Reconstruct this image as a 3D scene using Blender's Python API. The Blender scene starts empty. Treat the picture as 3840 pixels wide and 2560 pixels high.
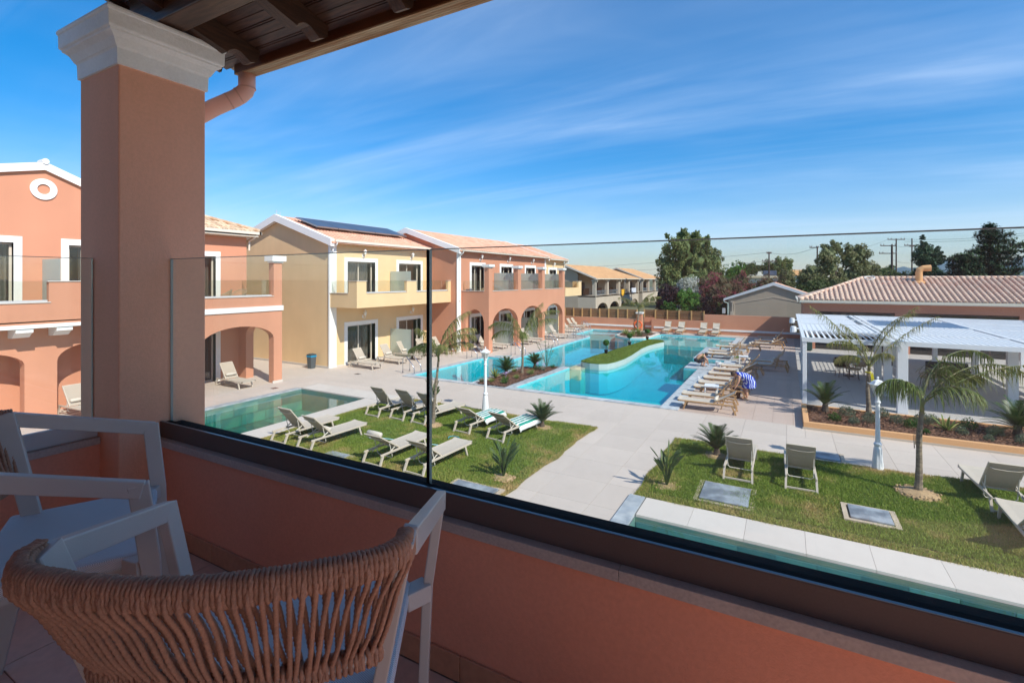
import bpy, math, random
import numpy as np
from mathutils import Vector, Matrix, noise
from mathutils.geometry import tessellate_polygon
random.seed(7)
R = math.radians
S = bpy.context.scene
COL = S.collection

# ------------------------------------------------------------------ camera
cam = bpy.data.cameras.new('camera'); camo = bpy.data.objects.new('camera', cam); COL.objects.link(camo)
camo.location = (0, 0, 4.7); camo.rotation_euler = (R(90), 0, R(29.12))
cam.sensor_width = 36; cam.lens = 17.334; cam.shift_y = -0.0607
cam.clip_start = 0.05; cam.clip_end = 30000
S.camera = camo

# ------------------------------------------------------------------ light
SUN_EL, SUN_AZ = R(42.5), math.atan2(0.943, -0.333)
sd = Vector((math.sin(SUN_AZ)*math.cos(SUN_EL), math.cos(SUN_AZ)*math.cos(SUN_EL), math.sin(SUN_EL)))
sl = bpy.data.lights.new('sun', 'SUN'); sl.energy = 3.05; sl.angle = R(0.53); sl.color = (1.0, 0.94, 0.86)
so = bpy.data.objects.new('sun', sl); COL.objects.link(so)
so.rotation_euler = sd.to_track_quat('Z', 'Y').to_euler(); so.location = (20, -10, 30)

W = bpy.data.worlds.new('World'); S.world = W; W.use_nodes = True
wn = W.node_tree; wn.nodes.clear(); wl = wn.links
def wnode(t, **k):
    n = wn.nodes.new(t)
    for a, b in k.items(): setattr(n, a, b)
    return n
sky = wnode('ShaderNodeTexSky', sky_type='NISHITA', sun_disc=False, sun_elevation=SUN_EL, sun_rotation=SUN_AZ,
            air_density=1.0, dust_density=0.35, ozone_density=1.6, altitude=0)
hsv = wnode('ShaderNodeHueSaturation'); hsv.inputs['Saturation'].default_value = 1.60; hsv.inputs['Value'].default_value = 0.62
wl.new(sky.outputs[0], hsv.inputs['Color'])
tc = wnode('ShaderNodeTexCoord'); sep = wnode('ShaderNodeSeparateXYZ'); wl.new(tc.outputs['Generated'], sep.inputs[0])
def wmath(op, a, b=None, clamp=False):
    n = wnode('ShaderNodeMath', operation=op, use_clamp=clamp)
    for i, v in enumerate((a, b)):
        if v is None: continue
        if isinstance(v, (int, float)): n.inputs[i].default_value = v
        else: wl.new(v, n.inputs[i])
    return n.outputs[0]
zc = wmath('ADD', wmath('MAXIMUM', sep.outputs[2], 0.0), 0.12)
cx = wmath('DIVIDE', sep.outputs[0], zc); cy = wmath('DIVIDE', sep.outputs[1], zc)
cmb = wnode('ShaderNodeCombineXYZ'); wl.new(cx, cmb.inputs[0]); wl.new(cy, cmb.inputs[1])
def cloud(rot, sc, nscale, detail, lo, hi, seed, dist=0.6):
    mp = wnode('ShaderNodeMapping'); mp.inputs['Rotation'].default_value = (0, 0, R(rot)); mp.inputs['Scale'].default_value = sc
    mp.inputs['Location'].default_value = (seed, seed*.7, 0)
    wl.new(cmb.outputs[0], mp.inputs[0])
    nz = wnode('ShaderNodeTexNoise'); nz.inputs['Scale'].default_value = nscale; nz.inputs['Detail'].default_value = detail
    nz.inputs['Roughness'].default_value = 0.62; nz.inputs['Distortion'].default_value = dist
    wl.new(mp.outputs[0], nz.inputs['Vector'])
    mr = wnode('ShaderNodeMapRange'); mr.interpolation_type = 'SMOOTHSTEP'
    mr.inputs['From Min'].default_value = lo; mr.inputs['From Max'].default_value = hi
    wl.new(nz.outputs[0], mr.inputs[0]); return mr.outputs[0]
c1 = cloud(-16, (0.30, 1.2, 1), 1.2, 7, 0.44, 0.86, 3.1, 1.0)
c2 = cloud(-20, (0.45, 0.9, 1), 0.55, 5, 0.36, 0.70, 8.3, 0.5)
c3 = cloud(-31, (0.10, 0.8, 1), 1.5, 7, 0.44, 0.82, 5.2)
cl = wmath('ADD', wmath('MULTIPLY', wmath('MULTIPLY', c1, c2), 0.34), wmath('MULTIPLY', c3, 0.26), True)
cl = wmath('ADD', cl, wmath('MULTIPLY', c2, 0.20), True)
mixc = wnode('ShaderNodeMix', data_type='RGBA'); wl.new(cl, mixc.inputs[0])
hmr = wnode('ShaderNodeMapRange'); hmr.interpolation_type = 'SMOOTHSTEP'; hmr.inputs['From Min'].default_value = -0.02; hmr.inputs['From Max'].default_value = 0.42; wl.new(sep.outputs[2], hmr.inputs[0])
hcol = wnode('ShaderNodeMix', data_type='RGBA'); wl.new(hmr.outputs[0], hcol.inputs[0]); hcol.inputs[6].default_value = (.84, .78, .88, 1); hcol.inputs[7].default_value = (.84, .92, .95, 1)
hmul = wnode('ShaderNodeMix', data_type='RGBA', blend_type='MULTIPLY'); hmul.inputs[0].default_value = 1.0; wl.new(hsv.outputs[0], hmul.inputs[6]); wl.new(hcol.outputs[2], hmul.inputs[7])
wl.new(hmul.outputs[2], mixc.inputs[6])
mixc.inputs[7].default_value = (2.9, 3.5, 4.4, 1)
bg = wnode('ShaderNodeBackground'); bg.inputs[1].default_value = 0.15; wl.new(mixc.outputs[2], bg.inputs[0])
wo = wnode('ShaderNodeOutputWorld'); wl.new(bg.outputs[0], wo.inputs[0])

S.view_settings.view_transform = 'Standard'; S.view_settings.look = 'None'
S.view_settings.exposure = 0.98; S.view_settings.gamma = 1.0; S.view_settings.use_curve_mapping = False
S.render.engine = 'CYCLES'
S.cycles.use_denoising = True
S.cycles.max_bounces = 8; S.cycles.transparent_max_bounces = 16; S.cycles.volume_bounces = 0
S.cycles.diffuse_bounces = 7; S.cycles.glossy_bounces = 4
S.cycles.use_adaptive_sampling = False

# ------------------------------------------------------------------ materials
MATS = {}
def mat(name, col, rough=0.8, var=0.06, vscale=1.2, bump=0.0, bscale=60, metal=0.0, spec=0.4, rnd=0.0, col2=None, mixscale=None, mixlo=.4, mixhi=.6, fine=0.0, fscale=40, stretch=None, coat=0.0, streak=None):
    if name in MATS: return MATS[name]
    m = bpy.data.materials.new(name); m.use_nodes = True; nt = m.node_tree; N = nt.nodes; L = nt.links
    b = N['Principled BSDF']; b.inputs['Roughness'].default_value = rough; b.inputs['Metallic'].default_value = metal
    b.inputs['Specular IOR Level'].default_value = spec; b.inputs['Coat Weight'].default_value = coat
    t = N.new('ShaderNodeTexCoord'); src = t.outputs['Object']
    if stretch:
        mp = N.new('ShaderNodeMapping'); mp.inputs['Scale'].default_value = stretch; L.new(src, mp.inputs[0]); src = mp.outputs[0]
    def nz(scale, detail=4):
        n = N.new('ShaderNodeTexNoise'); n.inputs['Scale'].default_value = scale; n.inputs['Detail'].default_value = detail; L.new(src, n.inputs['Vector']); return n.outputs[0]
    def mr(x, a, b_, c, d):
        n = N.new('ShaderNodeMapRange'); n.inputs[1].default_value = a; n.inputs[2].default_value = b_; n.inputs[3].default_value = c; n.inputs[4].default_value = d; L.new(x, n.inputs[0]); return n.outputs[0]
    cur = None
    if col2:
        mx = N.new('ShaderNodeMix'); mx.data_type = 'RGBA'; L.new(mr(nz(mixscale or vscale, 6), mixlo, mixhi, 0, 1), mx.inputs[0])
        mx.inputs[6].default_value = (*col, 1); mx.inputs[7].default_value = (*col2, 1); cur = mx.outputs[2]
    def scale_by(f, cur):
        mx = N.new('ShaderNodeVectorMath'); mx.operation = 'SCALE'
        if cur is None: mx.inputs[0].default_value = col
        else: L.new(cur, mx.inputs[0])
        L.new(f, mx.inputs['Scale']); return mx.outputs[0]
    if var: cur = scale_by(mr(nz(vscale), 0.25, 0.75, 1-var, 1+var), cur)
    if fine: cur = scale_by(mr(nz(fscale, 3), 0.3, 0.7, 1-fine, 1+fine), cur)
    if streak:
        mp = N.new('ShaderNodeMapping'); mp.inputs['Scale'].default_value = streak; L.new(t.outputs['Object'], mp.inputs[0])
        n = N.new('ShaderNodeTexNoise'); n.inputs['Scale'].default_value = 1.0; n.inputs['Detail'].default_value = 5; L.new(mp.outputs[0], n.inputs['Vector'])
        cur = scale_by(mr(n.outputs[0], 0.35, 0.75, 1.02, 0.95), cur)
    if rnd:
        oi = N.new('ShaderNodeObjectInfo'); cur = scale_by(mr(oi.outputs['Random'], 0, 1, 1-rnd, 1+rnd), cur)
    if cur is None: b.inputs['Base Color'].default_value = (*col, 1)
    else: L.new(cur, b.inputs['Base Color'])
    if bump:
        bp = N.new('ShaderNodeBump'); bp.inputs['Strength'].default_value = bump; bp.inputs['Distance'].default_value = 0.01
        L.new(nz(bscale, 5), bp.inputs['Height']); L.new(bp.outputs[0], b.inputs['Normal'])
    MATS[name] = m; return m

def leafmat(name, cols, rough=0.55, trans=0.35):
    """foliage: colour varies by the 'tint' attribute of each leaf, thin leaves let some light through"""
    if name in MATS: return MATS[name]
    m = bpy.data.materials.new(name); m.use_nodes = True; nt = m.node_tree; N = nt.nodes; L = nt.links
    b = N['Principled BSDF']; b.inputs['Roughness'].default_value = rough; b.inputs['Specular IOR Level'].default_value = 0.35
    a = N.new('ShaderNodeAttribute'); a.attribute_name = 'tint'
    r = N.new('ShaderNodeValToRGB'); L.new(a.outputs['Fac'], r.inputs[0]); e = r.color_ramp.elements
    while len(e) < len(cols): e.new(0.5)
    for i, c in enumerate(cols): e[i].position = i/(len(cols)-1); e[i].color = (*c, 1)
    L.new(r.outputs[0], b.inputs['Base Color'])
    tr = N.new('ShaderNodeBsdfTranslucent'); L.new(r.outputs[0], tr.inputs[0])
    mx = N.new('ShaderNodeMixShader'); mx.inputs[0].default_value = trans
    L.new(b.outputs[0], mx.inputs[1]); L.new(tr.outputs[0], mx.inputs[2]); L.new(mx.outputs[0], N['Material Output'].inputs[0])
    MATS[name] = m; return m

def glassmat(name, tint=(.93, .97, .95), refl=1.0, dust=0.0, rough=0.0, ior=1.45, bump=0, bscale=3, stretch=(1, 1, 1), milk=0.0, milkcol=(.8, .85, .82)):
    if name in MATS: return MATS[name]
    m = bpy.data.materials.new(name); m.use_nodes = True; nt = m.node_tree; N = nt.nodes; L = nt.links
    N.remove(N['Principled BSDF'])
    t = N.new('ShaderNodeBsdfTransparent'); t.inputs[0].default_value = (*tint, 1)
    g = N.new('ShaderNodeBsdfGlossy'); g.inputs['Roughness'].default_value = rough; g.inputs[0].default_value = (refl, refl, refl, 1)
    f = N.new('ShaderNodeFresnel'); geo = N.new('ShaderNodeNewGeometry'); mri = N.new('ShaderNodeMapRange')
    mri.inputs[3].default_value = ior; mri.inputs[4].default_value = 1/ior      # same reflectance on both faces of a thin sheet
    L.new(geo.outputs['Backfacing'], mri.inputs[0]); L.new(mri.outputs[0], f.inputs[0])
    if bump:
        tcx = N.new('ShaderNodeTexCoord'); mp = N.new('ShaderNodeMapping'); mp.inputs['Scale'].default_value = stretch
        n = N.new('ShaderNodeTexNoise'); n.inputs['Scale'].default_value = bscale; n.inputs['Detail'].default_value = 3
        bp = N.new('ShaderNodeBump'); bp.inputs['Strength'].default_value = bump; bp.inputs['Distance'].default_value = 0.02
        L.new(tcx.outputs['Object'], mp.inputs[0]); L.new(mp.outputs[0], n.inputs['Vector']); L.new(n.outputs[0], bp.inputs['Height'])
        L.new(bp.outputs[0], g.inputs['Normal']); L.new(bp.outputs[0], f.inputs['Normal'])
    mx = N.new('ShaderNodeMixShader'); L.new(f.outputs[0], mx.inputs[0]); L.new(t.outputs[0], mx.inputs[1]); L.new(g.outputs[0], mx.inputs[2])
    out = mx.outputs[0]
    if milk:
        d = N.new('ShaderNodeBsdfDiffuse'); d.inputs[0].default_value = (*milkcol, 1)
        tl = N.new('ShaderNodeBsdfTranslucent'); tl.inputs[0].default_value = (*milkcol, 1)
        m0 = N.new('ShaderNodeMixShader'); m0.inputs[0].default_value = 0.5; L.new(d.outputs[0], m0.inputs[1]); L.new(tl.outputs[0], m0.inputs[2])
        m2 = N.new('ShaderNodeMixShader'); m2.inputs[0].default_value = milk; L.new(out, m2.inputs[1]); L.new(m0.outputs[0], m2.inputs[2]); out = m2.outputs[0]
    if dust:
        tcx = N.new('ShaderNodeTexCoord'); fac = None
        for sc_, lo, hi in ((2.2, .42, .75), (38, .50, .80)):
            n = N.new('ShaderNodeTexNoise'); n.inputs['Scale'].default_value = sc_; n.inputs['Detail'].default_value = 6; L.new(tcx.outputs['Object'], n.inputs['Vector'])
            q = N.new('ShaderNodeMapRange'); q.inputs[1].default_value = lo; q.inputs[2].default_value = hi; L.new(n.outputs[0], q.inputs[0])
            if fac is None: fac = q.outputs[0]
            else:
                mu = N.new('ShaderNodeMath'); mu.operation = 'MULTIPLY_ADD'; mu.inputs[1].default_value = dust*.6; mu.inputs[2].default_value = dust*.25; L.new(q.outputs[0], mu.inputs[0])
                ad = N.new('ShaderNodeMath'); ad.operation = 'MULTIPLY_ADD'; ad.inputs[1].default_value = dust; L.new(fac, ad.inputs[0]); L.new(mu.outputs[0], ad.inputs[2]); fac = ad.outputs[0]
        d = N.new('ShaderNodeBsdfDiffuse'); d.inputs[0].default_value = (.8, .8, .78, 1); m3 = N.new('ShaderNodeMixShader'); L.new(fac, m3.inputs[0]); L.new(out, m3.inputs[1]); L.new(d.outputs[0], m3.inputs[2]); out = m3.outputs[0]
    L.new(out, N['Material Output'].inputs[0])
    MATS[name] = m; return m

SALMON = mat('salmon_stucco', (.59, .27, .165), .9, .05, .5, .35, 90, rnd=0, streak=(1.5, 1.5, .25))
SALMON_IN = mat('salmon_stucco_smooth', (.84, .41, .265), .88, .05, 2.5, .18, 200, fine=.035, fscale=70, streak=(5, 5, .7))
SALMON_LOW = mat('parapet_red_stucco', (.76, .31, .20), .85, .06, 2.0, .18, 200, fine=.04, fscale=80)
YELLOW = mat('yellow_stucco', (.76, .53, .295), .9, .04, .6, .35, 90, streak=(1.5, 1.5, .25))
BEIGE = mat('beige_stucco', (.50, .42, .34), .9, .06, .7, .3, 60, streak=(1.5, 1.5, .3))
TAUPE = mat('taupe_stucco', (.40, .33, .26), .9, .05, .8, .4, 50, streak=(1.2, 1.2, .4))
WHITE = mat('white_paint', (.80, .785, .76), .6, .03, 1.5, .1, 80)
CAPWHITE = mat('white_plaster', (.88, .86, .84), .7, .05, 8, .5, 45, fine=.03, fscale=90)
CREAM = mat('cream_metal', (.66, .60, .50), .5, .03, 2)
PVCFRAME = mat('cream_window_frame', (.62, .55, .45), .45, .02, 3)
STONE_W = mat('white_coping_stone', (.60, .54, .485), .75, .05, 1.3, .15, 60, rnd=.04)
STONE_G = mat('grey_marble_coping', (.34, .37, .40), .5, .18, 2.5, .1, 40, rnd=.10, col2=(.47, .49, .50), mixscale=4)
DECK = mat('porcelain_deck_tile', (.57, .485, .42), .7, .07, .5, .08, 60, rnd=.035, fine=.02, fscale=25)
DECK_P = mat('pink_terrace_tile', (.50, .385, .325), .75, .07, .6, .08, 60, rnd=.05, fine=.05, fscale=12)
DECK_G = mat('grey_terrace_tile', (.46, .43, .41), .75, .05, .6, .08, 60, rnd=.04, fine=.05, fscale=15)
GROUT = mat('grout', (.36, .33, .30), .9, .08, 1)
TILE_ROOF = mat('terracotta_roof_tile', (.60, .30, .20), .85, .14, 1.3, .3, 40, rnd=.14, col2=(.68, .42, .30), mixscale=2.2)
TILE_PINK = mat('pink_roof_tile', (.62, .40, .31), .85, .10, 1.3, .3, 40, rnd=.08, col2=(.66, .50, .40), mixscale=2.5)
TILE_OLD = mat('old_roof_tile', (.50, .30, .17), .9, .25, 1.3, .3, 30, rnd=.25, col2=(.62, .50, .36), mixscale=3)
TILE_ORANGE = mat('orange_roof_tile', (.64, .36, .17), .9, .10, .6, .5, 12, col2=(.54, .29, .14), mixscale=1.5)
ALU_W = mat('white_aluminium', (.74, .75, .77), .4, .02, 2)
ALU_DARK = mat('dark_bronze_aluminium', (.125, .085, .075), .6, .06, 3, fine=.04, fscale=200, spec=.2)
ALU_SIDE = mat('grey_aluminium', (.50, .49, .50), .45, .03, 3)
SILL = mat('sill_marble', (.44, .36, .33), .6, .12, 6, .2, 60, fine=.10, fscale=120)
BLACK = mat('black_rubber', (.012, .012, .013), .8, 0, spec=.08)
WOOD_D = mat('dark_stained_timber', (.06, .027, .017), .40, .25, 2.5, .15, 30, col2=(.10, .045, .026), mixscale=5, stretch=(1.5, 14, 14), spec=.5)
WOOD_DY = mat('dark_stained_rafter', (.05, .022, .013), .42, .25, 2.5, .25, 30, col2=(.075, .032, .017), mixscale=5, stretch=(14, 1.5, 14), spec=.5)
WOOD_F = mat('fence_timber', (.19, .088, .038), .7, .2, 2, .3, 30, rnd=.2, stretch=(2, 20, 20))
WOOD_P = mat('pale_post_timber', (.50, .29, .12), .7, .12, 4, .2, 30)
TEAK = mat('teak_frame', (.42, .25, .12), .6, .12, 6, .2, 40, rnd=.08)
SLING = mat('sand_sling_fabric', (.54, .47, .39), .85, .02, 5, .3, 700)
SLING_D = mat('taupe_sling_fabric', (.45, .38, .31), .85, .02, 5, .3, 700)
FRAME_L = mat('champagne_aluminium', (.56, .485, .40), .45, .02, 5)
CUSHION = mat('pillow_fabric', (.60, .54, .46), .9, .03, 8, .3, 400)
STEEL = mat('polished_steel', (.62, .63, .64), .18, 0, metal=1.0)
MULCH = mat('bark_mulch', (.12, .055, .03), .95, .5, 16, 1.0, 55, col2=(.23, .12, .08), mixscale=30)
EARTH = mat('dry_earth', (.40, .27, .15), .95, .25, 8, .8, 40)
SOIL = mat('lawn_soil', (.14, .18, .04), .95, .3, 2.5, .6, 25, col2=(.24, .19, .07), mixscale=1.6, mixlo=.5, mixhi=.68)
ORANGE_T = mat('apricot_stucco', (.66, .36, .17), .85, .04, 1, .2, 60)
TURF = mat('artificial_turf', (.085, .15, .025), .95, .12, 3, 1.0, 300)
RIM = mat('pale_blue_rim', (.42, .50, .47), .6, .04, 2)
BASIN = mat('pool_mosaic', (.10, .60, .66), .6, .04, 1.5, fine=.05, fscale=14)
BASIN_S = mat('pool_sand_step', (.30, .52, .52), .6, .04, 1.5)
POOLSTONE = mat('green_pool_stone', (.10, .21, .19), .6, .2, 1.2, rnd=.32, col2=(.17, .24, .18), mixscale=1.5)
GLASS = glassmat('clear_glass', (.955, .98, .965), dust=.035)
GLASS_R = glassmat('balustrade_glass', (.92, .94, .90), ior=1.5)
GLASS_E = mat('glass_edge', (.30, .34, .33), .25, 0, spec=.8)
FROST = glassmat('frosted_glass', (.75, .85, .80), milk=.72, rough=.3, milkcol=(.72, .79, .75))
DARKPANE = glassmat('window_pane', (.66, .66, .65), refl=.9, ior=1.7)
CURTAIN = mat('curtain', (.55, .51, .46), .9, .3, 1, stretch=(9, 9, .3))
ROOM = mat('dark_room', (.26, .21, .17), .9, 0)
LAMPGLASS = glassmat('lamp_glass', (.8, .8, .78), milk=.5)
MOUNTAIN = mat('distant_mountain_rock', (.05, .08, .09), .95, .2, .002)

# ------------------------------------------------------------------ mesh helpers
def vsub(a, b): return (a[0]-b[0], a[1]-b[1], a[2]-b[2])
class MB:
    def __init__(s): s.v = []; s.f = []; s.mi = []; s.tint = []; s.cur = 0; s.t = 0.5
    def add(s, vs, fs, mi=None):
        o = len(s.v); s.v += [tuple(v) for v in vs]
        for f in fs: s.f.append(tuple(o+i for i in f)); s.mi.append(s.cur if mi is None else mi)
        s.tint += [s.t]*len(vs); return s
    def box(s, x0, x1, y0, y1, z0, z1):
        if x0 > x1: x0, x1 = x1, x0
        if y0 > y1: y0, y1 = y1, y0
        if z0 > z1: z0, z1 = z1, z0
        v = [(x, y, z) for z in (z0, z1) for y in (y0, y1) for x in (x0, x1)]
        return s.add(v, [(0, 2, 3, 1), (4, 5, 7, 6), (0, 1, 5, 4), (2, 6, 7, 3), (0, 4, 6, 2), (1, 3, 7, 5)])
    def beam(s, a, b, w, h, up=(0, 0, 1), taper=1.0):
        """rectangular bar from a to b, w across, h along up"""
        a = Vector(a); b = Vector(b); d = (b-a).normalized(); u = Vector(up)
        r = d.cross(u)
        if r.length < 1e-4: r = d.cross(Vector((0, 1, 0)))
        r.normalize(); u = r.cross(d).normalized(); vs = []
        for p, k in ((a, 1), (b, taper)):
            for i, j in ((-1, -1), (1, -1), (1, 1), (-1, 1)): vs.append(p + r*(i*w/2*k) + u*(j*h/2*k))
        return s.add(vs, [(0, 3, 2, 1), (4, 5, 6, 7), (0, 1, 5, 4), (1, 2, 6, 5), (2, 3, 7, 6), (3, 0, 4, 7)])
    def tube(s, pts, r, n=8, cap=True):
        pts = [Vector(p) for p in pts]; m = len(pts); rr = r if isinstance(r, (list, tuple)) else [r]*m
        up = Vector((0, 0, 1)); vs = []
        d0 = (pts[1]-pts[0]).normalized(); ref = up if abs(d0.dot(up)) < .95 else Vector((1, 0, 0))
        x = d0.cross(ref).normalized()
        for i, p in enumerate(pts):
            d = (pts[min(i+1, m-1)] - pts[max(i-1, 0)]).normalized()
            x = (x - d*x.dot(d)); 
            if x.length < 1e-5: x = d.orthogonal()
            x.normalize(); y = d.cross(x)
            for k in range(n):
                a = 2*math.pi*k/n; vs.append(p + (x*math.cos(a) + y*math.sin(a))*rr[i])
        fs = [(i*n+k, i*n+(k+1) % n, (i+1)*n+(k+1) % n, (i+1)*n+k) for i in range(m-1) for k in range(n)]
        if cap: fs += [tuple(range(n-1, -1, -1)), tuple(range((m-1)*n, m*n))]
        return s.add(vs, fs)
    def lathe(s, prof, n=12, c=(0, 0, 0)):
        """prof: (radius, z) list"""
        vs = [(c[0]+r*math.cos(2*math.pi*k/n), c[1]+r*math.sin(2*math.pi*k/n), c[2]+z) for r, z in prof for k in range(n)]
        m = len(prof)
        fs = [(i*n+k, i*n+(k+1) % n, (i+1)*n+(k+1) % n, (i+1)*n+k) for i in range(m-1) for k in range(n)]
        fs += [tuple(range(n-1, -1, -1)), tuple(range((m-1)*n, m*n))]
        return s.add(vs, fs)
    def plate(s, outer, holes, w0, w1, mp):
        """polygon with holes extruded from w0 to w1; mp(u, v, w) -> xyz"""
        loops = [outer] + list(holes)
        tri = tessellate_polygon([[Vector((u, v, 0)) for u, v in l] for l in loops])
        flat = [p for l in loops for p in l]; n = len(flat)
        vs = [mp(u, v, w0) for u, v in flat] + [mp(u, v, w1) for u, v in flat]
        dw = Vector(mp(flat[0][0], flat[0][1], w0))-Vector(mp(flat[0][0], flat[0][1], w1)); fs = []
        for t in tri:
            a, b, c = [Vector(vs[i]) for i in t]
            t = tuple(t) if (b-a).cross(c-a).dot(dw) > 0 else tuple(reversed(t))
            fs.append(t); fs.append(tuple(n+i for i in reversed(t)))
        o = 0
        for li, l in enumerate(loops):
            m = len(l); ar = sum(l[i][0]*l[(i+1) % m][1]-l[(i+1) % m][0]*l[i][1] for i in range(m)); sg = (1 if ar > 0 else -1)*(1 if li == 0 else -1)
            q = max(range(m), key=lambda i: (l[(i+1) % m][0]-l[i][0])**2+(l[(i+1) % m][1]-l[i][1])**2); q2 = (q+1) % m
            nx, ny = (l[q2][1]-l[q][1])*sg, -(l[q2][0]-l[q][0])*sg
            out = Vector(mp(l[q][0]+nx, l[q][1]+ny, w0))-Vector(mp(l[q][0], l[q][1], w0))
            a, b, c = Vector(vs[o+q]), Vector(vs[o+q2]), Vector(vs[n+o+q2]); flip = (b-a).cross(c-a).dot(out) < 0
            for i in range(m):
                j = (i+1) % m; f = (o+i, o+j, n+o+j, n+o+i); fs.append(f[::-1] if flip else f)
            o += m
        return s.add(vs, fs)
    def sheet(s, outer, holes, z):
        loops = [outer] + list(holes)
        tri = tessellate_polygon([[Vector((u, v, 0)) for u, v in l] for l in loops])
        flat = [p for l in loops for p in l]
        vs = [(u, v, z) for u, v in flat]; fs = []
        for t in tri:
            a, b, c = [flat[i] for i in t]
            ar = (b[0]-a[0])*(c[1]-a[1])-(b[1]-a[1])*(c[0]-a[0])
            fs.append(tuple(t) if ar > 0 else tuple(reversed(t)))
        return s.add(vs, fs)
    def ico(s, c, r, sub=1, sq=(1, 1, 1), rough=0):
        t = (1+5**.5)/2
        vs = [Vector(p).normalized() for p in ((-1, t, 0), (1, t, 0), (-1, -t, 0), (1, -t, 0), (0, -1, t), (0, 1, t), (0, -1, -t), (0, 1, -t), (t, 0, -1), (t, 0, 1), (-t, 0, -1), (-t, 0, 1))]
        fs = [(0, 11, 5), (0, 5, 1), (0, 1, 7), (0, 7, 10), (0, 10, 11), (1, 5, 9), (5, 11, 4), (11, 10, 2), (10, 7, 6), (7, 1, 8), (3, 9, 4), (3, 4, 2), (3, 2, 6), (3, 6, 8), (3, 8, 9), (4, 9, 5), (2, 4, 11), (6, 2, 10), (8, 6, 7), (9, 8, 1)]
        for _ in range(sub):
            mid = {}; nf = []
            def md(a, b):
                k = (min(a, b), max(a, b))
                if k not in mid: mid[k] = len(vs); vs.append(((vs[a]+vs[b])/2).normalized())
                return mid[k]
            for a, b, c_ in fs:
                ab, bc, ca = md(a, b), md(b, c_), md(c_, a); nf += [(a, ab, ca), (b, bc, ab), (c_, ca, bc), (ab, bc, ca)]
            fs = nf
        out = []
        for v in vs:
            k = r*(1+rough*(random.random()-.5)); out.append((c[0]+v.x*k*sq[0], c[1]+v.y*k*sq[1], c[2]+v.z*k*sq[2]))
        return s.add(out, fs)
    def mesh(s, name, mats, off=(0, 0, 0), smooth=False, tint=False):
        me = bpy.data.meshes.new(name)
        vv = s.v if off == (0, 0, 0) else [vsub(v, off) for v in s.v]
        me.from_pydata(vv, [], s.f)
        if not isinstance(mats, (list, tuple)): mats = [mats]
        for m in mats: me.materials.append(m)
        if len(mats) > 1: me.polygons.foreach_set('material_index', s.mi)
        if smooth: me.polygons.foreach_set('use_smooth', [True]*len(s.f))
        if tint:
            at = me.attributes.new('tint', 'FLOAT', 'POINT'); at.data.foreach_set('value', s.tint)
        me.update(); return me
    def build(s, name, mats, parent=None, world=True, smooth=False, tint=False, bevel=0.0, bseg=2):
        off = (0, 0, 0)
        if parent is not None and world: off = tuple(wloc(parent))
        o = bpy.data.objects.new(name, s.mesh(name, mats, off, smooth, tint)); COL.objects.link(o)
        if parent is not None: o.parent = parent
        if bevel:
            bm = o.modifiers.new('bevel', 'BEVEL'); bm.width = bevel; bm.segments = bseg; bm.limit_method = 'ANGLE'; bm.angle_limit = R(40)
        return o
def wloc(o):
    l = Vector(o.location)
    while o.parent is not None: o = o.parent; l = l + Vector(o.location)
    return l
def tag(o, label, cat, group=None):
    o['label'] = label; o['category'] = cat
    if group: o['group'] = group
    return o
def thing(name, label, cat, loc=(0, 0, 0), rz=0.0, group=None):
    o = bpy.data.objects.new(name, None); COL.objects.link(o); o.location = loc; o.rotation_euler = (0, 0, rz)
    o.empty_display_size = .2
    return tag(o, label, cat, group)
def struct(o): o['kind'] = 'structure'; return o
def stuff(o): o['kind'] = 'stuff'; return o
def inst(name, me, parent, loc=(0, 0, 0), rot=(0, 0, 0), scale=(1, 1, 1)):
    o = bpy.data.objects.new(name, me); COL.objects.link(o); o.location = loc; o.rotation_euler = rot; o.scale = scale
    if parent is not None: o.parent = parent
    return o
KIDS = {}
def copytree(o, parent=None):
    c = o.copy(); COL.objects.link(c)
    if parent is not None: c.parent = parent
    for ch in o.children: copytree(ch, c)
    return c
def dup(o, loc, rz, label=None, group=None, scale=None):
    c = copytree(o); c.location = loc; c.rotation_euler = (0, 0, rz)
    if label: c['label'] = label
    if group: c['group'] = group
    if scale: c.scale = (scale,)*3
    return c
def boxp(name, m, parent, *b, bevel=0.0):
    return MB().box(*b).build(name, m, parent, bevel=bevel)
XF = lambda u, v, w: (w, u, v)      # wall facing along X: u = Y, v = Z
YF = lambda u, v, w: (u, w, v)      # wall facing along Y: u = X, v = Z
def arch(u0, u1, v0, vs, vt, n=14):
    """opening outline going up at u0, over, and down at u1"""
    c = (u0+u1)/2; a = (u1-u0)/2; pts = [(u0, v0)]
    for i in range(n+1):
        t = math.pi*(1-i/n); pts.append((c+a*math.cos(t), vs+(vt-vs)*math.sin(t)))
    pts.append((u1, v0)); return pts
def rect(u0, u1, v0, v1): return [(u0, v0), (u1, v0), (u1, v1), (u0, v1)]
# ------------------------------------------------------------------ ground, pools, paving
def area(p): return sum(p[i][0]*p[(i+1) % len(p)][1]-p[(i+1) % len(p)][0]*p[i][1] for i in range(len(p)))/2
def offset(poly, d):
    """grow (d>0) a polygon"""
    if area(poly) < 0: poly = poly[::-1]
    n = len(poly); out = []
    for i in range(n):
        a, b, c = Vector(poly[i-1]), Vector(poly[i]), Vector(poly[(i+1) % n])
        e1 = (b-a).normalized(); e2 = (c-b).normalized(); n1 = Vector((e1.y, -e1.x)); n2 = Vector((e2.y, -e2.x))
        m = n1+n2; k = d/max(.3, (1+n1.dot(n2))); out.append((b.x+m.x*k, b.y+m.y*k))
    return out
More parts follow.
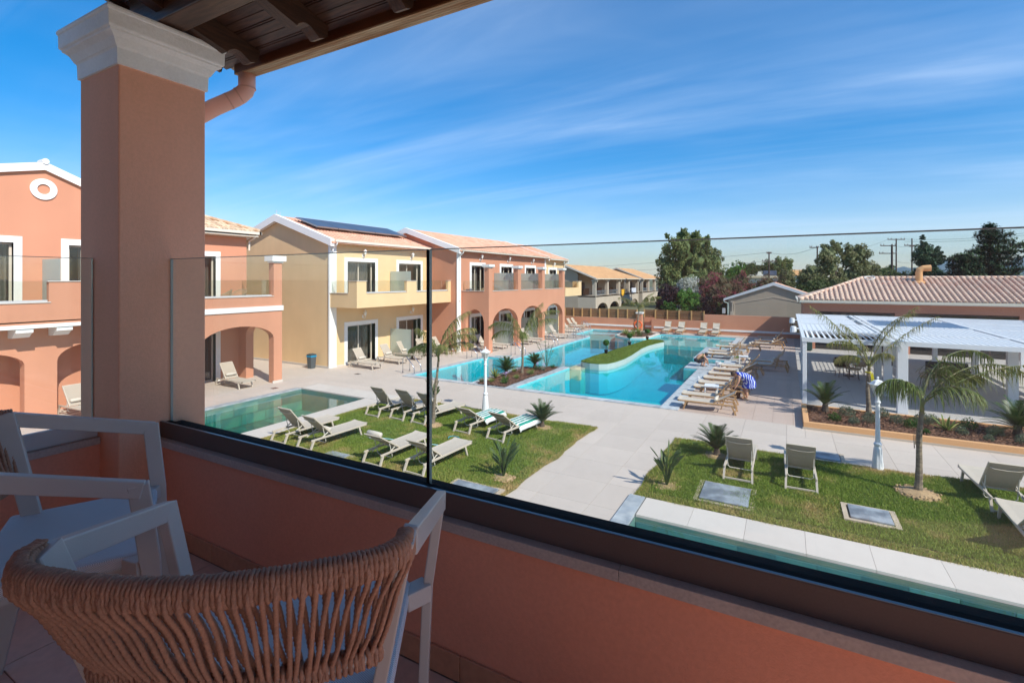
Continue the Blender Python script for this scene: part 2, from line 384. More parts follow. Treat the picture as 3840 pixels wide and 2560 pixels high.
# water outline of the big pool (inside the coping)
ISL = [(-9.88, 25.5), (-9.6, 25.2), (-9.2, 25.05), (-8.69, 25.04), (-8.3, 25.35), (-8.1, 26.1), (-7.97, 27.4), (-8.0, 28.9), (-8.1, 30.5), (-8.2, 32), (-8.15, 33.6), (-7.95, 35), (-7.67, 36.17), (-7.9, 36.8), (-8.33, 37.18), (-8.99, 36.95), (-9.12, 35.2), (-9.26, 33.39), (-9.58, 29.9), (-9.82, 27.4)]
FARBED = [(-11.75, 39.3), (-10.9, 38.95), (-9.95, 39.3), (-9.6, 40.2), (-9.45, 42.95), (-12.6, 43.2), (-12.55, 41.0), (-12.3, 39.9)]
MAIN = [(-16.0, 18.65), (-12.55, 18.65), (-12.45, 23.3), (-10.1, 24.35), (-10.3, 18.65), (-4.05, 18.65), (-4.05, 27.25), (-4.75, 27.25), (-4.75, 28.9), (-4.75, 29.3),
        (-3.1, 29.3), (-3.1, 30.8), (-4.85, 30.8), (-4.85, 36.4), (-3.5, 36.6), (-3.5, 42.9), (-9.35, 42.9), (-9.5, 40.2), (-9.85, 39.15), (-10.9, 38.8), (-11.85, 39.15), (-12.42, 39.9), (-12.7, 41.0), (-12.75, 43.9),
        (-15.8, 43.9), (-15.8, 39.0), (-14.0, 38.2), (-14.0, 25.35), (-15.75, 25.35)]
LP = [(-18.2, 3.0), (-14.45, 3.0), (-14.45, 14.1), (-18.2, 14.1)]
RP = [(-2.65, 6.2), (12, 6.2), (12, 9.76), (-2.65, 9.76)]
CW = 0.34
holes = [offset(MAIN, .02), LP, RP]
m = MB(); m.sheet([(-9000, -2000), (9000, -2000), (9000, 12000), (-9000, 12000)], [offset(h, .12) for h in holes], -0.03)
GRND = mat('far_ground', (.16, .14, .08), .95, .25, .05, .3, 5, col2=(.09, .11, .045), mixscale=.02)
struct(m.build('ground', GRND))

def pool(name, outl, depth, basin, wcol, dens, zw=-0.09):
    inn = offset(outl, -0.02)
    b = MB(); b.sheet(inn, [], -depth)
    n = len(inn); a_ = area(inn)
    vs = [(x, y, -depth) for x, y in inn] + [(x, y, -.005) for x, y in inn]
    b.add(vs, [((i+1) % n, i, n+i, n+(i+1) % n) for i in range(n)])
    st = struct(b.build(name, basin))
    w = MB(); o2 = offset(outl, .0)
    w.plate(o2, [], -depth-.03, zw, lambda u, v, ww: (u, v, ww))
    wm = bpy.data.materials.get('water_'+name) or glassmat('water_'+name, (1, 1, 1), ior=1.33, bump=.10, bscale=1.6, stretch=(1, 1.4, 1))
    nt = wm.node_tree; va = nt.nodes.new('ShaderNodeVolumeAbsorption'); va.inputs[0].default_value = (*wcol, 1); va.inputs[1].default_value = dens
    nt.links.new(va.outputs[0], nt.nodes['Material Output'].inputs['Volume'])
    wo_ = w.build('pool_water', wm); struct(wo_); wo_['label'] = 'still water in the '+name.replace('_', ' ')
    return st
POOL = pool('main_pool_basin', MAIN, 1.45, BASIN, (.0, .93, .945), 1.1, -.035)
POOL_L = pool('left_pool_basin', LP, .9, POOLSTONE, (.20, .93, .90), .8)
POOL_R = pool('near_pool_basin', RP, .9, POOLSTONE, (.15, .96, .93), .8, -.03)
# submerged steps and benches of the main pool
st = MB()
st.box(-10.25, -4.09, 18.69, 20.1, -1.43, -.30); st.box(-10.2, -4.09, 20.1, 21.6, -1.43, -.62)
st.build('step', BASIN_S, POOL); 
st = MB(); st.box(-9.3, -3.56, 37.0, 42.86, -1.43, -.38); st.box(-15.7, -12.9, 39.2, 43.8, -1.43, -.38); st.box(-9.2, -8.5, 36.9, 37.5, -1.43, -.38)
st.build('shallow_shelf', BASIN_S, POOL)
st = MB(); st.box(-10.25, -9.5, 24.45, 26.6, -1.43, -.07); st.build('sand_shelf', mat('sand_tile', (.62, .52, .38), .7), POOL)
# loose stone tiles on the floors of the two green pools
tm = MB().box(-.49, .49, -.29, .29, 0, .012).mesh('pool_tile', POOLSTONE)
k = 0
for iy in range(10):
    for ix in range(4):
        inst('tile', tm, POOL_L, (-17.72+ix*.99-(iy % 2)*.0, 8.35+iy*.6, -.9))
tmw = MB().box(-.012, 0, -.49, .49, -.19, .19).mesh('pool_wall_tile', POOLSTONE)
for iy in range(9):
    for iz in range(2):
        inst('tile', tmw, POOL_L, (-18.165, 5.6+iy*1.0+.3*iz, -.28-.4*iz), (0, 0, R(180)))
tmw2 = MB().box(-.3, .3, -.012, 0, -.14, .14).mesh('pool_wall_tile', POOLSTONE)
for ix in range(12):
    for iz in range(3):
        inst('tile', tmw2, POOL_R, (-2.3+ix*.61+.2*iz, 9.735, -.24-.29*iz))
for ix in range(7):
    for iy in range(2): inst('tile', tm, POOL_R, (-2.1+ix*.99, 9.3-iy*.6, -.9))

# copings: rows of stone slabs along pool edges
def coping(name, label, segs, w, m_, L=1.0, z=.035, gap=.005, th=.05, parent=None):
    """segs: (x0, y0, x1, y1, side) strip of slabs lying on the 'side' (+1 left / -1 right) of the direction"""
    root = parent or struct(bpy.data.objects.new(name, None))
    if parent is None: COL.objects.link(root); root['label'] = label
    for x0, y0, x1, y1, sd_ in segs:
        d = Vector((x1-x0, y1-y0)); ln = d.length; d.normalize(); n = max(1, round(ln/L)); s_ = ln/n
        me = MB().box(gap/2, s_-gap/2, 0 if sd_ > 0 else -w, w if sd_ > 0 else 0, z-th, z).mesh('coping_slab', m_)
        for i in range(n):
            inst('slab', me, root, (x0+d.x*s_*i, y0+d.y*s_*i, 0), (0, 0, math.atan2(d.y, d.x)))
    return root
coping('pool_coping', 'grey stone coping round the big pool', [
    (-16.3, 18.65, -12.5, 18.65, -1), (-10.6, 18.65, -4.05, 18.65, -1), (-4.05, 18.31, -4.05, 22, -1), (-4.05, 22, -4.05, 27.25, -1),
    (-10.3, 18.65, -10.1, 24.4, 1),
    (-16.0, 18.65, -15.75, 25.35, 1), (-15.75, 25.35, -14.0, 25.35, 1), (-14.0, 25.69, -14.0, 38.2, 1), (-15.8, 39.0, -15.8, 44.2, 1), (-15.8, 38.95, -14.3, 38.3, 1),
    (-15.8, 43.9, -12.75, 43.9, 1), (-9.35, 42.9, -3.5, 42.9, 1), (-12.5, 18.4, -12.45, 23.4, -1)], CW, STONE_G, 1.0)
coping('wide_pool_coping', 'wide grey marble coping along the right side of the big pool', [
    (-3.71, 18.31, -3.71, 27.0, -1)], .30, STONE_G, .9)
cp = coping('pool_deck_slabs', 'marble slabs jutting into the pool', [(-4.75, 27.27, -3.4, 27.27, 1), (-4.75, 27.95, -3.4, 27.95, 1), (-4.75, 28.6, -3.05, 28.6, 1), *[(-4.85, 30.82+.68*i, -2.9, 30.82+.68*i, 1) for i in range(8)]], .67, STONE_G, .9)
coping('far_right_coping', 'grey marble edge of the far pool corner', [(-3.5, 36.3, -3.5, 43.2, -1), (-3.1, 29.0, -3.1, 31, -1), (-2.85, 31.0, -2.2, 37.1, 1)], .6, STONE_G, .9)
coping('white_pool_surround', 'wide white stone slabs round the left green pool', [(-14.43, 3.0, -14.43, 14.1, -1), (-18.25, 14.12, -13.5, 14.12, 1)], .92, STONE_W, 1.15, z=.04)
coping('left_pool_edge', 'narrow stone edge of the left green pool', [(-18.2, 3.0, -18.2, 14.1, 1)], .3, STONE_G, .9)
coping('white_slab_row', 'row of big white slabs between lawn and the near pool', [(-2.62, 9.755, 10.0, 9.755, 1)], .86, STONE_W, .95, z=.04)
coping('grey_corner_stones', 'grey marble stones at the near pool corner', [(-2.645, 5.5, -2.645, 10.62, 1)], .33, STONE_G, 1.3, z=.045)

# paving: a grout bed with separate tiles on it
DX0, DX1, DY0, DY1 = -34, 16, -4, 45.2
bed = MB(); bed.sheet([(DX0, DY0), (DX1, DY0), (DX1, DY1), (DX0, DY1)], [offset(h, .02) for h in holes], -.012)
deckroot = struct(bed.build('pool_deck', GROUT))
EXC = [(-18.5, -13.5, 3, 15.02), (-2.98, 13, 5.5, 10.62), (-13.5, -5.35, 7.0, 14.85), (-2.75, 9.5, 10.6, 14.9), (-16.34, -3.41, 18.31, 25.69), (-14.34, -3.41, 25, 28.6), (-14.34, -3.1, 28.6, 38.2), (-14.34, -2.2, 29, 31.9), (-16.14, -2.2, 36.3, 44.24), (.5, 10.5, 18.05, 20.75), (-12, 14, 4.5, -3)]
def subtract(rs, e):
    out = []
    for x0, x1, y0, y1 in rs:
        a, b, c, d = max(x0, e[0]), min(x1, e[1]), max(y0, e[2]), min(y1, e[3])
        if a >= b or c >= d: out.append((x0, x1, y0, y1)); continue
        if x0 < a: out.append((x0, a, y0, y1))
        if b < x1: out.append((b, x1, y0, y1))
        if y0 < c: out.append((a, b, y0, c))
        if d < y1: out.append((a, b, d, y1))
    return out
fwd = Vector((-.4867, .8736)); rgt = Vector((.8736, .4867))
def seen(x, y):
    d = x*fwd.x+y*fwd.y; l = x*rgt.x+y*rgt.y
    return d > 5 and abs(l) < 1.15*d
def paving(root, x0, x1, y0, y1, tx, ty, mt, z, exc, nind, nm='tile'):
    full = MB().box(.003, tx-.003, .003, ty-.003, z-.02, z).mesh('paving_tile', mt)
    cells = []
    for i in range(int((x1-x0)/tx+.999)):
        for j in range(int((y1-y0)/ty+.999)):
            X, Y = x0+i*tx+((j % 2)*tx/2 if tx != ty else 0), y0+j*ty
            r = [(X, min(X+tx, x1), Y, min(Y+ty, y1))]
            for e in exc: r = subtract(r, e)
            r = [q for q in r if q[1]-q[0] > .03 and q[3]-q[2] > .03]
            if r: cells.append((X, Y, r))
    cells.sort(key=lambda c: (not seen(c[0]+tx/2, c[1]+ty/2), (c[0]*fwd.x+c[1]*fwd.y)))
    rest = MB(); n = 0
    for X, Y, r in cells:
        if n < nind and seen(X+tx/2, Y+ty/2):
            n += 1
            if len(r) == 1 and abs(r[0][1]-r[0][0]-tx) < 1e-6 and abs(r[0][3]-r[0][2]-ty) < 1e-6: inst(nm, full, root, (X, Y, 0))
            else:
                b = MB()
                for q in r: b.box(q[0]+.003, q[1]-.003, q[2]+.003, q[3]-.003, z-.02, z)
                b.build(nm, mt, root)
        else:
            for q in r: rest.box(q[0]+.003, q[1]-.003, q[2]+.003, q[3]-.003, z-.02, z)
    if rest.v: stuff(rest.build('tile_field', mt, root))
paving(deckroot, -30, 16, -1, 45.1, 1.2, 1.2, DECK, .0, EXC+[(-3.41, 0.5, 18.31, 45.2), (.5, 16, 20.75, 45.2), (-30, -21.2, 18, 46)], 296)
terr = bpy.data.objects.new('sun_terrace', None); COL.objects.link(terr); struct(terr)
paving(terr, -3.41, .5, 18.31, 45.1, .6, .6, DECK_P, .0, EXC, 296)
pf = bpy.data.objects.new('pergola_floor', None); COL.objects.link(pf); struct(pf)
paving(pf, .5, 16, 20.75, 39.2, .6, .6, DECK_G, .0, [(-.5, .55, 18, 20.75)], 200)

# artificial turf pads beside the far right loungers
for x, y, l in ((-3.25, 32.5, 'green turf pad between the two pairs of far wooden loungers'), (-2.95, 36.3, 'green turf pad below the farthest wooden lounger by the pool')):
    tag(MB().box(x-.75, x+.75, y-.35, y+.35, .003, .03).build('turf_pad', TURF), l, 'turf mat')

# island of artificial turf
isl = thing('pool_island', 'long curved island of artificial turf with a pale blue rim in the pool', 'island', (-8.8, 31, 0))
m = MB(); m.plate(ISL, [], -.14, .20, lambda u, v, w: (u, v, w)); m.build('rim', RIM, isl)
m = MB(); m.plate(offset(ISL, -.03), [], -1.4, -.14, lambda u, v, w: (u, v, w)); m.build('submerged_base', BASIN, isl)
m = MB(); m.plate(offset(ISL, -.012), [], .19, .245, lambda u, v, w: (u, v, w)); m.build('turf', TURF, isl)

def tuft_field(inside, zf, n, h, wd, mt, name, parent, box, dens=None, tint=(.0, 1.0)):
    rs = random.Random(5); b = MB(); i = 0
    x0, x1, y0, y1 = box
    while i < n:
        x, y = rs.uniform(x0, x1), rs.uniform(y0, y1)
        i += 1
        if not inside(x, y): continue
        z = zf(x, y); hh = h*rs.uniform(.55, 1.25); a = rs.uniform(0, 6.28); lx, ly = math.cos(a)*wd, math.sin(a)*wd
        tx, ty = rs.uniform(-.6, .6)*hh, rs.uniform(-.6, .6)*hh
        dry = noise.noise(Vector((x*.9, y*.9, 3)))+.5*noise.noise(Vector((x*2.7, y*2.7, 9)))
        edge = dens(x, y) if dens else 0
        b.t = min(1, max(0, .33+.75*max(0, dry-.08)+edge+rs.uniform(-.2, .2)))
        b.add([(x-lx, y-ly, z), (x+lx, y+ly, z), (x+tx, y+ty, z+hh)], [(0, 1, 2)])
    return stuff(b.build(name, mt, parent, tint=True))
GRASS = leafmat('grass_blades', [(.09, .16, .018), (.17, .265, .032), (.28, .34, .06), (.44, .36, .13), (.58, .41, .19)], .7, .3)
TURFB = leafmat('turf_blades', [(.12, .17, .02), (.24, .31, .05)], .8, .25)
def inpoly(p, x, y):
    c = False; n = len(p)
    for i in range(n):
        (x1, y1), (x2, y2) = p[i], p[i-1]
        if (y1 > y) != (y2 > y) and x < (x2-x1)*(y-y1)/(y2-y1)+x1: c = not c
    return c
LAWNS = []
def wavy(poly, amp=.05, step=.35, seed=0, straight=()):
    out = []; n = len(poly)
    for i in range(n):
        a, b = Vector(poly[i]), Vector(poly[(i+1) % n]); k = max(1, int((b-a).length/step)); d = (b-a).normalized(); nn = Vector((d.y, -d.x))
        for j in range(k):
            p = a+(b-a)*j/k; w = noise.noise(Vector((p.x*1.3+seed, p.y*1.3, 0)))*amp*2*(0 if i in straight else 1)
            out.append((p.x+nn.x*w, p.y+nn.y*w))
    return out
def lawn(poly, n, seed, label, bbox, hm):
    P = wavy(poly, .06, .3, seed)
    b = MB(); 
    # gently swelling soil grid clipped to the outline
    x0, x1, y0, y1 = bbox; nx, ny = int((x1-x0)/.25), int((y1-y0)/.25)
    def edge(x, y):
        d = 9
        for i in range(0, len(P)):
            a = Vector(P[i-1]); c = Vector(P[i]); ab = c-a; t = max(0, min(1, (Vector((x, y))-a).dot(ab)/max(1e-6, ab.length_squared))); d = min(d, (Vector((x, y))-a-ab*t).length)
        return d
    cache = {}
    def zf(x, y):
        k = (round(x*4), round(y*4))
        if k not in cache: cache[k] = (edge(k[0]/4, k[1]/4) if inpoly(P, k[0]/4, k[1]/4) else 0)
        e = cache[k]
        return .012+.05*min(1, e/.35)+.035*noise.noise(Vector((x*.8, y*.8, seed)))*min(1, e)
    vs = []; fs = []; idx = {}
    rim = [(x, y, .008) for x, y in P]
    o = b.sheet(P, [], .02)
    lw = b.build('lawn', SOIL); struct(lw); lw['label'] = label
    bb = MB(); 
    for i in range(nx+1):
        for j in range(ny+1):
            x, y = x0+i*.25, y0+j*.25
            if inpoly(P, x, y) and edge(x, y) > .12: idx[i, j] = len(vs); vs.append((x, y, zf(x, y)))
    for (i, j), a in idx.items():
        if (i+1, j) in idx and (i, j+1) in idx and (i+1, j+1) in idx: fs.append((a, idx[i+1, j], idx[i+1, j+1], idx[i, j+1]))
    bb.add(vs, fs); stuff(bb.build('lawn_mound', SOIL, lw, smooth=True))
    tuft_field(lambda x, y: inpoly(P, x, y), zf, n, .05, .009, GRASS, 'grass_blade', lw, bbox,
               lambda x, y: max(0, .38-.9*(cache.get((round(x*4), round(y*4)), 1)))+(.22*max(0, 10.2-y) if seed == 3 else 0))
    LAWNS.append((P, zf))
    return lw
lawn([(-13.5, 6.5), (-5.4, 6.5), (-5.35, 9.4), (-5.2, 14.92), (-8, 14.85), (-11.4, 14.95), (-12.6, 14.98), (-13.5, 13.95)], 190000, 3, 'lawn with dry straw patches left of the wide path', (-13.6, -5.1, 8.2, 15.1), 0)
lawn([(-2.9, 10.62), (9.5, 10.62), (9.5, 15.2), (3.7, 15.25), (2.5, 15.05), (-.2, 15.0), (-2.85, 15.05)], 190000, 4, 'lawn right of the wide path between white slabs and walkway', (-3.0, 6.5, 10.55, 15.35), 0)
stuff(tuft_field(lambda x, y: inpoly(ISL, x, y), lambda x, y: .245, 26000, .02, .02, TURFB, 'turf_blade', isl, (-10, -7.5, 25, 37.3)))

# raised planter with mulch in front of the pergola
pl = thing('raised_planter', 'long low apricot planter filled with bark mulch before the pergola', 'planter', (.5, 18, 0))
m = MB(); m.box(.46, 10.6, 18.03, 18.17, 0, .22); m.box(.46, .62, 18.17, 20.72, 0, .22); m.box(.62, 10.6, 20.6, 20.72, 0, .20); m.build('planter_wall', ORANGE_T, pl, bevel=.012)
m = MB(); m.box(.44, 10.6, 18.0, 18.03, .0, .03); m.box(.44, 10.6, 18.0, 18.028, .03, .06); m.build('plinth', BEIGE, pl)
def mulch(x0, x1, y0, y1, z, parent, poly=None, n=5000, seed=0):
    b = MB(); st_ = .12; nx, ny = int((x1-x0)/st_), int((y1-y0)/st_); idx = {}; vs = []; fs = []
    for i in range(nx+1):
        for j in range(ny+1):
            x, y = x0+(x1-x0)*i/nx, y0+(y1-y0)*j/ny
            if poly and not inpoly(offset(poly, -.02) if False else poly, x, y): continue
            idx[i, j] = len(vs); vs.append((x, y, z+.035*noise.noise(Vector((x*2, y*2, seed)))+.012*random.random()))
    for (i, j), a in idx.items():
        if (i+1, j) in idx and (i, j+1) in idx and (i+1, j+1) in idx: fs.append((a, idx[i+1, j], idx[i+1, j+1], idx[i, j+1]))
    b.add(vs, fs); b.build('mulch_bed', MULCH, parent)
    c = MB(); rs = random.Random(seed)
    for _ in range(n):
        x, y = rs.uniform(x0, x1), rs.uniform(y0, y1)
        if poly and not inpoly(poly, x, y): continue
        a = rs.uniform(0, 3.14); l, w = rs.uniform(.015, .04), rs.uniform(.006, .014); zz = z+.03+rs.uniform(0, .03); q = rs.uniform(-.02, .02)
        dx, dy = math.cos(a)*l, math.sin(a)*l; ex, ey = -math.sin(a)*w, math.cos(a)*w; c.t = rs.random()
        c.add([(x-dx-ex, y-dy-ey, zz), (x+dx-ex, y+dy-ey, zz+q), (x+dx+ex, y+dy+ey, zz+q+.01), (x-dx+ex, y-dy+ey, zz+.01)], [(0, 1, 2, 3)])
    stuff(c.build('bark_chip', leafmat('bark_chips', [(.05, .022, .014), (.13, .06, .035), (.24, .13, .08)], .9, 0), parent, tint=True))
mulch(.6, 10.5, 18.15, 20.62, .13, pl, n=9000, seed=1)
bp_ = [(-12.15, 18.45), (-10.64, 18.45), (-10.44, 24.1), (-11.3, 23.75), (-12.1, 23.1)]
pb = thing('pool_planter', 'mulch bed with grey stone edge between the two pool arms', 'planter', (-11.3, 21, 0))
m = MB(); m.plate([(-12.2, 18.4), (-10.6, 18.4), (-10.4, 24.2), (-11.3, 23.85), (-12.2, 23.2)], [], -.8, .02, lambda u, v, w: (u, v, w)); m.build('kerb', STONE_G, pb)
mulch(-12.2, -10.4, 18.4, 24.2, .04, pb, bp_, 3500, 2)
m = MB(); 
for a, b in (((-10.55, 18.4), (-10.2, 24.25)), ((-10.3, 24.3), (-12.4, 23.35))):
    pass
fb = thing('far_planter', 'rounded planting bed with white rim at the far end of the pool', 'planter', (-11, 41, 0))
m = MB(); m.plate(FARBED, [], -.8, .07, lambda u, v, w: (u, v, w)); m.build('rim', STONE_W, fb)
mulch(-12.6, -9.5, 38.9, 43.1, .09, fb, offset(FARBED, -.18), 1500, 3)

# service hatches let into the lawns
def hatch(cx_, cy_, w, d, z, label, mm=STONE_G):
    t = thing('service_hatch', label, 'access cover', (cx_, cy_, 0), 0, 'stone service hatches in and beside the lawns')
    m = MB(); m.plate(rect(-w/2-.09, w/2+.09, -d/2-.08, d/2+.08), [rect(-w/2, w/2, -d/2, d/2)], 0, z-.01, lambda u, v, ww: (u, v, ww)); m.build('frame', mat('hatch_concrete', (.50, .40, .30), .9, .15, 6, .4, 40), t, world=False)
    m = MB(); m.box(-w/2+.02, w/2-.02, -d/2+.02, d/2-.02, .0, z+.02); m.build('cover', mm, t, world=False, bevel=.006)
    return t
SLATE = mat('slate_cover', (.19, .21, .24), .45, .25, 3, .15, 30, col2=(.30, .33, .36), mixscale=3)
hatch(-1.15, 11.5, .98, 1.0, .09, 'large slate hatch in the right lawn in front of two loungers', SLATE)
hatch(1.42, 11.82, .72, .66, .11, 'small slate hatch with crumbling white edge right of the big one', SLATE)
hatch(.72, 15.28, 1.0, .62, .08, 'grey slate hatch at the walkway edge behind two loungers', SLATE)
hatch(-6.05, 8.75, 1.1, 1.15, .09, 'slate hatch in the left lawn at the path corner', SLATE)
hatch(-10.35, 8.9, .72, .72, .08, 'slate hatch in the left lawn below the loungers', SLATE)
# ------------------------------------------------------------------ buildings
def roof_tiles(root, P0, along, down, na, nd, sa, sd_, mt, nind, name='roof_tile', rad=None, base=True, skip=None, basemat=None):
    """barrel tiles on a slope: P0 = upper corner, along / down = unit vectors, sa / sd_ = spacing"""
    al, dn = Vector(along), Vector(down); nrm = al.cross(dn).normalized()
    if nrm.z < 0: nrm = -nrm
    rad = rad or sa*.34; L = sd_*1.12
    def tile(b, o):
        vs = []
        for e, rr, lift in ((0, rad*.85, .0), (1, rad, .022)):
            for k in range(6):
                a = math.pi*k/5
                vs.append(o+al*(-math.cos(a)*rr)+nrm*(math.sin(a)*rr+lift+.01)+dn*(L*e))
        fs = [(k, k+1, 7+k, 6+k) for k in range(5)]+[(6, 7, 8, 9, 10, 11)]
        b.add(vs, [tuple(reversed(f)) for f in fs])
    t0 = MB(); tile(t0, Vector((0, 0, 0))); me = t0.mesh('barrel_tile', mt)
    me.polygons.foreach_set('use_smooth', [True]*5+[False])
    rest = MB(); cells = []
    off = wloc(root)
    for j in range(nd):
        for i in range(na):
            o = Vector(P0)+al*(sa*(i+.5))+dn*(sd_*j)
            if skip and skip(o): continue
            cells.append((math.dist((0, 0, 4.7), o), o))
    cells.sort(key=lambda c: c[0])
    for q, (d, o) in enumerate(cells):
        if q < nind: inst(name, me, root, o-off)
        else: tile(rest, o)
    if rest.v: stuff(rest.build('roof_tile_field', mt, root, smooth=False))
def slab3(b, pts, th):
    """slab from 4 corner points, thickness downwards"""
    vs = [Vector(p) for p in pts]+[Vector(p)-Vector((0, 0, th)) for p in pts]; n = len(pts)
    b.add(vs, [tuple(range(n)), tuple(range(2*n-1, n-1, -1))]+[(i, n+i, n+(i+1) % n, (i+1) % n) for i in range(n)])

def xdoor(b, Xf, y0, y1, z0, z1, dep=.42, band=.22, two=True, curtain=.5, mirror=False, bottom=False, mt=WHITE):
    """sliding glass door / window in a wall whose face is at X=Xf looking towards +X"""
    m = MB(); zb = z0
    o = [(y0-band, zb), (y0, zb), (y0, z1), (y1, z1), (y1, zb), (y1+band, zb), (y1+band, z1+band), (y0-band, z1+band)]
    m.plate(o, [], Xf, Xf+.03, XF)
    m.box(Xf-dep, Xf+.028, y0-.03, y0, zb, z1); m.box(Xf-dep, Xf+.028, y1, y1+.03, zb, z1); m.box(Xf-dep, Xf+.028, y0-.03, y1+.03, z1, z1+.03)
    w = m.build('window', mt, b)
    xg = Xf-dep+.10; f = .07
    m = MB(); m.plate(rect(y0, y1, z0, z1), [rect(y0+f, (y0+y1)/2-.03, z0+f, z1-f), rect((y0+y1)/2+.03, y1-f, z0+f, z1-f)], xg, xg+.07, XF)
    m.build('frame', PVCFRAME, w)
    for a, c in ((y0+f, (y0+y1)/2-.03), ((y0+y1)/2+.03, y1-f)):
        MB().box(xg+.025, xg+.033, a-.01, c+.01, z0+f-.01, z1-f+.01).build('pane', DARKPANE, w)
    m = MB(); n = 26; cy = []; y_a, y_b = (y1-(y1-y0)*curtain, y1-.06) if not mirror else (y0+.06, y0+(y1-y0)*curtain)
    for i in range(n+1):
        cy.append((y_a+(y_b-y_a)*i/n, xg-.22+.035*math.sin(i*1.7)))
    vs = [(x, y, z0+.02) for y, x in cy]+[(x, y, z1-.05) for y, x in cy]
    m.add(vs, [(i, i+1, n+2+i, n+1+i) for i in range(n)]); m.build('curtain', CURTAIN, w)
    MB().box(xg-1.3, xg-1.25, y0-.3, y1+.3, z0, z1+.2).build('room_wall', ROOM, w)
    return w

def wall_lamp(x, y, z, label):
    t = thing('wall_lamp', label, 'lamp', (x, y, z), 0, 'white wall lanterns over the doors')
    m = MB(); m.box(0, .03, -.05, .05, -.16, .02); m.tube([(.02, 0, -.1), (.12, 0, -.2), (.2, 0, -.12), (.2, 0, -.02)], .012, 6); m.build('bracket', WHITE, t, world=False)
    m = MB(); m.lathe([(.05, 0), (.055, .01), (.095, .17), (.11, .175), (.11, .19), (.06, .25), (.02, .28), (.012, .34)], 6, (.2, 0, -.02)); m.build('lantern', LAMPW, t, world=False)
    return t
LAMPW = mat('lantern_white', (.78, .77, .74), .5, 0)
def frosted(x0, x1, y, z0, z1, label, parent=None):
    t = tag(MB().box(x0, x1, y-.006, y+.006, z0, z1).build('privacy_screen', FROST), label, 'glass screen', 'frosted screens between the terraces')
    return t
def railglass(b, x0, x1, y0, y1, z0, z1):
    MB().box(x0, x1, y0, y1, z0, z1).build('glass_panel', GLASS_R, b)

# ---- C: yellow house with solar panels
C = thing('yellow_house', 'pale yellow two storey house with solar panels on its tiled roof', 'building', (-25.3, 22.1, 0))
XC = -21.1; ZE = 6.78
op = [(19.27, 21.35, 0, 2.13), (23.38, 25.46, 0, 2.13), (19.27, 21.35, 3.38, 5.68), (23.38, 25.46, 3.38, 5.68)]
m = MB(); 
outer = [(18.074, 0), (19.27, 0), (19.27, 2.13), (21.35, 2.13), (21.35, 0), (23.38, 0), (23.38, 2.13), (25.46, 2.13), (25.46, 0), (26.09, 0), (26.09, ZE), (18.074, ZE)]
m.plate(outer, [rect(*op[2]), rect(*op[3])], XC-.25, XC, XF)
m.plate([(-29.5, 0), (XC-.003, 0), (XC-.003, 6.72), (-25.3, 8.12), (-29.5, 6.66)], [], 18.07, 18.3, YF)
m.box(-29.5, -29.3, 18.3, 26.3, 0, 6.6); m.box(-29.5, XC, 26.1, 26.3, 0, 6.7)
m.build('wall', YELLOW, C)
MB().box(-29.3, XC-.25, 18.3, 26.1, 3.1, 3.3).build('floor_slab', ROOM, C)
for a, q in enumerate(op): xdoor(C, XC, *q, curtain=.9 if a % 2 == 0 else .6, mirror=a % 2 == 1)
m = MB(); m.box(XC-.01, XC+.04, 18.03, 18.5, 0, ZE); m.box(XC-.06, XC-.01, 18.03, 18.07, 0, ZE); m.build('corner_pilaster', WHITE, C)
m = MB(); m.box(-29.5, XC, 18.04, 18.07, 0, .09); m.box(XC, XC+.03, 18.5, 19.0, 0, .09); m.box(XC, XC+.03, 21.6, 23.1, 0, .09); m.build('skirting', STONE_W, C)
rs_ = .335
def zr_C(x): return 8.25-rs_*(abs(x+25.3))
m = MB(); slab3(m, [(-25.3, 17.85, 8.25), (-25.3, 26.35, 8.25), (-20.65, 26.35, zr_C(-20.65)), (-20.65, 17.85, zr_C(-20.65))], .1)
slab3(m, [(-25.3, 26.35, 8.25), (-25.3, 17.85, 8.25), (-30, 17.85, zr_C(-30)), (-30, 26.35, zr_C(-30))], .1); m.build('roof', TILE_ROOF, C)
roof_tiles(C, (-25.3, 18.0, 8.25), (0, 1, 0), Vector((1, 0, -rs_)).normalized(), 38, 12, .22, .405, TILE_ROOF, 296)
m = MB()
for y in (17.80, 26.25):
    m = MB(); m.plate([(-20.7, zr_C(-20.7)-.28), (-20.7, zr_C(-20.7)+.10), (-25.3, 8.38), (-30, zr_C(-30)+.10), (-30, zr_C(-30)-.28), (-25.3, 7.98)], [], y, y+.24, YF); m.build('verge', WHITE, C)
m = MB(); m.box(-20.72, -20.60, 18.05, 26.3, 6.66, 6.78); m.box(-21.1, -20.72, 18.05, 26.3, 6.70, 6.73); m.build('gutter', CREAM, C)
m = MB(); m.tube([(-20.66, 18.2, 6.68), (-20.7, 18.2, 6.55), (-20.98, 18.2, 6.35), (-21.0, 18.2, 6.2)], .045, 8); m.build('downpipe', WHITE, C)
stuff_b = MB()
for i in range(24): stuff_b.box(XC+.01, XC+.035, 18.9+i*.3, 18.93+i*.3, 6.55, 6.58)
stuff_b.build('vent_hole', WHITE, C)['kind'] = 'stuff'
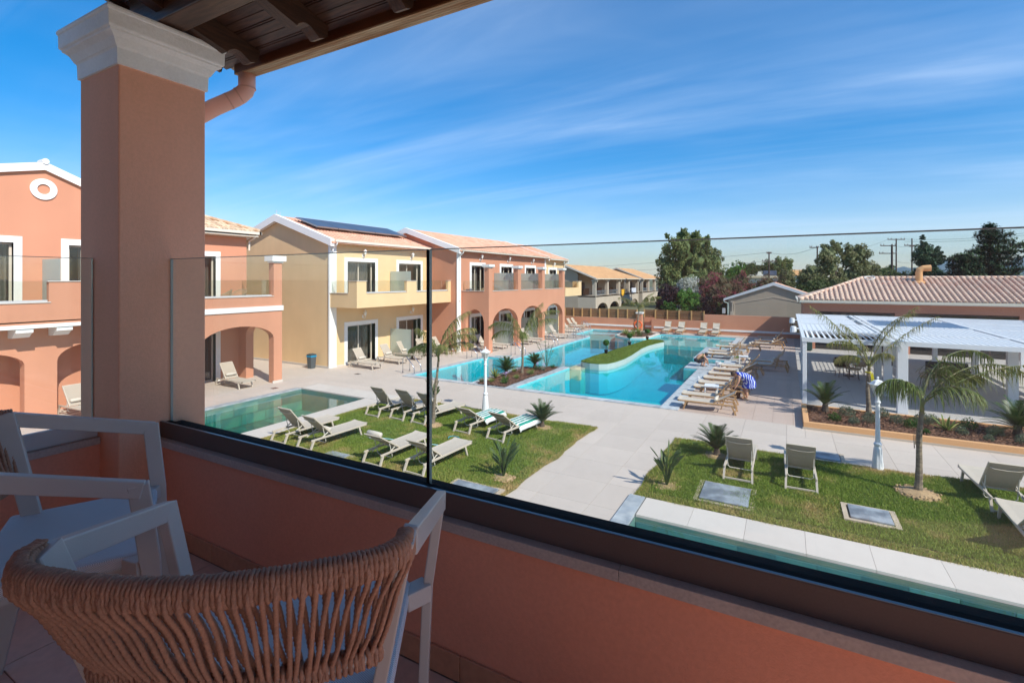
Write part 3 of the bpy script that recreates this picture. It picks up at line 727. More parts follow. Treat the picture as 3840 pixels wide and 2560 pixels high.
# balcony
m = MB()
m.box(XC, -19.1, 18.07, 26.12, 3.22, 3.36)
m.box(-19.3, -19.1, 18.07, 26.12, 3.36, 3.96); m.box(XC, -19.3, 18.07, 18.27, 3.36, 3.96)
for y0, y1 in ((18.07, 18.72), (21.86, 22.70), (25.83, 26.12)): m.box(-19.3, -19.1, y0, y1, 3.96, 4.6)
m.box(-19.7, -19.3, 18.07, 18.27, 3.96, 4.6)
m.build('balcony', YELLOW, C)
m = MB()
for y0, y1 in ((18.72, 21.86), (22.70, 25.83)): m.box(-19.33, -19.07, y0, y1, 3.96, 3.985)
m.box(XC, -19.7, 18.04, 18.3, 3.96, 3.985)
for y0, y1 in ((18.04, 18.75), (21.83, 22.73), (25.8, 26.12)): m.box(-19.33, -19.07, y0, y1, 4.6, 4.63)
m.box(-19.7, -19.33, 18.04, 18.3, 4.6, 4.63); m.build('ledge', STONE_W, C)
for y0, y1 in ((18.74, 21.84), (22.72, 25.81)): railglass(C, -19.21, -19.2, y0, y1, 3.985, 4.62)
railglass(C, XC+.02, -19.72, 18.16, 18.17, 3.985, 4.62)
MB().box(-19.24, -19.17, 18.74, 21.84, 3.985, 4.03).box(-19.24, -19.17, 22.72, 25.81, 3.985, 4.03).build('rail_channel', ALU_SIDE, C)
frosted(-21.05, -19.45, 22.6, 3.98, 5.17, 'frosted screen on the yellow balcony between its two windows')
frosted(-21.05, -19.35, 22.6, 0.02, 1.72, 'frosted screen on the ground between the two doors of the yellow house')
tag(MB().box(-19.36, -19.30, 22.55, 22.65, 0, 1.75).build('screen_post', ALU_DARK), 'dark post at the end of the frosted screen by the yellow house', 'post')
for y, z, l in ((20.4, 6.12, 'wall lantern over the left upper window of the yellow house'), (24.5, 6.12, 'wall lantern over the right upper window of the yellow house'), (20.4, 2.66, 'wall lantern under the yellow balcony over the left door'), (24.5, 2.66, 'wall lantern under the yellow balcony over the right door')):
    wall_lamp(XC, y, z, l)
# solar panels
SOL = mat('solar_glass', (.055, .07, .10), .3, .3, 1.5, spec=.5)
dn = Vector((1, 0, -rs_)).normalized(); up_n = Vector((rs_, 0, 1)).normalized()
def solar(y, w, label):
    t = bpy.data.objects.new('solar_panel', None); COL.objects.link(t); t.parent = C; t.location = Vector((-22.45, y, 7.52))-C.location; t['label'] = label
    def pp(a, b_, h): return Vector((0, a, 0))-dn*b_+up_n*h
    L_ = 1.9
    m = MB(); vs = [pp(a, b_, h) for h in (.02, .10) for b_ in (0, L_) for a in (0, w)]
    m.add(vs, [(0, 2, 3, 1), (4, 5, 7, 6), (0, 1, 5, 4), (2, 6, 7, 3), (0, 4, 6, 2), (1, 3, 7, 5)]); m.build('frame', mat('solar_frame', (.35, .36, .38), .35, metal=.8), t, world=False)
    m = MB(); m.add([pp(.04, .04, .103), pp(w-.04, .04, .103), pp(w-.04, L_-.04, .103), pp(.04, L_-.04, .103)], [(0, 1, 2, 3)]); m.build('glass', SOL, t, world=False)
    m = MB(); m.tube([pp(0, L_+.06, .06), pp(w, L_+.06, .06)], .04, 6); m.build('pipe', ALU_SIDE, t, world=False)
for i, l in enumerate(('nearest solar panel on the yellow house roof', 'second solar panel from the gable edge', 'third solar panel from the gable edge', 'fourth solar panel from the gable edge', 'farthest solar panel on the yellow house roof')):
    solar(18.4+i*1.46, 1.42, l)
t = tag(MB().tube([(-25.3, 17.95, 8.3), (-25.3, 17.95, 8.62)], .012, 5).tube([(-25.05, 18.0, 8.25), (-25.05, 18.0, 8.5)], .01, 5).tube([(-25.45, 17.95, 8.55), (-25.15, 17.95, 8.55)], .008, 4).build('antenna', ALU_SIDE), 'small metal aerial on the gable tip of the yellow house', 'aerial')

# ---- D: salmon house with arcade, E: small yellow house behind it
D = thing('salmon_arcade_house', 'salmon two storey house with round arches and a pillared balcony', 'building', (-21, 32, 0))
XD = -18.6; XB = -16.5
gw = [(27.72, 29.3, 0, 2.15), (31.6, 33.2, 0, 2.12), (35.5, 37.1, 0, 2.12)]; uw = [(27.75, 29.3, 3.38, 5.63), (31.7, 33.3, 3.38, 5.63), (35.7, 37.3, 3.38, 5.63)]
outer = [(26.104, 0)]
for q in gw: outer += [(q[0], 0), (q[0], q[3]), (q[1], q[3]), (q[1], 0)]
outer += [(39.5, 0), (39.5, 6.72), (26.104, 6.72)]
m = MB(); m.plate(outer, [rect(*q) for q in uw], XD-.25, XD, XF)
m.plate([(-26.9, 0), (XD-.003, 0), (XD-.003, 6.6), (-22.75, 7.95), (-26.9, 6.5)], [], 26.1, 26.35, YF)
m.box(-26.9, -26.7, 26.35, 39.5, 0, 6.4); m.box(-26.7, XD-.25, 39.3, 39.5, 0, 6.5); m.build('wall', SALMON, D)
MB().box(-26.7, XD-.25, 26.35, 39.3, 3.1, 3.3).build('floor_slab', ROOM, D)
for a, q in enumerate(gw+uw): xdoor(D, XD, *q, curtain=.8, mirror=a % 2 == 0, dep=.40)
MB().box(XD-.01, XD+.04, 26.06, 26.48, 0, 6.7).box(XD, XD+.04, 39.25, 39.5, 3.4, 6.7).build('corner_pilaster', WHITE, D)
def zr_D(x): return 8.1-rs_*(abs(x+22.75))
m = MB(); slab3(m, [(-22.75, 25.9, 8.1), (-22.75, 39.6, 8.1), (-18.2, 39.6, zr_D(-18.2)), (-18.2, 25.9, zr_D(-18.2))], .1)
slab3(m, [(-22.75, 39.6, 8.1), (-22.75, 25.9, 8.1), (-27.4, 25.9, zr_D(-27.4)), (-27.4, 39.6, zr_D(-27.4))], .1); m.build('roof', TILE_ROOF, D)
roof_tiles(D, (-22.75, 26.1, 8.1), (0, 1, 0), Vector((1, 0, -rs_)).normalized(), 60, 12, .222, .40, TILE_ROOF, 290)
m = MB()
for y in (25.85, 39.42):
    m = MB(); m.plate([(-18.25, zr_D(-18.25)-.26), (-18.25, zr_D(-18.25)+.09), (-22.75, 8.22), (-27.4, zr_D(-27.4)+.09), (-27.4, zr_D(-27.4)-.26), (-22.75, 7.86)], [], y, y+.22, YF); m.build('verge', WHITE, D)
m = MB(); m.box(-18.27, -18.15, 26.1, 39.4, 6.52, 6.64); m.box(-18.6, -18.27, 26.1, 39.4, 6.56, 6.59); m.build('gutter', CREAM, D)
m = MB(); m.tube([(-18.21, 26.28, 6.54), (-18.25, 26.28, 6.4), (-18.5, 26.28, 6.2), (-18.52, 26.28, 5.9), (-18.52, 26.28, 3.3)], .045, 8); m.build('downpipe', WHITE, D)
sv = MB()
for i in range(20): sv.box(XD+.01, XD+.03, 30+i*.4, 30.04+i*.4, 6.35, 6.39)
stuff(sv.build('vent_hole', WHITE, D))
# arcade block
cols = [(26.6, 27.05), (30.5, 30.95), (34.45, 34.9), (38.4, 38.85)]
outer = [(26.6, 0), (27.05, 0)]
for i in range(3): outer += arch(cols[i][1], cols[i+1][0], 0, 1.72, 2.74)[1:-1]+[(cols[i+1][0], 0), (cols[i+1][1], 0)]
o2 = []
for p in outer:
    if not o2 or math.dist(o2[-1], p) > 1e-4: o2.append(p)
outer = o2+[(38.85, 3.93)]
for i in (3, 2, 1): outer += [(cols[i][0]-.0, 3.93)] if False else []
outer += [(26.6, 3.93)]
m = MB(); m.plate(outer, [], XB-.35, XB, XF)
sidep = [(XD, 0), (-18.28, 0)]+arch(-18.28, -16.87, 0, 1.85, 2.76)[1:-1]+[(-16.87, 0), (XB-.35, 0), (XB-.35, 3.93), (XD, 3.93)]
o2 = []
for p in sidep:
    if not o2 or math.dist(o2[-1], p) > 1e-4: o2.append(p)
m.plate(o2, [], 26.602, 26.9, YF)
m.box(XD, XB-.35, 38.6, 38.848, 2.9, 3.93)
m.box(XD, XB-.35, 26.9, 38.6, 3.12, 3.34)
for y0, y1 in cols: m.box(XB-.35, XB-.002, y0+.002, y1-.002, 3.93, 5.45)
m.build('arcade', SALMON, D)
m = MB()
for y0, y1 in cols:
    m.box(XB-.39, XB+.04, y0-.04, y1+.04, 5.43, 5.49); m.box(XB-.46, XB+.11, y0-.11, y1+.11, 5.49, 5.64)
m.build('capital', WHITE, D)
m = MB()
for i in range(3): m.box(XB-.38, XB+.03, cols[i][1], cols[i+1][0], 3.93, 3.955)
m.box(XD, XB-.35, 26.57, 26.93, 3.93, 3.955); m.build('ledge', STONE_W, D)
for i in range(3): railglass(D, XB-.18, XB-.17, cols[i][1]+.02, cols[i+1][0]-.02, 3.955, 4.6)
railglass(D, XD+.03, XB-.37, 26.74, 26.75, 3.955, 4.6)
for k, (y, l0) in enumerate(((30.7, 'second'), (34.66, 'third'), (38.62, 'last'))):
    frosted(XD+.02, XB-.37, y, 3.36, 5.15, f'frosted screen on the upper balcony behind the {l0} arcade pillar')
    frosted(XD+.02, XB-.5, y, .02, 1.68, f'frosted screen at ground level behind the {l0} arcade pillar')
for y, l0 in ((28.8, 'left'), (32.7, 'middle'), (36.7, 'right')): wall_lamp(XD, y, 6.15, f'wall lantern over the {l0} upper window of the salmon arcade house')
E_ = thing('small_yellow_house', 'narrow pale yellow house end behind the salmon arcade', 'building', (-21, 42, 0))
m = MB(); m.plate([(39.5, 0), (40.2, 0), (40.2, 2.12), (41.7, 2.12), (41.7, 0), (43.6, 0), (43.6, 6.5), (39.5, 6.5)], [rect(40.25, 41.7, 3.38, 5.55)], XD-.25, XD-.01, XF); m.box(-26, XD-.25, 43.3, 43.6, 0, 6.4); m.build('wall', YELLOW, E_)
xdoor(E_, XD-.01, 40.2, 41.7, 0, 2.12); xdoor(E_, XD-.01, 40.25, 41.7, 3.38, 5.55)
m = MB(); slab3(m, [(-22.75, 39.66, 8.02), (-22.75, 43.8, 8.02), (-18.2, 43.8, 6.5), (-18.2, 39.66, 6.5)], .1); m.build('roof', TILE_ROOF, E_)
roof_tiles(E_, (-22.75, 39.7, 8.02), (0, 1, 0), Vector((1, 0, -rs_)).normalized(), 18, 12, .222, .40, TILE_ROOF, 0)
m = MB(); m.plate([(-18.25, 6.25), (-18.25, 6.6), (-22.75, 8.15), (-22.75, 7.8)], [], 43.7, 43.92, YF); m.build('verge', WHITE, E_)
m = MB(); m.box(-18.27, -18.15, 39.7, 43.75, 6.42, 6.54); m.tube([(-18.2, 43.5, 6.45), (-18.5, 43.5, 6.15), (-18.5, 43.5, 5.2)], .05, 6); m.build('gutter', CREAM, E_)
m = MB(); m.box(XD, -16.6, 39.2, 43.0, 3.22, 3.36); m.box(-16.8, -16.6, 39.2, 43.0, 3.36, 3.95); m.box(XD, -16.8, 42.8, 43.0, 3.36, 3.95); m.box(-16.8, -16.6, 42.3, 43, 3.95, 4.5); m.box(-17.4, -16.8, 42.8, 43, 3.95, 4.5); m.build('balcony', YELLOW, E_)
railglass(E_, -16.71, -16.7, 39.2, 42.3, 3.95, 4.5)
MB().box(-16.83, -16.57, 42.27, 43.03, 4.5, 4.53).build('ledge', STONE_W, E_)
wall_lamp(XD-.01, 41.0, 5.95, 'small wall lantern on the pale yellow house end')

# ---- A + B: salmon house left of and behind the pillar
B = thing('salmon_gable_house', 'salmon house with white gable, round blind window and arched terrace', 'building', (-24, 9, 0))
XW = -23.0; XBf = -20.3
# right wing
m = MB(); bo = [(8.6, 0), (8.9, 0), (8.9, 0), (11.4, 0), (11.4, 2.2), (13.2, 2.2), (13.2, 0), (14.7, 0), (14.7, 6.75), (8.6, 6.75)]
bo = [(8.6, 0), (11.4, 0), (11.4, 2.2), (13.2, 2.2), (13.2, 0), (14.7, 0), (14.7, 6.75), (8.6, 6.75)]
m.plate(bo, [rect(11.6, 13.2, 3.38, 5.75)], XW-.25, XW, XF)
m.box(-30, XW-.25, 14.45, 14.698, 0, 6.75)
m.build('wall', SALMON, B)
xdoor(B, XW, 11.4, 13.2, 0, 2.2, dep=.35); xdoor(B, XW, 11.6, 13.2, 3.38, 5.75, dep=.35)
ar = [(8.9, 0), (11.1, 0)]+arch(11.1, 14.26, 0, 2.05, 2.68)[1:-1]+[(14.26, 0), (14.68, 0), (14.68, 3.93), (8.9, 3.93)]
o2 = []
for p in ar:
    if not o2 or math.dist(o2[-1], p) > 1e-4: o2.append(p)
m = MB(); m.plate(o2, [], XBf-.35, XBf, XF)
sp = [(XW, 0), (-22.42, 0)]+arch(-22.42, -20.65, 0, 2.05, 2.6)[1:-1]+[(-20.65, 0), (-20.65, 3.93), (XW, 3.93)]
o2 = []
for p in sp:
    if not o2 or math.dist(o2[-1], p) > 1e-4: o2.append(p)
m.plate(o2, [], 14.3, 14.678, YF)
m.box(XW, XBf-.35, 8.9, 14.3, 3.1, 3.34); m.box(XBf-.35, XBf-.002, 14.262, 14.678, 3.93, 5.47)
m.build('arcade', SALMON, B)
m = MB(); m.box(XBf-.39, XBf+.04, 14.22, 14.72, 5.45, 5.52); m.box(XBf-.47, XBf+.12, 14.12, 14.82, 5.52, 5.76); m.build('capital', WHITE, B)
m = MB(); m.box(XBf, XBf+.05, 8.9, 14.72, 3.28, 3.5); m.box(XBf-.02, XBf+.04, 14.68, 14.73, 3.28, 3.5); m.build('string_course', WHITE, B)
m = MB(); m.box(XBf-.38, XBf+.03, 8.9, 14.26, 3.93, 3.955); m.box(XW, XBf-.35, 14.27, 14.71, 3.93, 3.955); m.box(XBf, XBf+.02, 14.2, 14.7, 0, .1); m.build('ledge', STONE_W, B)
railglass(B, XBf-.2, XBf-.19, 8.9, 12.3, 3.955, 4.66); railglass(B, XBf-.2, XBf-.19, 12.31, 14.24, 3.955, 4.66); railglass(B, XW+.02, XBf-.37, 14.45, 14.46, 3.955, 4.66)
m = MB(); m.box(XBf-.25, XBf-.12, 8.9, 14.24, 3.955, 4.0); m.build('rail_channel', ALU_SIDE, B)
# hip roof of the wing
e0 = 6.98; rz = 8.9
m = MB(); m.add([(-22.55, 8.5, e0), (-22.55, 15.1, e0), (-27.6, 10.0, rz), (-27.6, 8.5, rz), (-32.6, 15.1, e0), (-32.6, 8.5, e0)], [(0, 1, 2, 3), (1, 4, 2), (4, 5, 3, 2), (0, 5, 4, 1)])
m.build('roof', TILE_OLD, B)
s1 = (rz-e0)/5.05; dnB = Vector((1, 0, -s1)).normalized(); LB = math.hypot(5.05, rz-e0)
roof_tiles(B, (-27.6, 8.6, rz), (0, 1, 0), dnB, 29, int(LB/.40), .222, LB/int(LB/.40), TILE_OLD, 290, skip=lambda o: (o.y-10.0) > (o.x+27.6)*1.01)
m = MB(); m.tube([(-27.6, 10.0, rz+.04), (-22.55, 15.1, e0+.06)], .10, 8); m.build('hip_ridge', TILE_OLD, B)
m = MB(); m.box(-22.95, -22.5, 8.9, 15.0, 6.75, 6.8); m.box(-22.56, -22.42, 8.9, 15.1, 6.86, 6.99); m.box(-22.99, -22.9, 8.9, 14.75, 6.72, 6.98); m.box(-32, -22.42, 15.0, 15.12, 6.86, 6.99); m.tube([(-22.47, 14.95, 6.9), (-22.6, 14.85, 6.7), (-22.9, 14.78, 6.55), (-22.92, 14.78, 6.1)], .045, 8); m.build('gutter', CREAM, B)
# gable pavilion
XA = -23.0
m = MB(); m.plate([(2.0, 0), (8.9, 0), (8.9, 7.85), (7.2, 8.58), (2.0, 7.25)], [rect(3.9, 6.4, 3.38, 5.95), rect(7.88, 8.75, 3.38, 5.95)], XA-.25, XA+.001, XF)
m.box(-28, XA-.25, 8.65, 8.9, 3.3, 7.9); m.build('gable_wall', SALMON, B)
xdoor(B, XA, 3.9, 6.4, 3.38, 5.95, dep=.3); xdoor(B, XA, 7.88, 8.75, 3.38, 5.95, dep=.3)
m = MB(); n = 28
ring = lambda r: [(7.18+r*math.cos(2*math.pi*i/n), 7.88+r*math.sin(2*math.pi*i/n)) for i in range(n)]
m.plate(ring(.37), [ring(.18)], XA, XA+.05, XF); m.build('oculus_ring', WHITE, B)
m = MB(); m.plate([(1.5, 7.12), (1.5, 7.4), (7.2, 8.84), (9.2, 8.02), (9.2, 7.72), (7.2, 8.56)], [], XA-.2, XA+.12, XF); m.build('verge', WHITE, B)
m = MB(); m.tube([(XA-.3, 7.2, 8.86), (XA+.16, 7.2, 8.86)], .1, 10); m.build('ridge_cap', WHITE, B)
m = MB(); slab3(m, [(XA-.2, 1.5, 7.36), (XA-.2, 7.2, 8.8), (-30, 7.2, 8.8), (-30, 1.5, 7.36)], .08); slab3(m, [(XA-.2, 7.2, 8.8), (XA-.2, 9.2, 7.98), (-30, 9.2, 7.98), (-30, 7.2, 8.8)], .08); m.build('gable_roof', TILE_OLD, B)
XAb = -21.2
m = MB(); m.box(XA, XAb, 2.0, 8.9, 3.2, 3.34); m.box(XAb-.2, XAb, 2.0, 8.9, 3.3, 3.93); m.box(XAb-.2, XAb-.001, 6.76, 8.9, 3.93, 4.62); m.box(XA, XAb-.2, 8.7, 8.9, 3.34, 4.6); m.build('balcony', SALMON, B)
m = MB(); m.box(XAb-.23, XAb+.03, 2.0, 6.8, 3.93, 3.96); m.box(XAb-.23, XAb+.03, 6.72, 8.93, 4.62, 4.65); m.build('ledge', STONE_W, B)
m = MB(); m.box(XA, XAb+.06, 2.0, 8.95, 3.12, 3.24); m.build('cornice', WHITE, B)
railglass(B, XAb-.11, XAb-.10, 2.0, 6.74, 3.96, 4.64)
MB().box(XAb-.15, XAb-.06, 2.0, 6.74, 3.96, 4.02).build('rail_channel', ALU_SIDE, B)
for y0 in (4.35, 5.95, 6.95):
    b_ = MB(); b_.plate([(XAb-.95, 3.12), (XAb+.02, 3.12), (XAb+.02, 2.99), (XAb-.12, 2.95), (XAb-.3, 2.82), (XAb-.45, 2.80), (XAb-.95, 2.80)], [], y0, y0+.42, YF); b_.build('bracket', WHITE, B)
gp = [(2.0, 0), (2.6, 0)]+arch(2.6, 6.35, 0, 1.9, 2.45)[1:-1]+[(6.35, 0), (7.18, 0)]+arch(7.18, 9.2, 0, 1.9, 2.45)[1:-1]+[(9.2, 0), (9.3, 0), (9.3, 3.12), (2.0, 3.12)]
o2 = []
for p in gp:
    if not o2 or math.dist(o2[-1], p) > 1e-4: o2.append(p)
m = MB(); m.plate(o2, [], XA+.75, XA+1.15, XF); m.build('ground_arcade', SALMON, B)
m = MB(); m.box(XA-.25, XA-.05, 1.5, 7.0, 0, 3.2); m.box(XA-.25, XA-.02, 6.98, 7.6, 0, 3.2); m.box(XA-.25, XA-.05, 9.25, 11.4, 0, 3.3); m.build('terrace_wall', SALMON, B)
xdoor(B, XA-.05, 7.6, 9.25, 0, 2.3, dep=.2, band=.1)
frosted(XA+.02, XAb-.3, 7.15, 3.36, 5.4, 'frosted screen on the gable house balcony between window and door')

# ---- boundary wall with timber fence
WY = 45.2
bw = thing('boundary_wall', 'low salmon boundary wall with white band behind the pool', 'wall', (-9, WY, 0))
m = MB(); m.box(-19.6, -12.02, WY, WY+.25, -.02, 1.06); m.box(-12.0, -11.56, WY-.12, WY+.3, -.02, 1.53); m.box(-11.56, -10.5, WY+.55, WY+.75, 0, 1.2); m.box(-10.5, -6.2, WY, WY+.25, -.02, 1.12); m.box(-10.7, -10.5, WY, WY+.74, 0, 1.12); m.box(-6.2, .22, WY-.002, WY+.25, -.02, 1.66); m.box(.22, 1.3, WY+.02, WY+.2, -.02, .42)
m.build('wall', SALMON, bw)
m = MB(); m.box(-17.3, -12.02, WY-.04, WY, .30, .46); m.box(-11.4, -10.5, WY+.5, WY+.55, .30, .46); m.box(-10.5, 1.3, WY-.04, WY-.002, .30, .46); m.build('band', WHITE, bw)
m = MB(); m.box(-12.06, -11.5, WY-.18, WY+.36, 1.53, 1.60); m.box(-12.1, -11.46, WY-.22, WY+.4, 1.60, 1.68); m.build('pier_cap', WHITE, bw)
def fence(name, label, xs, z0, z1, y=WY+.1, end=None):
    t = thing(name, label, 'fence', ((xs[0]+xs[-1])/2, y, z0))
    for x in xs: MB().box(x-.045, x+.045, y-.09, y+.0, z0-.08, z1+.02).build('post', WOOD_P, t)
    ns = 7; h = (z1-z0)/ns
    for a, b_ in zip(xs[:-1], xs[1:]):
        me = MB().box(.05, b_-a-.05, .0, .03, .004, h*.90).mesh('fence_slat', WOOD_F)
        for i in range(ns):
            g = .0 if random.random() < .7 else random.uniform(-.006, .004)
            inst('slat', me, t, (a-t.location.x, 0, i*h+g), (random.uniform(-.02, .02), 0, 0))
    return t
fence('timber_fence', 'left stretch of brown slatted timber fence on the boundary wall', [-19.2, -18.29, -17.4, -16.51, -15.62, -14.73, -13.84, -12.94, -12.04], 1.10, 1.9)
fence('timber_fence', 'right stretch of brown slatted timber fence with four bays and pale posts', [-10.38, -9.32, -8.31, -7.27, -6.23], 1.16, 1.94)
fence('timber_fence', 'open slatted fence bay set back beside the capped wall pier', [-11.5, -10.45], 1.05, 1.9, WY+.65)
t = thing('slat_gate', 'narrow dark horizontal slat gate at the right end of the boundary wall', 'gate', (.65, WY, 0))
for x in (.26, .42, 1.2): MB().box(x-.03, x+.03, WY+.05, WY+.1, 0, 1.66).build('post', WOOD_D, t)
for i in range(9): MB().box(.24, 1.3, WY, WY+.03, .48+i*.13, .56+i*.13).build('slat', WOOD_D, t)

# ---- G: service house with hipped roof right
G = thing('service_house', 'long single storey salmon house with pink hipped tile roof behind the pergola', 'building', (9, 39.1, 0))
m = MB(); m.plate([(1.05, 0), (1.68, 0), (1.68, 2.55), (6.0, 2.55), (6.0, 0), (6.75, 0), (6.75, 2.57), (11.75, 2.57), (11.75, 0), (12.5, 0), (12.5, 2.57), (20, 2.57), (20, 0), (20.5, 0), (20.5, 3.1), (1.05, 3.1)], [], 39.1, 39.4, YF)
m.box(1.05, 1.3, 39.4, 47.2, 0, 3.1); m.box(1.3, 20.5, 47, 47.2, 0, 3.1); m.build('wall', mat('salmon_stucco_deep', (.56, .25, .165), .9, .05, .5, .35, 90), G)
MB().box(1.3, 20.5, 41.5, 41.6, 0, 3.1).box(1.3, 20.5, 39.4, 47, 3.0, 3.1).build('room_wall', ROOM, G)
m = MB()
for a, b_ in ((1.68, 6.0), (6.75, 11.75), (12.5, 20)):
    k = int((b_-a)/1.1); 
    for i in range(k+1): m.box(a+(b_-a)*i/k-.03, a+(b_-a)*i/k+.03, 39.22, 39.28, 0, 2.55)
    m.box(a, b_, 39.22, 39.28, 2.48, 2.55)
m.build('door_frame', ALU_DARK, G)
for a, b_ in ((1.68, 6.0), (6.75, 11.75), (12.5, 20)): MB().box(a, b_, 39.24, 39.25, .02, 2.5).build('pane', DARKPANE, G)
sx = 1.45/4.2
m = MB(); m.add([(.75, 38.75, 3.32), (20.9, 38.75, 3.32), (17, 43.05, 4.78), (4.75, 43.05, 4.78), (.75, 47.4, 3.32), (20.9, 47.4, 3.32)], [(0, 1, 2, 3), (0, 3, 4), (3, 2, 5, 4), (1, 5, 2), (0, 4, 5, 1)]); m.build('roof', TILE_PINK, G)
sG = 1.46/4.3; dG = Vector((0, -1, -sG)).normalized(); LG = math.hypot(4.3, 1.46); ndg = 14
roof_tiles(G, (.75, 43.05, 4.78), (1, 0, 0), dG, 66, ndg, .29, LG/ndg, TILE_PINK, 296, rad=.10, skip=lambda o: o.x < .75+(o.y-38.75)*.93+.05)
m = MB()
for i in range(40): m.tube([(4.75+i*.31, 43.05, 4.82), (4.75+i*.31+.33, 43.05, 4.80)], [.12, .10], 8)
for i in range(16):
    a = i/16; b_ = (i+1.05)/16; f = lambda q: (.75+4.0*q, 38.75+4.3*q, 3.36+1.46*q)
    m.tube([f(a), f(b_)], [.12, .10], 8)
stuff(m.build('ridge_tile', TILE_PINK, G, smooth=True))
m = MB(); m.box(.7, 21, 38.62, 38.76, 3.16, 3.30); m.box(.62, .76, 38.62, 47.4, 3.16, 3.30); m.build('gutter', CREAM, G)
m = MB(); m.box(.76, 21, 38.76, 39.1, 3.1, 3.16); m.build('soffit', WHITE, G)
v = thing('roof_vent', 'bent apricot vent duct rising from the pink tile roof', 'vent', (7.78, 42.3, 4.4))
m = MB(); m.tube([(0, 0, 0), (0, 0, .75), (.04, 0, .92), (.2, 0, 1.03), (.62, 0, 1.05)], [.2, .2, .21, .2, .22], 14, cap=True); m.build('duct', ORANGE_T, v, world=False)
m = MB(); m.lathe([(.42, -.05), (.40, .12), (.22, .18)], 14); m.build('collar', ORANGE_T, v, world=False)
t = thing('cable_coil', 'coil of white cable lying on the hip of the pink roof', 'cable', (5.1, 42.5, 4.72))
MB().tube([(.3*math.cos(a*.35), .2*math.sin(a*.35), .12*math.sin(a*.35)+.02+a*.003) for a in range(40)], .018, 5, False).build('coil', WHITE, t, world=False)

# ---- K: taupe gable building behind the wall
K = thing('taupe_gable_building', 'windowless taupe building with pale grey gable edge behind the wall', 'building', (-1, 52, 0))
m = MB(); m.plate([(-4.95, 0), (2.8, 0), (2.8, 2.72), (-1.07, 4.15), (-4.95, 2.72)], [], 52, 52.3, YF); m.box(-4.95, -4.7, 52.3, 62, 0, 2.6); m.build('wall', TAUPE, K)
m = MB(); m.plate([(-5.35, 2.62), (-5.35, 2.84), (-1.07, 4.42), (3.2, 2.84), (3.2, 2.62), (-1.07, 4.12)], [], 51.8, 52.05, YF); m.build('verge', mat('pale_grey_verge', (.62, .64, .68), .7), K)
m = MB(); m.plate([(-4.4, 2.34), (-4.4, 2.40), (-1.07, 3.05), (2.8, 2.3), (2.8, 2.24), (-1.07, 2.99)], [], 51.97, 52, YF); m.plate(rect(-4.45, -4.38, 1.0, 2.35), [], 51.97, 52, YF); m.build('relief_line', BEIGE, K)
m = MB(); slab3(m, [(-5.3, 52.05, 2.8), (-1.07, 52.05, 4.38), (-1.07, 63, 4.38), (-5.3, 63, 2.8)], .1); slab3(m, [(-1.07, 52.05, 4.38), (3.2, 52.05, 2.8), (3.2, 63, 2.8), (-1.07, 63, 4.38)], .1); m.build('roof', TILE_ROOF, K)
m = MB(); m.tube([(-5.35, 51.9, 2.75), (-5.3, 51.9, 2.5), (-4.98, 51.94, 2.4), (-4.98, 51.94, 0)], .06, 8); m.build('downpipe', mat('pale_green_pipe', (.42, .50, .45), .5), K)
m = MB(); m.box(-4.75, -4.45, 51.85, 52, 1.25, 1.6); m.box(-4.62, -4.52, 51.88, 52, 1.6, 2.5); m.box(-4.72, -4.5, 51.85, 52, 2.45, 2.6); m.build('meter_box', BEIGE, K)
tag(MB().box(-5.45, -5.2, 51.6, 51.9, 1.4, 1.9).build('junction_box', ALU_SIDE), 'grey electrical box beside the taupe building pipe', 'box')

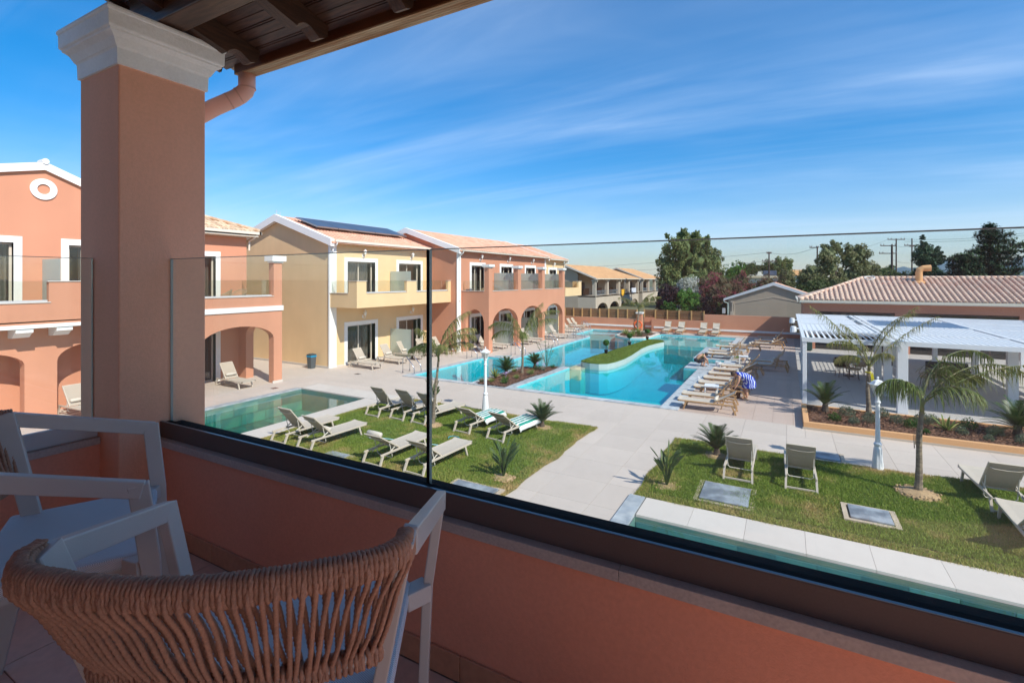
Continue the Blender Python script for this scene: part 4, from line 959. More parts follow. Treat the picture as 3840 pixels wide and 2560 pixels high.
# ---- F: old beige arcaded houses far left behind the fence
def beige_house(name, label, y0, n, bay, xf, verge=True, side=True, hipend=True, seed=0):
    t = thing(name, label, 'building', (xf-5, y0+n*bay/2, 0)); y1 = y0+n*bay; zl, zt = 2.15, 4.45
    pts = [(y0, -.5)]
    for i in range(n):
        a, b_ = y0+bay*i+.9, y0+bay*(i+1)-.2
        if i == 0: pts += [(a, -.5)]
        else: pts += [(a, -.5)]
        pts += arch(a, b_, -.5, -.1, 1.0)[1:-1]+[(b_, -.5)]
    pts += [(y1, -.5), (y1, zl), (y0, zl)]; o2 = []
    for p in pts:
        if not o2 or math.dist(o2[-1], p) > 1e-4: o2.append(p)
    m = MB(); m.plate(o2, [], xf-.35, xf, XF); m.box(xf-3, xf-.35, y0, y0+.3, -.5, zl); m.box(xf-3, xf, y0, y1, zl-.2, zl-.01); m.build('wall', BEIGE, t)
    m = MB(); m.plate([(xf-10, -.5), (xf-2.8, -.5), (xf-2.8, 5.55), (xf-5.1, 6.9), (xf-10, 5)], [], y0-.02, y0+.25, YF); m.box(xf-3.05, xf-2.8, y0, y1, -.5, 5.5); m.build('inner_wall', TAUPE, t)
    m = MB(); 
    for i in range(n+1): m.box(xf-.5, xf-.02, max(y0, y0+bay*i-.3) if i else y0+.02, y0+bay*i+.35 if i else y0+.6, zl, zt)
    m.build('pillar', BEIGE, t)
    m = MB()
    for i in range(n+1): m.box(xf-.6, xf+.08, (y0+bay*i-.38) if i else y0-.1, y0+bay*i+.45 if i else y0+.7, zt-.02, zt+.2)
    m.build('capital', STONE_W, t)
    for i in range(n):
        a = y0+bay*i+1.2
        MB().box(xf-2.82, xf-2.74, a+.2, a+1.5, zl, 4.2).build('door', ALU_DARK, t)
        MB().box(xf-2.4, xf-2.3, a-.2, a+2.4, zl+.1, zl+1.1).build('timber_screen', WOOD_F, t)
        m = MB(); c0, c1 = y0+bay*i+.4, y0+bay*(i+1)-.3
        m.tube([(xf-.25, c0, zl+.75), (xf-.25, c1, zl+.75)], .03, 5); m.tube([(xf-.25, c0, zl+.1), (xf-.25, c1, zl+.1)], .025, 5)
        k = 9
        for j in range(k): 
            ya, yb = c0+(c1-c0)*j/k, c0+(c1-c0)*(j+1)/k
            m.tube([(xf-.25, ya, zl+.1), (xf-.25, yb, zl+.75)], .02, 4); m.tube([(xf-.25, yb, zl+.1), (xf-.25, ya, zl+.75)], .02, 4)
        m.build('railing', mat('blue_grey_railing', (.16, .20, .24), .5), t)
    xr = xf-5.2; zr = 7.05
    m = MB(); yh = y1-5 if hipend else y1
    m.add([(xf+.35, y0-.5, 4.82), (xf+.35, y1+.6, 4.82), (xr, yh, zr), (xr, y0-.5, zr), (xr-5.5, y1+.6, 4.82), (xr-5.5, y0-.5, 4.82)], [(0, 1, 2, 3), (1, 4, 2), (3, 2, 4, 5)]); m.build('roof', TILE_ORANGE, t)
    m = MB(); m.plate([(xf+.35, 4.62), (xf+.35, 4.86), (xr, zr+.08), (xr-5, 5.05), (xr-5, 4.8), (xr, zr-.2)], [], y0-.55, y0-.35, YF); m.build('verge', STONE_W, t)
    m = MB(); m.box(xf+.3, xf+.42, y0-.3, y1+.6, 4.68, 4.82); 
    for yy in (y0+.1, y0+bay*2+.1, y1-.2): m.tube([(xf+.36, yy, 4.7), (xf+.3, yy, 4.3), (xf+.06, yy, 4.1), (xf+.06, yy, 0)], .05, 5)
    m.build('gutter', CREAM, t)
    return t
beige_house('old_beige_house', 'nearer old beige house with orange tile roof, pillared gallery and arches', 71.6, 4, 6.2, -25.4)
beige_house('old_beige_house', 'farther old beige house with orange tile roof partly behind the big tree', 99.5, 3, 5.6, -25.4)
tag(MB().box(-25.14, -25.08, 84.3, 86.3, 2.0, 2.95).add([(-25.07, 84.6, 2.0), (-25.07, 85.4, 2.0), (-25.07, 85.0, 1.6)], [(0, 1, 2)]).build('beach_towel', mat('yellow_towel', (.80, .42, .03), .9)), 'orange yellow towel hung over the gallery rail of the beige house', 'towel')
tag(MB().box(-25.14, -25.08, 90.7, 93.6, 2.2, 3.1).build('bed_sheet', mat('patterned_sheet', (.62, .63, .70), .9, .3, 6)), 'white patterned sheet hung over the gallery rail of the beige house', 'sheet')
# white flat-roofed building beyond
Hh = thing('white_flat_building', 'white flat roofed building with cream roof edge beyond the oleanders', 'building', (-6, 120, 0))
m = MB(); m.box(-12.6, .8, 120, 128, -.5, 5.0); m.build('wall', WHITE, Hh)
m = MB(); m.box(-13, 1.2, 119.4, 128.5, 5.0, 5.45); m.build('roof_edge', mat('cream_roof_edge', (.72, .60, .42), .8), Hh)
for x in (-11, -5, -1.5): MB().box(x, x+1.6, 119.9, 120, 1.5, 3.4).build('window', ALU_DARK, Hh)
for x in (-8.5, -4.6, -.8): 
    MB().box(x, x+1.1, 119.5, 120, 3.7, 4.5).build('air_conditioner', ALU_W, Hh)
for x, l in ((-11.0, 'dark solar water panel on the white flat roof, left one'), (-4.5, 'dark solar water panel on the white flat roof behind the utility pole')):
    m = MB(); vs_ = [(x, 121, 5.6), (x+2.6, 121, 5.6), (x+2.6, 122, 6.6), (x, 122, 6.6), (x, 121.1, 5.5), (x+2.6, 121.1, 5.5), (x+2.6, 122.1, 6.5), (x, 122.1, 6.5)]; m.add(vs_, [(0, 1, 2, 3), (7, 6, 5, 4), (0, 4, 5, 1), (1, 5, 6, 2), (2, 6, 7, 3), (3, 7, 4, 0)]); tag(m.build('solar_heater', SOL), l, 'solar heater', 'solar water heaters on the white building')
H2 = thing('far_tiled_house', 'distant house with orange tiled roof and brick chimney', 'building', (0, 148, 0))
MB().box(-4, 5, 148, 154, 0, 5.6).build('wall', WHITE, H2)
m = MB(); m.add([(-4.5, 147.5, 5.6), (5.5, 147.5, 5.6), (4, 151, 7.2), (-1, 151, 7.2), (-4.5, 154.5, 5.6), (5.5, 154.5, 5.6)], [(0, 1, 2, 3), (3, 2, 5, 4), (0, 3, 4), (1, 5, 2)]); m.build('roof', TILE_ORANGE, H2)
MB().box(-.6, 0, 149.5, 150.1, 6.4, 8.2).build('chimney', mat('brick_red', (.4, .12, .06), .9), H2)

# ---- pergola
PG = thing('pergola', 'large white aluminium louvred pergola over the grey terrace', 'pergola', (.55, 21.5, 0))
posts = [(.52, .66, 21.5, 21.64), (3.40, 3.70, 21.72, 22.0), (3.42, 3.70, 24.64, 24.8), (3.62, 3.9, 28.7, 28.9), (7.1, 7.4, 24.7, 24.9), (7.1, 7.3, 28.6, 28.8), (9.6, 9.9, 21.8, 22.05), (.62, .76, 28.6, 28.75), (.75, .9, 35.8, 36), (3.7, 3.9, 35.8, 36), (7.2, 7.4, 35.8, 36.0), (10.8, 11, 35.8, 36), (10.8, 11.1, 28.7, 28.9), (10.8, 11.1, 24.7, 24.9), (5.4, 5.6, 35.8, 36), (9.0, 9.2, 35.8, 36)]
for p in posts: MB().box(p[0], p[1], p[2], p[3], 0, 2.36).build('post', ALU_W, PG, bevel=.008)
m = MB()
for x0, x1, y0, y1 in ((.50, 3.40, 21.48, 21.62), (3.40, 13, 21.72, 21.86), (.5, 3.4, 24.6, 24.72), (3.5, 13, 24.6, 24.72), (.5, 13, 28.6, 28.72), (.6, 13, 32.2, 32.32), (.6, 13, 35.85, 36.0)): m.box(x0, x1, y0, y1, 2.36, 2.52)
for x in (.50, 3.26, 3.52, 7.15, 10.9): m.box(x, x+.12, 21.62 if x < 3.4 else 21.86, 35.85, 2.361, 2.519)
m.build('beam', ALU_W, PG)
def louvres(x0, x1, y0, y1, pitch, tilt):
    me = MB().box(-pitch*.495, pitch*.495, y0+.02, y1-.02, -.012, .012).mesh('louvre_blade', ALU_W)
    n = int((x1-x0)/pitch)
    for i in range(n): inst('louvre', me, PG, (x0+pitch*(i+.5)-.55, -21.5, 2.475), (0, R(tilt), 0))
louvres(.64, 3.24, 21.62, 24.6, .185, 42)
louvres(.64, 3.24, 24.72, 28.6, .185, 4)
louvres(.64, 3.24, 28.72, 32.2, .30, -4)
louvres(.64, 3.24, 32.32, 35.8, .30, -4)
for (x0, x1) in ((3.66, 7.13), (7.29, 10.88)):
    for y0, y1 in ((21.86, 24.6), (24.72, 28.6), (28.72, 32.2), (32.32, 35.8)):
        op_ = (x0 < 4 and y0 == 28.72)
        louvres(x0, x1, y0, y1, .19, -46 if op_ else 5)
for y, l in ((25.3, 'white floodlight on the nearer left corner of the pergola roof'), (30.6, 'white floodlight on the farther left edge of the pergola roof')):
    t = thing('floodlight', l, 'floodlight', (.5, y, 2.5), 0, 'white floodlights on the pergola edge')
    MB().tube([(0, 0, 0), (-.12, 0, .02)], .03, 6).build('arm', ALU_W, t, world=False); MB().lathe([(.03, .14), (.11, .12), (.14, -.12), (.10, -.16)], 10, (-.24, 0, -.02)).build('head', ALU_W, t, world=False)
t = thing('crank_handle', 'thin white crank rod hanging by the inner pergola post', 'crank', (3.62, 24.2, 2.3))
MB().tube([(0, 0, 0), (0, 0, -1.0), (.18, 0, -1.15), (.2, 0, -1.35)], .012, 6).build('rod', ALU_W, t, world=False); MB().tube([(0, 0, -.82), (0, 0, -1.0)], .02, 6).build('grip', BLACK, t, world=False)
# ------------------------------------------------------------------ loungers
def lounger(label, fr, sling, backang, pillow=None, group='', W_=.62, lenn=1.92, legw=.045, wood=False):
    """head legs at y=0, foot end at +y"""
    t = thing('sun_lounger', label, 'sun lounger', (0, 0, 0), 0, group)
    hz = .31; hw = W_/2; a = R(backang); hy = .70; bl = .80
    m = MB()
    for s in (-1, 1):
        m.beam((s*(hw-.02), .04, hz), (s*(hw-.02), lenn, hz), .04, .05)
    m.beam((-hw, lenn-.02, hz), (hw, lenn-.02, hz), .04, .05); m.beam((-hw, hy+.05, hz-.02), (hw, hy+.05, hz-.02), .03, .03); m.beam((-hw+.02, 1.3, hz-.02), (hw-.02, 1.3, hz-.02), .03, .03)
    m.build('frame', fr, t, world=False, bevel=.006)
    for s in (-1, 1):
        m = MB(); m.beam((s*(hw-.02), .12, hz), (s*(hw-.01), -.02, 0), legw, .055, up=(0, 1, 0), taper=.9); m.build('leg', fr, t, world=False)
        m = MB(); m.beam((s*(hw-.02), 1.62, hz), (s*(hw-.01), 1.72, 0), legw, .055, up=(0, 1, 0), taper=.85); m.build('leg', fr, t, world=False)
    MB().beam((-hw+.02, .01, .07), (hw-.02, .01, .07), .03, .035).build('crossbar', fr, t, world=False)
    # seat sling, slightly sagging, lip at the foot end
    m = MB(); n = 10; vs = []
    for j in range(n+1):
        y = hy+.02+(lenn+.02-hy-.02)*j/n; z = hz+.032-.012*math.sin(math.pi*j/n)+(.02 if j == n else 0)
        for x in (-hw+.012, -hw*.5, 0, hw*.5, hw-.012): vs.append((x, y, z-(.012 if abs(x) < hw*.6 else 0)))
    vs += [(x, y, z-.012) for x, y, z in vs]; q = 5*(n+1)
    fs = [(5*j+i, 5*j+i+1, 5*j+i+6, 5*j+i+5) for j in range(n) for i in range(4)]; fs += [tuple(q+k for k in reversed(f)) for f in fs]
    fs += [(5*j, 5*j+5, q+5*j+5, q+5*j) for j in range(n)]+[(5*j+4, q+5*j+4, q+5*j+9, 5*j+9) for j in range(n)]+[(5*n+i, 5*n+i+1, q+5*n+i+1, q+5*n+i)[::-1] for i in range(4)]
    m.add(vs, fs); m.build('seat_sling', sling, t, world=False, smooth=False)
    # back rest
    B0 = Vector((0, hy, hz+.03)); dirv = Vector((0, -math.cos(a), math.sin(a))); nn = Vector((0, math.sin(a), math.cos(a)))
    m = MB()
    for s in (-1, 1): m.beam(B0+Vector((s*(hw-.035), 0, 0)), B0+Vector((s*(hw-.035), 0, 0))+dirv*bl, .028, .03, up=tuple(nn))
    m.beam(B0+dirv*bl*.99+Vector((-hw+.03, 0, 0)), B0+dirv*bl*.99+Vector((hw-.03, 0, 0)), .03, .025, up=tuple(nn))
    p0 = B0+dirv*(bl*.86)-nn*.035
    m.tube([p0+Vector((-hw+.05, 0, 0)), p0+Vector((-hw+.12, 0, 0))-nn*.015-dirv*.02, p0-nn*.02-dirv*.03, p0+Vector((hw-.12, 0, 0))-nn*.015-dirv*.02, p0+Vector((hw-.05, 0, 0))], .009, 5)
    bf = m.build('backrest_frame', fr, t, world=False)
    m = MB(); vs = []
    for j in range(5):
        c = B0+dirv*bl*j/4+nn*(.016-.02*math.sin(math.pi*j/4))
        for x in (-hw+.045, -hw*.4, hw*.4, hw-.045): vs.append(c+Vector((x, 0, 0))-nn*(.008 if abs(x) < hw*.5 else 0))
    vs += [v-nn*.012 for v in vs]; q = 20
    fs = [(4*j+i, 4*j+4+i, 4*j+5+i, 4*j+i+1) for j in range(4) for i in range(3)]; fs += [tuple(q+k for k in reversed(f)) for f in fs]
    fs += [(4*j, q+4*j, q+4*j+4, 4*j+4) for j in range(4)]+[(4*j+3, 4*j+7, q+4*j+7, q+4*j+3) for j in range(4)]
    m.add(vs, fs); m.build('backrest_sling', sling if wood else SLING_D, t, world=False)
    # U-shaped prop bar with notched rack
    c = B0+dirv*bl*.5; m = MB(); by = c.y+.12; bz = .13
    m.tube([c+Vector((-hw+.05, 0, -.03)), (-hw+.05, by-.02, bz+.05), (-hw+.09, by, bz), (hw-.09, by, bz), (hw-.05, by-.02, bz+.05), c+Vector((hw-.05, 0, -.03))], .011 if not wood else .014, 6)
    for s in (-1, 1): m.beam((s*(hw-.05), .28, hz-.05), (s*(hw-.05), hy-.08, hz+.12), .012, .025)
    m.build('support_bar', fr if wood else STEELP, t, world=False)
    if pillow is not None:
        k = B0+dirv*(bl*pillow)+nn*.065; m = MB()
        m.tube([k+Vector((-.24, 0, 0)), k+Vector((-.22, 0, 0)), k+Vector((0, 0, 0)), k+Vector((.22, 0, 0)), k+Vector((.24, 0, 0))], [.035, .06, .066, .06, .035], 10)
        m.build('pillow', CUSHION, t, world=False, smooth=True)
    return t
STEELP = mat('painted_bar', (.62, .57, .50), .4, 0)
LG = 'grey metal loungers on the lawns'; LW = 'teak loungers lined up along the pool edge'; LF = 'light metal loungers on the terraces before the houses'
def place(o, x, y, rz=0, z=0): o.location = (x, y, z); o.rotation_euler = (0, 0, R(rz)); return o
up_ = lounger('lawn lounger nearest the green pool, back raised high', FRAME_L, SLING, 52, None, LG); place(up_, -12.55, 8.93, -1, .04)
def L_(src, x, y, rz, label, group=LG, z=.04): return dup(src, (x, y, z), R(rz), label, group)
low = lounger('lawn lounger with a white pillow roll at its head, beside the hatch', FRAME_L, SLING, 33, .93, LG); place(low, -9.02, 9.0, -2, .04)
p_b = lounger('lawn lounger second from the green pool, small pillow behind its raised back', FRAME_L, SLING, 45, .12, LG); place(p_b, -11.45, 8.93, -4, .04)
nop = lounger('front lawn lounger crossed by the glass joint of our railing, low back', FRAME_L, SLING, 36, None, LG); place(nop, -7.72, 9.05, -3, .04)
L_(up_, -12.24, 12.24, -2, 'lawn lounger of the back row nearest the green pool corner')
L_(up_, -11.25, 12.35, -4, 'middle lounger of the back row, in front of the strelitzia plant')
L_(up_, -10.31, 12.31, -8, 'back row lounger standing behind the palm trunk on the left lawn')
tw1 = L_(low, -8.56, 12.23, -6, 'lawn lounger with striped towel near the left lamp post')
tw2 = L_(nop, -7.31, 12.1, -8, 'lawn lounger with striped towel beside the cycad')
for q in list(tw1.children):
    if q.name.startswith('pillow'): bpy.data.objects.remove(q)
L_(up_, -.98, 12.4, 0, 'lounger on the right lawn beside the cycad, seen from behind')
rr = L_(up_, .28, 12.5, 1, 'lounger on the right lawn behind the big slate hatch, seen from behind')
L_(up_, 3.86, 13.2, 2, 'lounger at the right edge of the photo standing behind the nearest palm')
L_(nop, 3.82, 11.2, -2, 'lounger cut off by the right edge of the photo, only its foot end showing')
# towels on two of them
TOW = bpy.data.materials.new('striped_towel'); TOW.use_nodes = True; nt = TOW.node_tree; b_ = nt.nodes['Principled BSDF']; b_.inputs['Roughness'].default_value = .95
tcx = nt.nodes.new('ShaderNodeTexCoord'); sx_ = nt.nodes.new('ShaderNodeSeparateXYZ'); nt.links.new(tcx.outputs['Generated'], sx_.inputs[0])
mm = nt.nodes.new('ShaderNodeMath'); mm.operation = 'MULTIPLY'; mm.inputs[1].default_value = 5.5; nt.links.new(sx_.outputs[0], mm.inputs[0])
fr_ = nt.nodes.new('ShaderNodeMath'); fr_.operation = 'FRACT'; nt.links.new(mm.outputs[0], fr_.inputs[0])
gt = nt.nodes.new('ShaderNodeMath'); gt.operation = 'GREATER_THAN'; gt.inputs[1].default_value = .5; nt.links.new(fr_.outputs[0], gt.inputs[0])
mxx = nt.nodes.new('ShaderNodeMix'); mxx.data_type = 'RGBA'; nt.links.new(gt.outputs[0], mxx.inputs[0]); mxx.inputs[6].default_value = (.78, .78, .76, 1); mxx.inputs[7].default_value = (.01, .26, .20, 1); nt.links.new(mxx.outputs[2], b_.inputs['Base Color'])
def towel(lg, y0, y1, label, seed):
    n, k = 14, 10; vs = []; hw = .36; rs = random.Random(seed)
    for j in range(n+1):
        for i in range(k+1):
            x = -hw-.06+(2*hw+.12)*i/k; y = y0+(y1-y0)*j/n+.03*math.sin(i*1.3+seed); z = .372+.012*noise.noise(Vector((x*9, y*7, seed)))
            if abs(x) > .31: z -= (abs(x)-.31)*1.4; x = x*.96
            if j == 0: z -= .05
            vs.append((x, y, z))
    m = MB(); m.add(vs, [((k+1)*j+i, (k+1)*j+i+1, (k+1)*(j+1)+i+1, (k+1)*(j+1)+i) for j in range(n) for i in range(k)])
    o = m.build('striped_towel', TOW, smooth=True); o.location = lg.location; o.rotation_euler = lg.rotation_euler
    sm = o.modifiers.new('thick', 'SOLIDIFY'); sm.thickness = .008
    tag(o, label, 'towel', 'green and white striped towels')
towel(tw1, .72, 1.78, 'green and white striped towel spread on the lounger near the lamp post', 1)
towel(tw2, .74, 1.82, 'green and white striped towel with folded edge on the lounger beside the cycad', 4)

# terrace loungers before the houses (light frame), lying along X with feet towards the pool
fac = lounger('terrace lounger before the yellow house, left of its glass door', FRAME_L, SLING, 55, .22, LF); place(fac, -20.45, 19.1, -90)
fn = lounger('terrace lounger by the arched terrace of the salmon gable house', FRAME_L, SLING, 55, .22, LF); place(fn, -22.1, 13.0, -90)
for x, y, rz, l in ((-20.35, 21.0, -90, 'terrace lounger right of the yellow house door, before the frosted screen'), (-20.45, 21.35+1.1, -88, 'terrace lounger just behind the frosted screen post'), (-20.3, 24.0, -90, 'terrace lounger under the yellow balcony before the second door'), (-20.1, 25.2, -90, 'terrace lounger at the salmon side wall end'),
    (-18.35, 27.75, -90, 'lounger in the first salmon arch behind the ladder'), (-18.3, 28.9, -90, 'second lounger beneath the salmon arcade'), (-17.8, 31.7, -90, 'lounger between the second and third arcade pillars, left one'), (-17.7, 32.9, -90, 'lounger between the second and third arcade pillars, right one'),
    (-17.2, 35.1, -90, 'lounger reaching out from the last arch, nearer one'), (-17.0, 36.4, -90, 'lounger reaching out from the last arch, farther one'), (-17.9, 41.0, -90, 'lounger before the small yellow house end'), (-18.4, 43.4, -90, 'lounger by the far boundary wall, nearer one'), (-18.3, 44.2, -90, 'lounger by the far boundary wall, farther one'), (-22.2, 10.6, -90, 'lounger mostly hidden behind the balcony pillar'), (-22.2, 7.6, -85, 'lounger on the gable house terrace seen left of the pillar')):
    L_(fac, x, y, rz, l, LF, 0)

# teak loungers on the right of the pool: head at +x, feet at -x
tk = lounger('nearest teak lounger by the pool corner, white roll pillow on its low back', TEAK, SLING, 30, .12, LW, wood=True); place(tk, -1.55, 18.93, 90)
tk2 = lounger('second teak lounger from the near pool corner', TEAK, SLING, 50, .12, LW, wood=True); place(tk2, -1.6, 19.95, 90)
T_ = lambda s, x, y, rz, l, g=LW: dup(s, (x, y, .0), R(rz), l, g)
T_(tk2, -1.4, 21.5, 90, 'teak lounger just behind the nearer white side table')
T_(tk2, -1.36, 22.45, 90, 'teak lounger before the woman in blue')
T_(tk, -1.32, 23.6, 90, 'teak lounger just beyond the woman in blue')
T_(tk2, -1.27, 24.85, 91, 'second teak lounger beyond the woman in blue')
T_(tk, -1.2, 26.15, 90, 'third teak lounger beyond the woman in blue, low back')
T_(tk2, -1.0, 27.3, 89, 'teak lounger behind the white buckets')
T_(tk, -2.2, 31.5, 90, 'teak lounger on the slab beyond the small pool channel, nearer of two')
T_(tk2, -2.3, 32.75, 90, 'teak lounger on the slab beyond the small pool channel, farther of two')
T_(tk2, -2.15, 35.1, 90, 'teak lounger beside the farther turf pad')
T_(tk, -1.5, 36.4, 90, 'teak lounger at the far end of the pool row')
GS = 'teak loungers standing in the shade of the terrace'
T_(tk2, .05, 28.7, 88, 'shaded teak lounger on the terrace, nearer of the lone pair', GS)
T_(tk2, .1, 30.0, 90, 'shaded teak lounger on the terrace, farther of the lone pair', GS)
T_(tk, -.2, 38.1, 90, 'teak lounger at the back with white roll pillow, half in sun', GS)
T_(tk2, -.1, 39.8, 90, 'shaded teak lounger second from the back', GS)
T_(tk2, 0.0, 41.9, 90, 'farthest shaded teak lounger before the boundary wall', GS)
GB = 'four teak loungers facing the pool along the boundary wall'
tb = lounger('leftmost of the four teak loungers along the boundary wall', TEAK, SLING, 58, .3, GB, wood=True); place(tb, -9.1, 44.95, 180)
for x, l in ((-7.95, 'second from left of the teak loungers along the boundary wall'), (-6.15, 'third from left of the teak loungers along the boundary wall'), (-5.15, 'rightmost of the four teak loungers along the boundary wall')):
    T_(tb, x, 44.95, 180, l, GB)

# ------------------------------------------------------------------ small furniture
PLASTIC = mat('white_plastic', (.80, .80, .80), .35, .02, 4)
def side_table(x, y, label, s=1.0):
    t = thing('side_table', label, 'table', (x, y, 0), R(4), 'white plastic side tables')
    m = MB(); m.plate(rect(-.24, .24, -.24, .24), [], .40, .43, lambda u, v, w: (u, v, w)); m.plate(rect(-.22, .22, -.22, .22), [rect(-.2, .2, -.2, .2)], .36, .40, lambda u, v, w: (u, v, w)); m.build('table_top', PLASTIC, t, world=False, bevel=.01)
    for a in (-1, 1):
        for c in (-1, 1): MB().beam((a*.2, c*.2, .40), (a*.22, c*.22, 0), .035, .035, taper=.8).build('leg', PLASTIC, t, world=False)
    t.scale = (s, s, s); return t
side_table(-2.62, 21.1, 'white plastic side table between the second and third teak loungers', 1.12)
side_table(-2.1, 30.3, 'white plastic side table beyond the row, near the squatting man')
side_table(-18.0, 40.4, 'white plastic side table before the small yellow house end')
def bucket(x, y, s, label):
    t = thing('bucket', label, 'bucket', (x, y, 0), 0, 'white buckets beside the pool')
    m = MB(); m.lathe([(.11*s, 0), (.135*s, .26*s), (.14*s, .27*s), (.125*s, .27*s), (.10*s, .03)], 14); m.build('body', PLASTIC, t, world=False, smooth=False)
    MB().tube([(-.135*s, 0, .25*s), (-.1*s, -.07*s, .33*s), (0, -.1*s, .36*s), (.1*s, -.07*s, .33*s), (.135*s, 0, .25*s)], .005, 5).build('handle', STEEL, t, world=False); return t
bucket(-3.2, 28.45, 1.1, 'white bucket with handle standing on the slab, left one of two'); bucket(-2.93, 28.2, 1.0, 'white bucket with handle, right and nearer one of two')
t = thing('waste_bin', 'dark grey bin with blue liner by the yellow side wall', 'bin', (-21.95, 17.62, 0))
m = MB(); m.lathe([(.19, 0), (.20, .02), (.245, .62), (.25, .64)], 4); m.build('body', mat('bin_plastic', (.075, .085, .095), .5, .05), t, world=False, bevel=.03)
MB().lathe([(.262, .60), (.262, .68), (.25, .68)], 4).build('liner', mat('blue_liner', (.0, .25, .48), .4), t, world=False, bevel=.02)
MB().lathe([(.255, .68), (.25, .74), (.12, .78)], 4).build('lid', mat('bin_lid', (.05, .06, .065), .5), t, world=False, bevel=.02)
for q in t.children: q.rotation_euler = (0, 0, R(45))
t = thing('waste_bin', 'green wheeled bin in the shade left of the pergola', 'bin', (1.17, 38.0, 0))
MB().box(-.3, .3, -.3, .3, .05, .95).build('body', mat('green_bin', (.035, .08, .07), .5), t, world=False, bevel=.04); MB().box(-.33, .33, -.34, .34, .95, 1.02).build('lid', mat('green_bin', (.035, .08, .07), .5), t, world=False, bevel=.03)
for s in (-.2, .2): 
    o = MB().lathe([(.09, -.025), (.09, .025)], 12).build('wheel', BLACK, t, world=False); o.location = (s, .3, .09); o.rotation_euler = (0, R(90), 0)
# drains
for x, y, l in ((-18.6, 17.65, 'small square floor drain near the first pool ladder'), (-19.3, 13.6, 'tiny floor drain beside the green pool')):
    t = thing('floor_drain', l, 'drain', (x, y, 0)); MB().box(-.13, .13, -.13, .13, .001, .006).build('rim', STEEL, t, world=False)
    m = MB(); [m.box(-.11, .11, -.1+i*.045, -.08+i*.045, .006, .009) for i in range(5)]; m.build('grate', ALU_DARK, t, world=False)
# pool ladders
def ladder(x, y, rz, label):
    t = thing('pool_ladder', label, 'ladder', (x, y, .03), R(rz), 'steel ladders round the pool')
    for s in (-.26, .26):
        MB().tube([(s, -.62, 0), (s, -.62, .62), (s, -.58, .74), (s, -.48, .80), (s, -.36, .78), (s, .02, .42), (s, .10, .30), (s, .12, .1), (s, .12, -.95)], .021, 8).build('handrail', STEEL, t, world=False, smooth=True)
        MB().lathe([(.05, 0), (.05, .012), (.03, .02)], 10, (s, -.62, 0)).build('flange', STEEL, t, world=False)
    for i in range(3): MB().box(-.25, .25, .09, .16, -.28-.25*i, -.255-.25*i).build('step', STEEL, t, world=False)
    return t
lad = ladder(-16.2, 19.2, -90, 'pool ladder nearest the yellow house')
for x, y, rz, l in ((-15.95, 24.5, -90, 'pool ladder before the first salmon arch'), (-14.2, 26.75, -90, 'pool ladder at the inner corner of the deck'), (-14.2, 31.7, -90, 'pool ladder in the middle of the long left edge'), (-14.2, 36.9, -90, 'pool ladder near the far end of the long left edge'), (-15.98, 40.2, -90, 'pool ladder of the shallow far basin'), (-15.98, 43.2, -90, 'farthest pool ladder near the boundary wall')):
    dup(lad, (x, y, .03), R(rz), l)
# lamp posts
LP_W = mat('lamp_post_white', (.80, .80, .81), .45, .03, 6)
def lamp_post(x, y, label):
    t = thing('lamp_post', label, 'lamp post', (x, y, .0), 0, 'white cast lamp posts')
    m = MB(); m.lathe([(.14, 0), (.14, .03), (.125, .05), (.12, .10), (.095, .42), (.08, .55), (.07, .62), (.075, .63), (.085, .65), (.085, .68), (.07, .70), (.055, .72), (.048, 1.2), (.044, 1.66), (.058, 1.67), (.062, 1.70), (.05, 1.72), (.045, 1.74), (.045, 1.84), (.06, 1.86), (.06, 1.88)], 14)
    for k in range(10):
        a = 2*math.pi*k/10; m.beam((.118*math.cos(a), .118*math.sin(a), .10), (.078*math.cos(a), .078*math.sin(a), .56), .018, .012)
    m.build('post', LP_W, t, world=False, smooth=False)
    lz = 1.88
    m = MB(); m.lathe([(.075, 0), (.08, .02), (.07, .03)], 6, (0, 0, lz)); m.lathe([(.175, .235), (.18, .25), (.165, .262), (.10, .33), (.075, .345), (.03, .36), (.012, .37), (.022, .39), (.026, .41), (.012, .44)], 6, (0, 0, lz))
    hexa = lambda r, z: [(r*math.cos(math.pi*k/3), r*math.sin(math.pi*k/3), lz+z) for k in range(6)]
    A, B_ = hexa(.075, .025), hexa(.155, .235)
    for k in range(6): m.beam(A[k], B_[k], .014, .014); m.beam((B_[k][0]*1.0, B_[k][1], lz+.245), (B_[k][0]*1.32, B_[k][1]*1.32, lz+.275), .02, .012)
    m.build('lantern', LP_W, t, world=False)
    m = MB(); A, B_ = hexa(.070, .03), hexa(.148, .233); m.add(A+B_, [(k, (k+1) % 6, 6+(k+1) % 6, 6+k) for k in range(6)]); m.build('lantern_glass', LAMPGLASS, t, world=False)
    m = MB(); m.ico((0, 0, lz+.13), .038, 1); m.lathe([(.02, .03), (.02, .09)], 8, (0, 0, lz)); m.build('bulb', mat('bulb_cream', (.72, .62, .48), .3), t, world=False, smooth=True)
    return t
lamp_post(-9.29, 14.75, 'white lamp post at the back edge of the left lawn')
lamp_post(1.95, 14.92, 'white lamp post at the back edge of the right lawn')
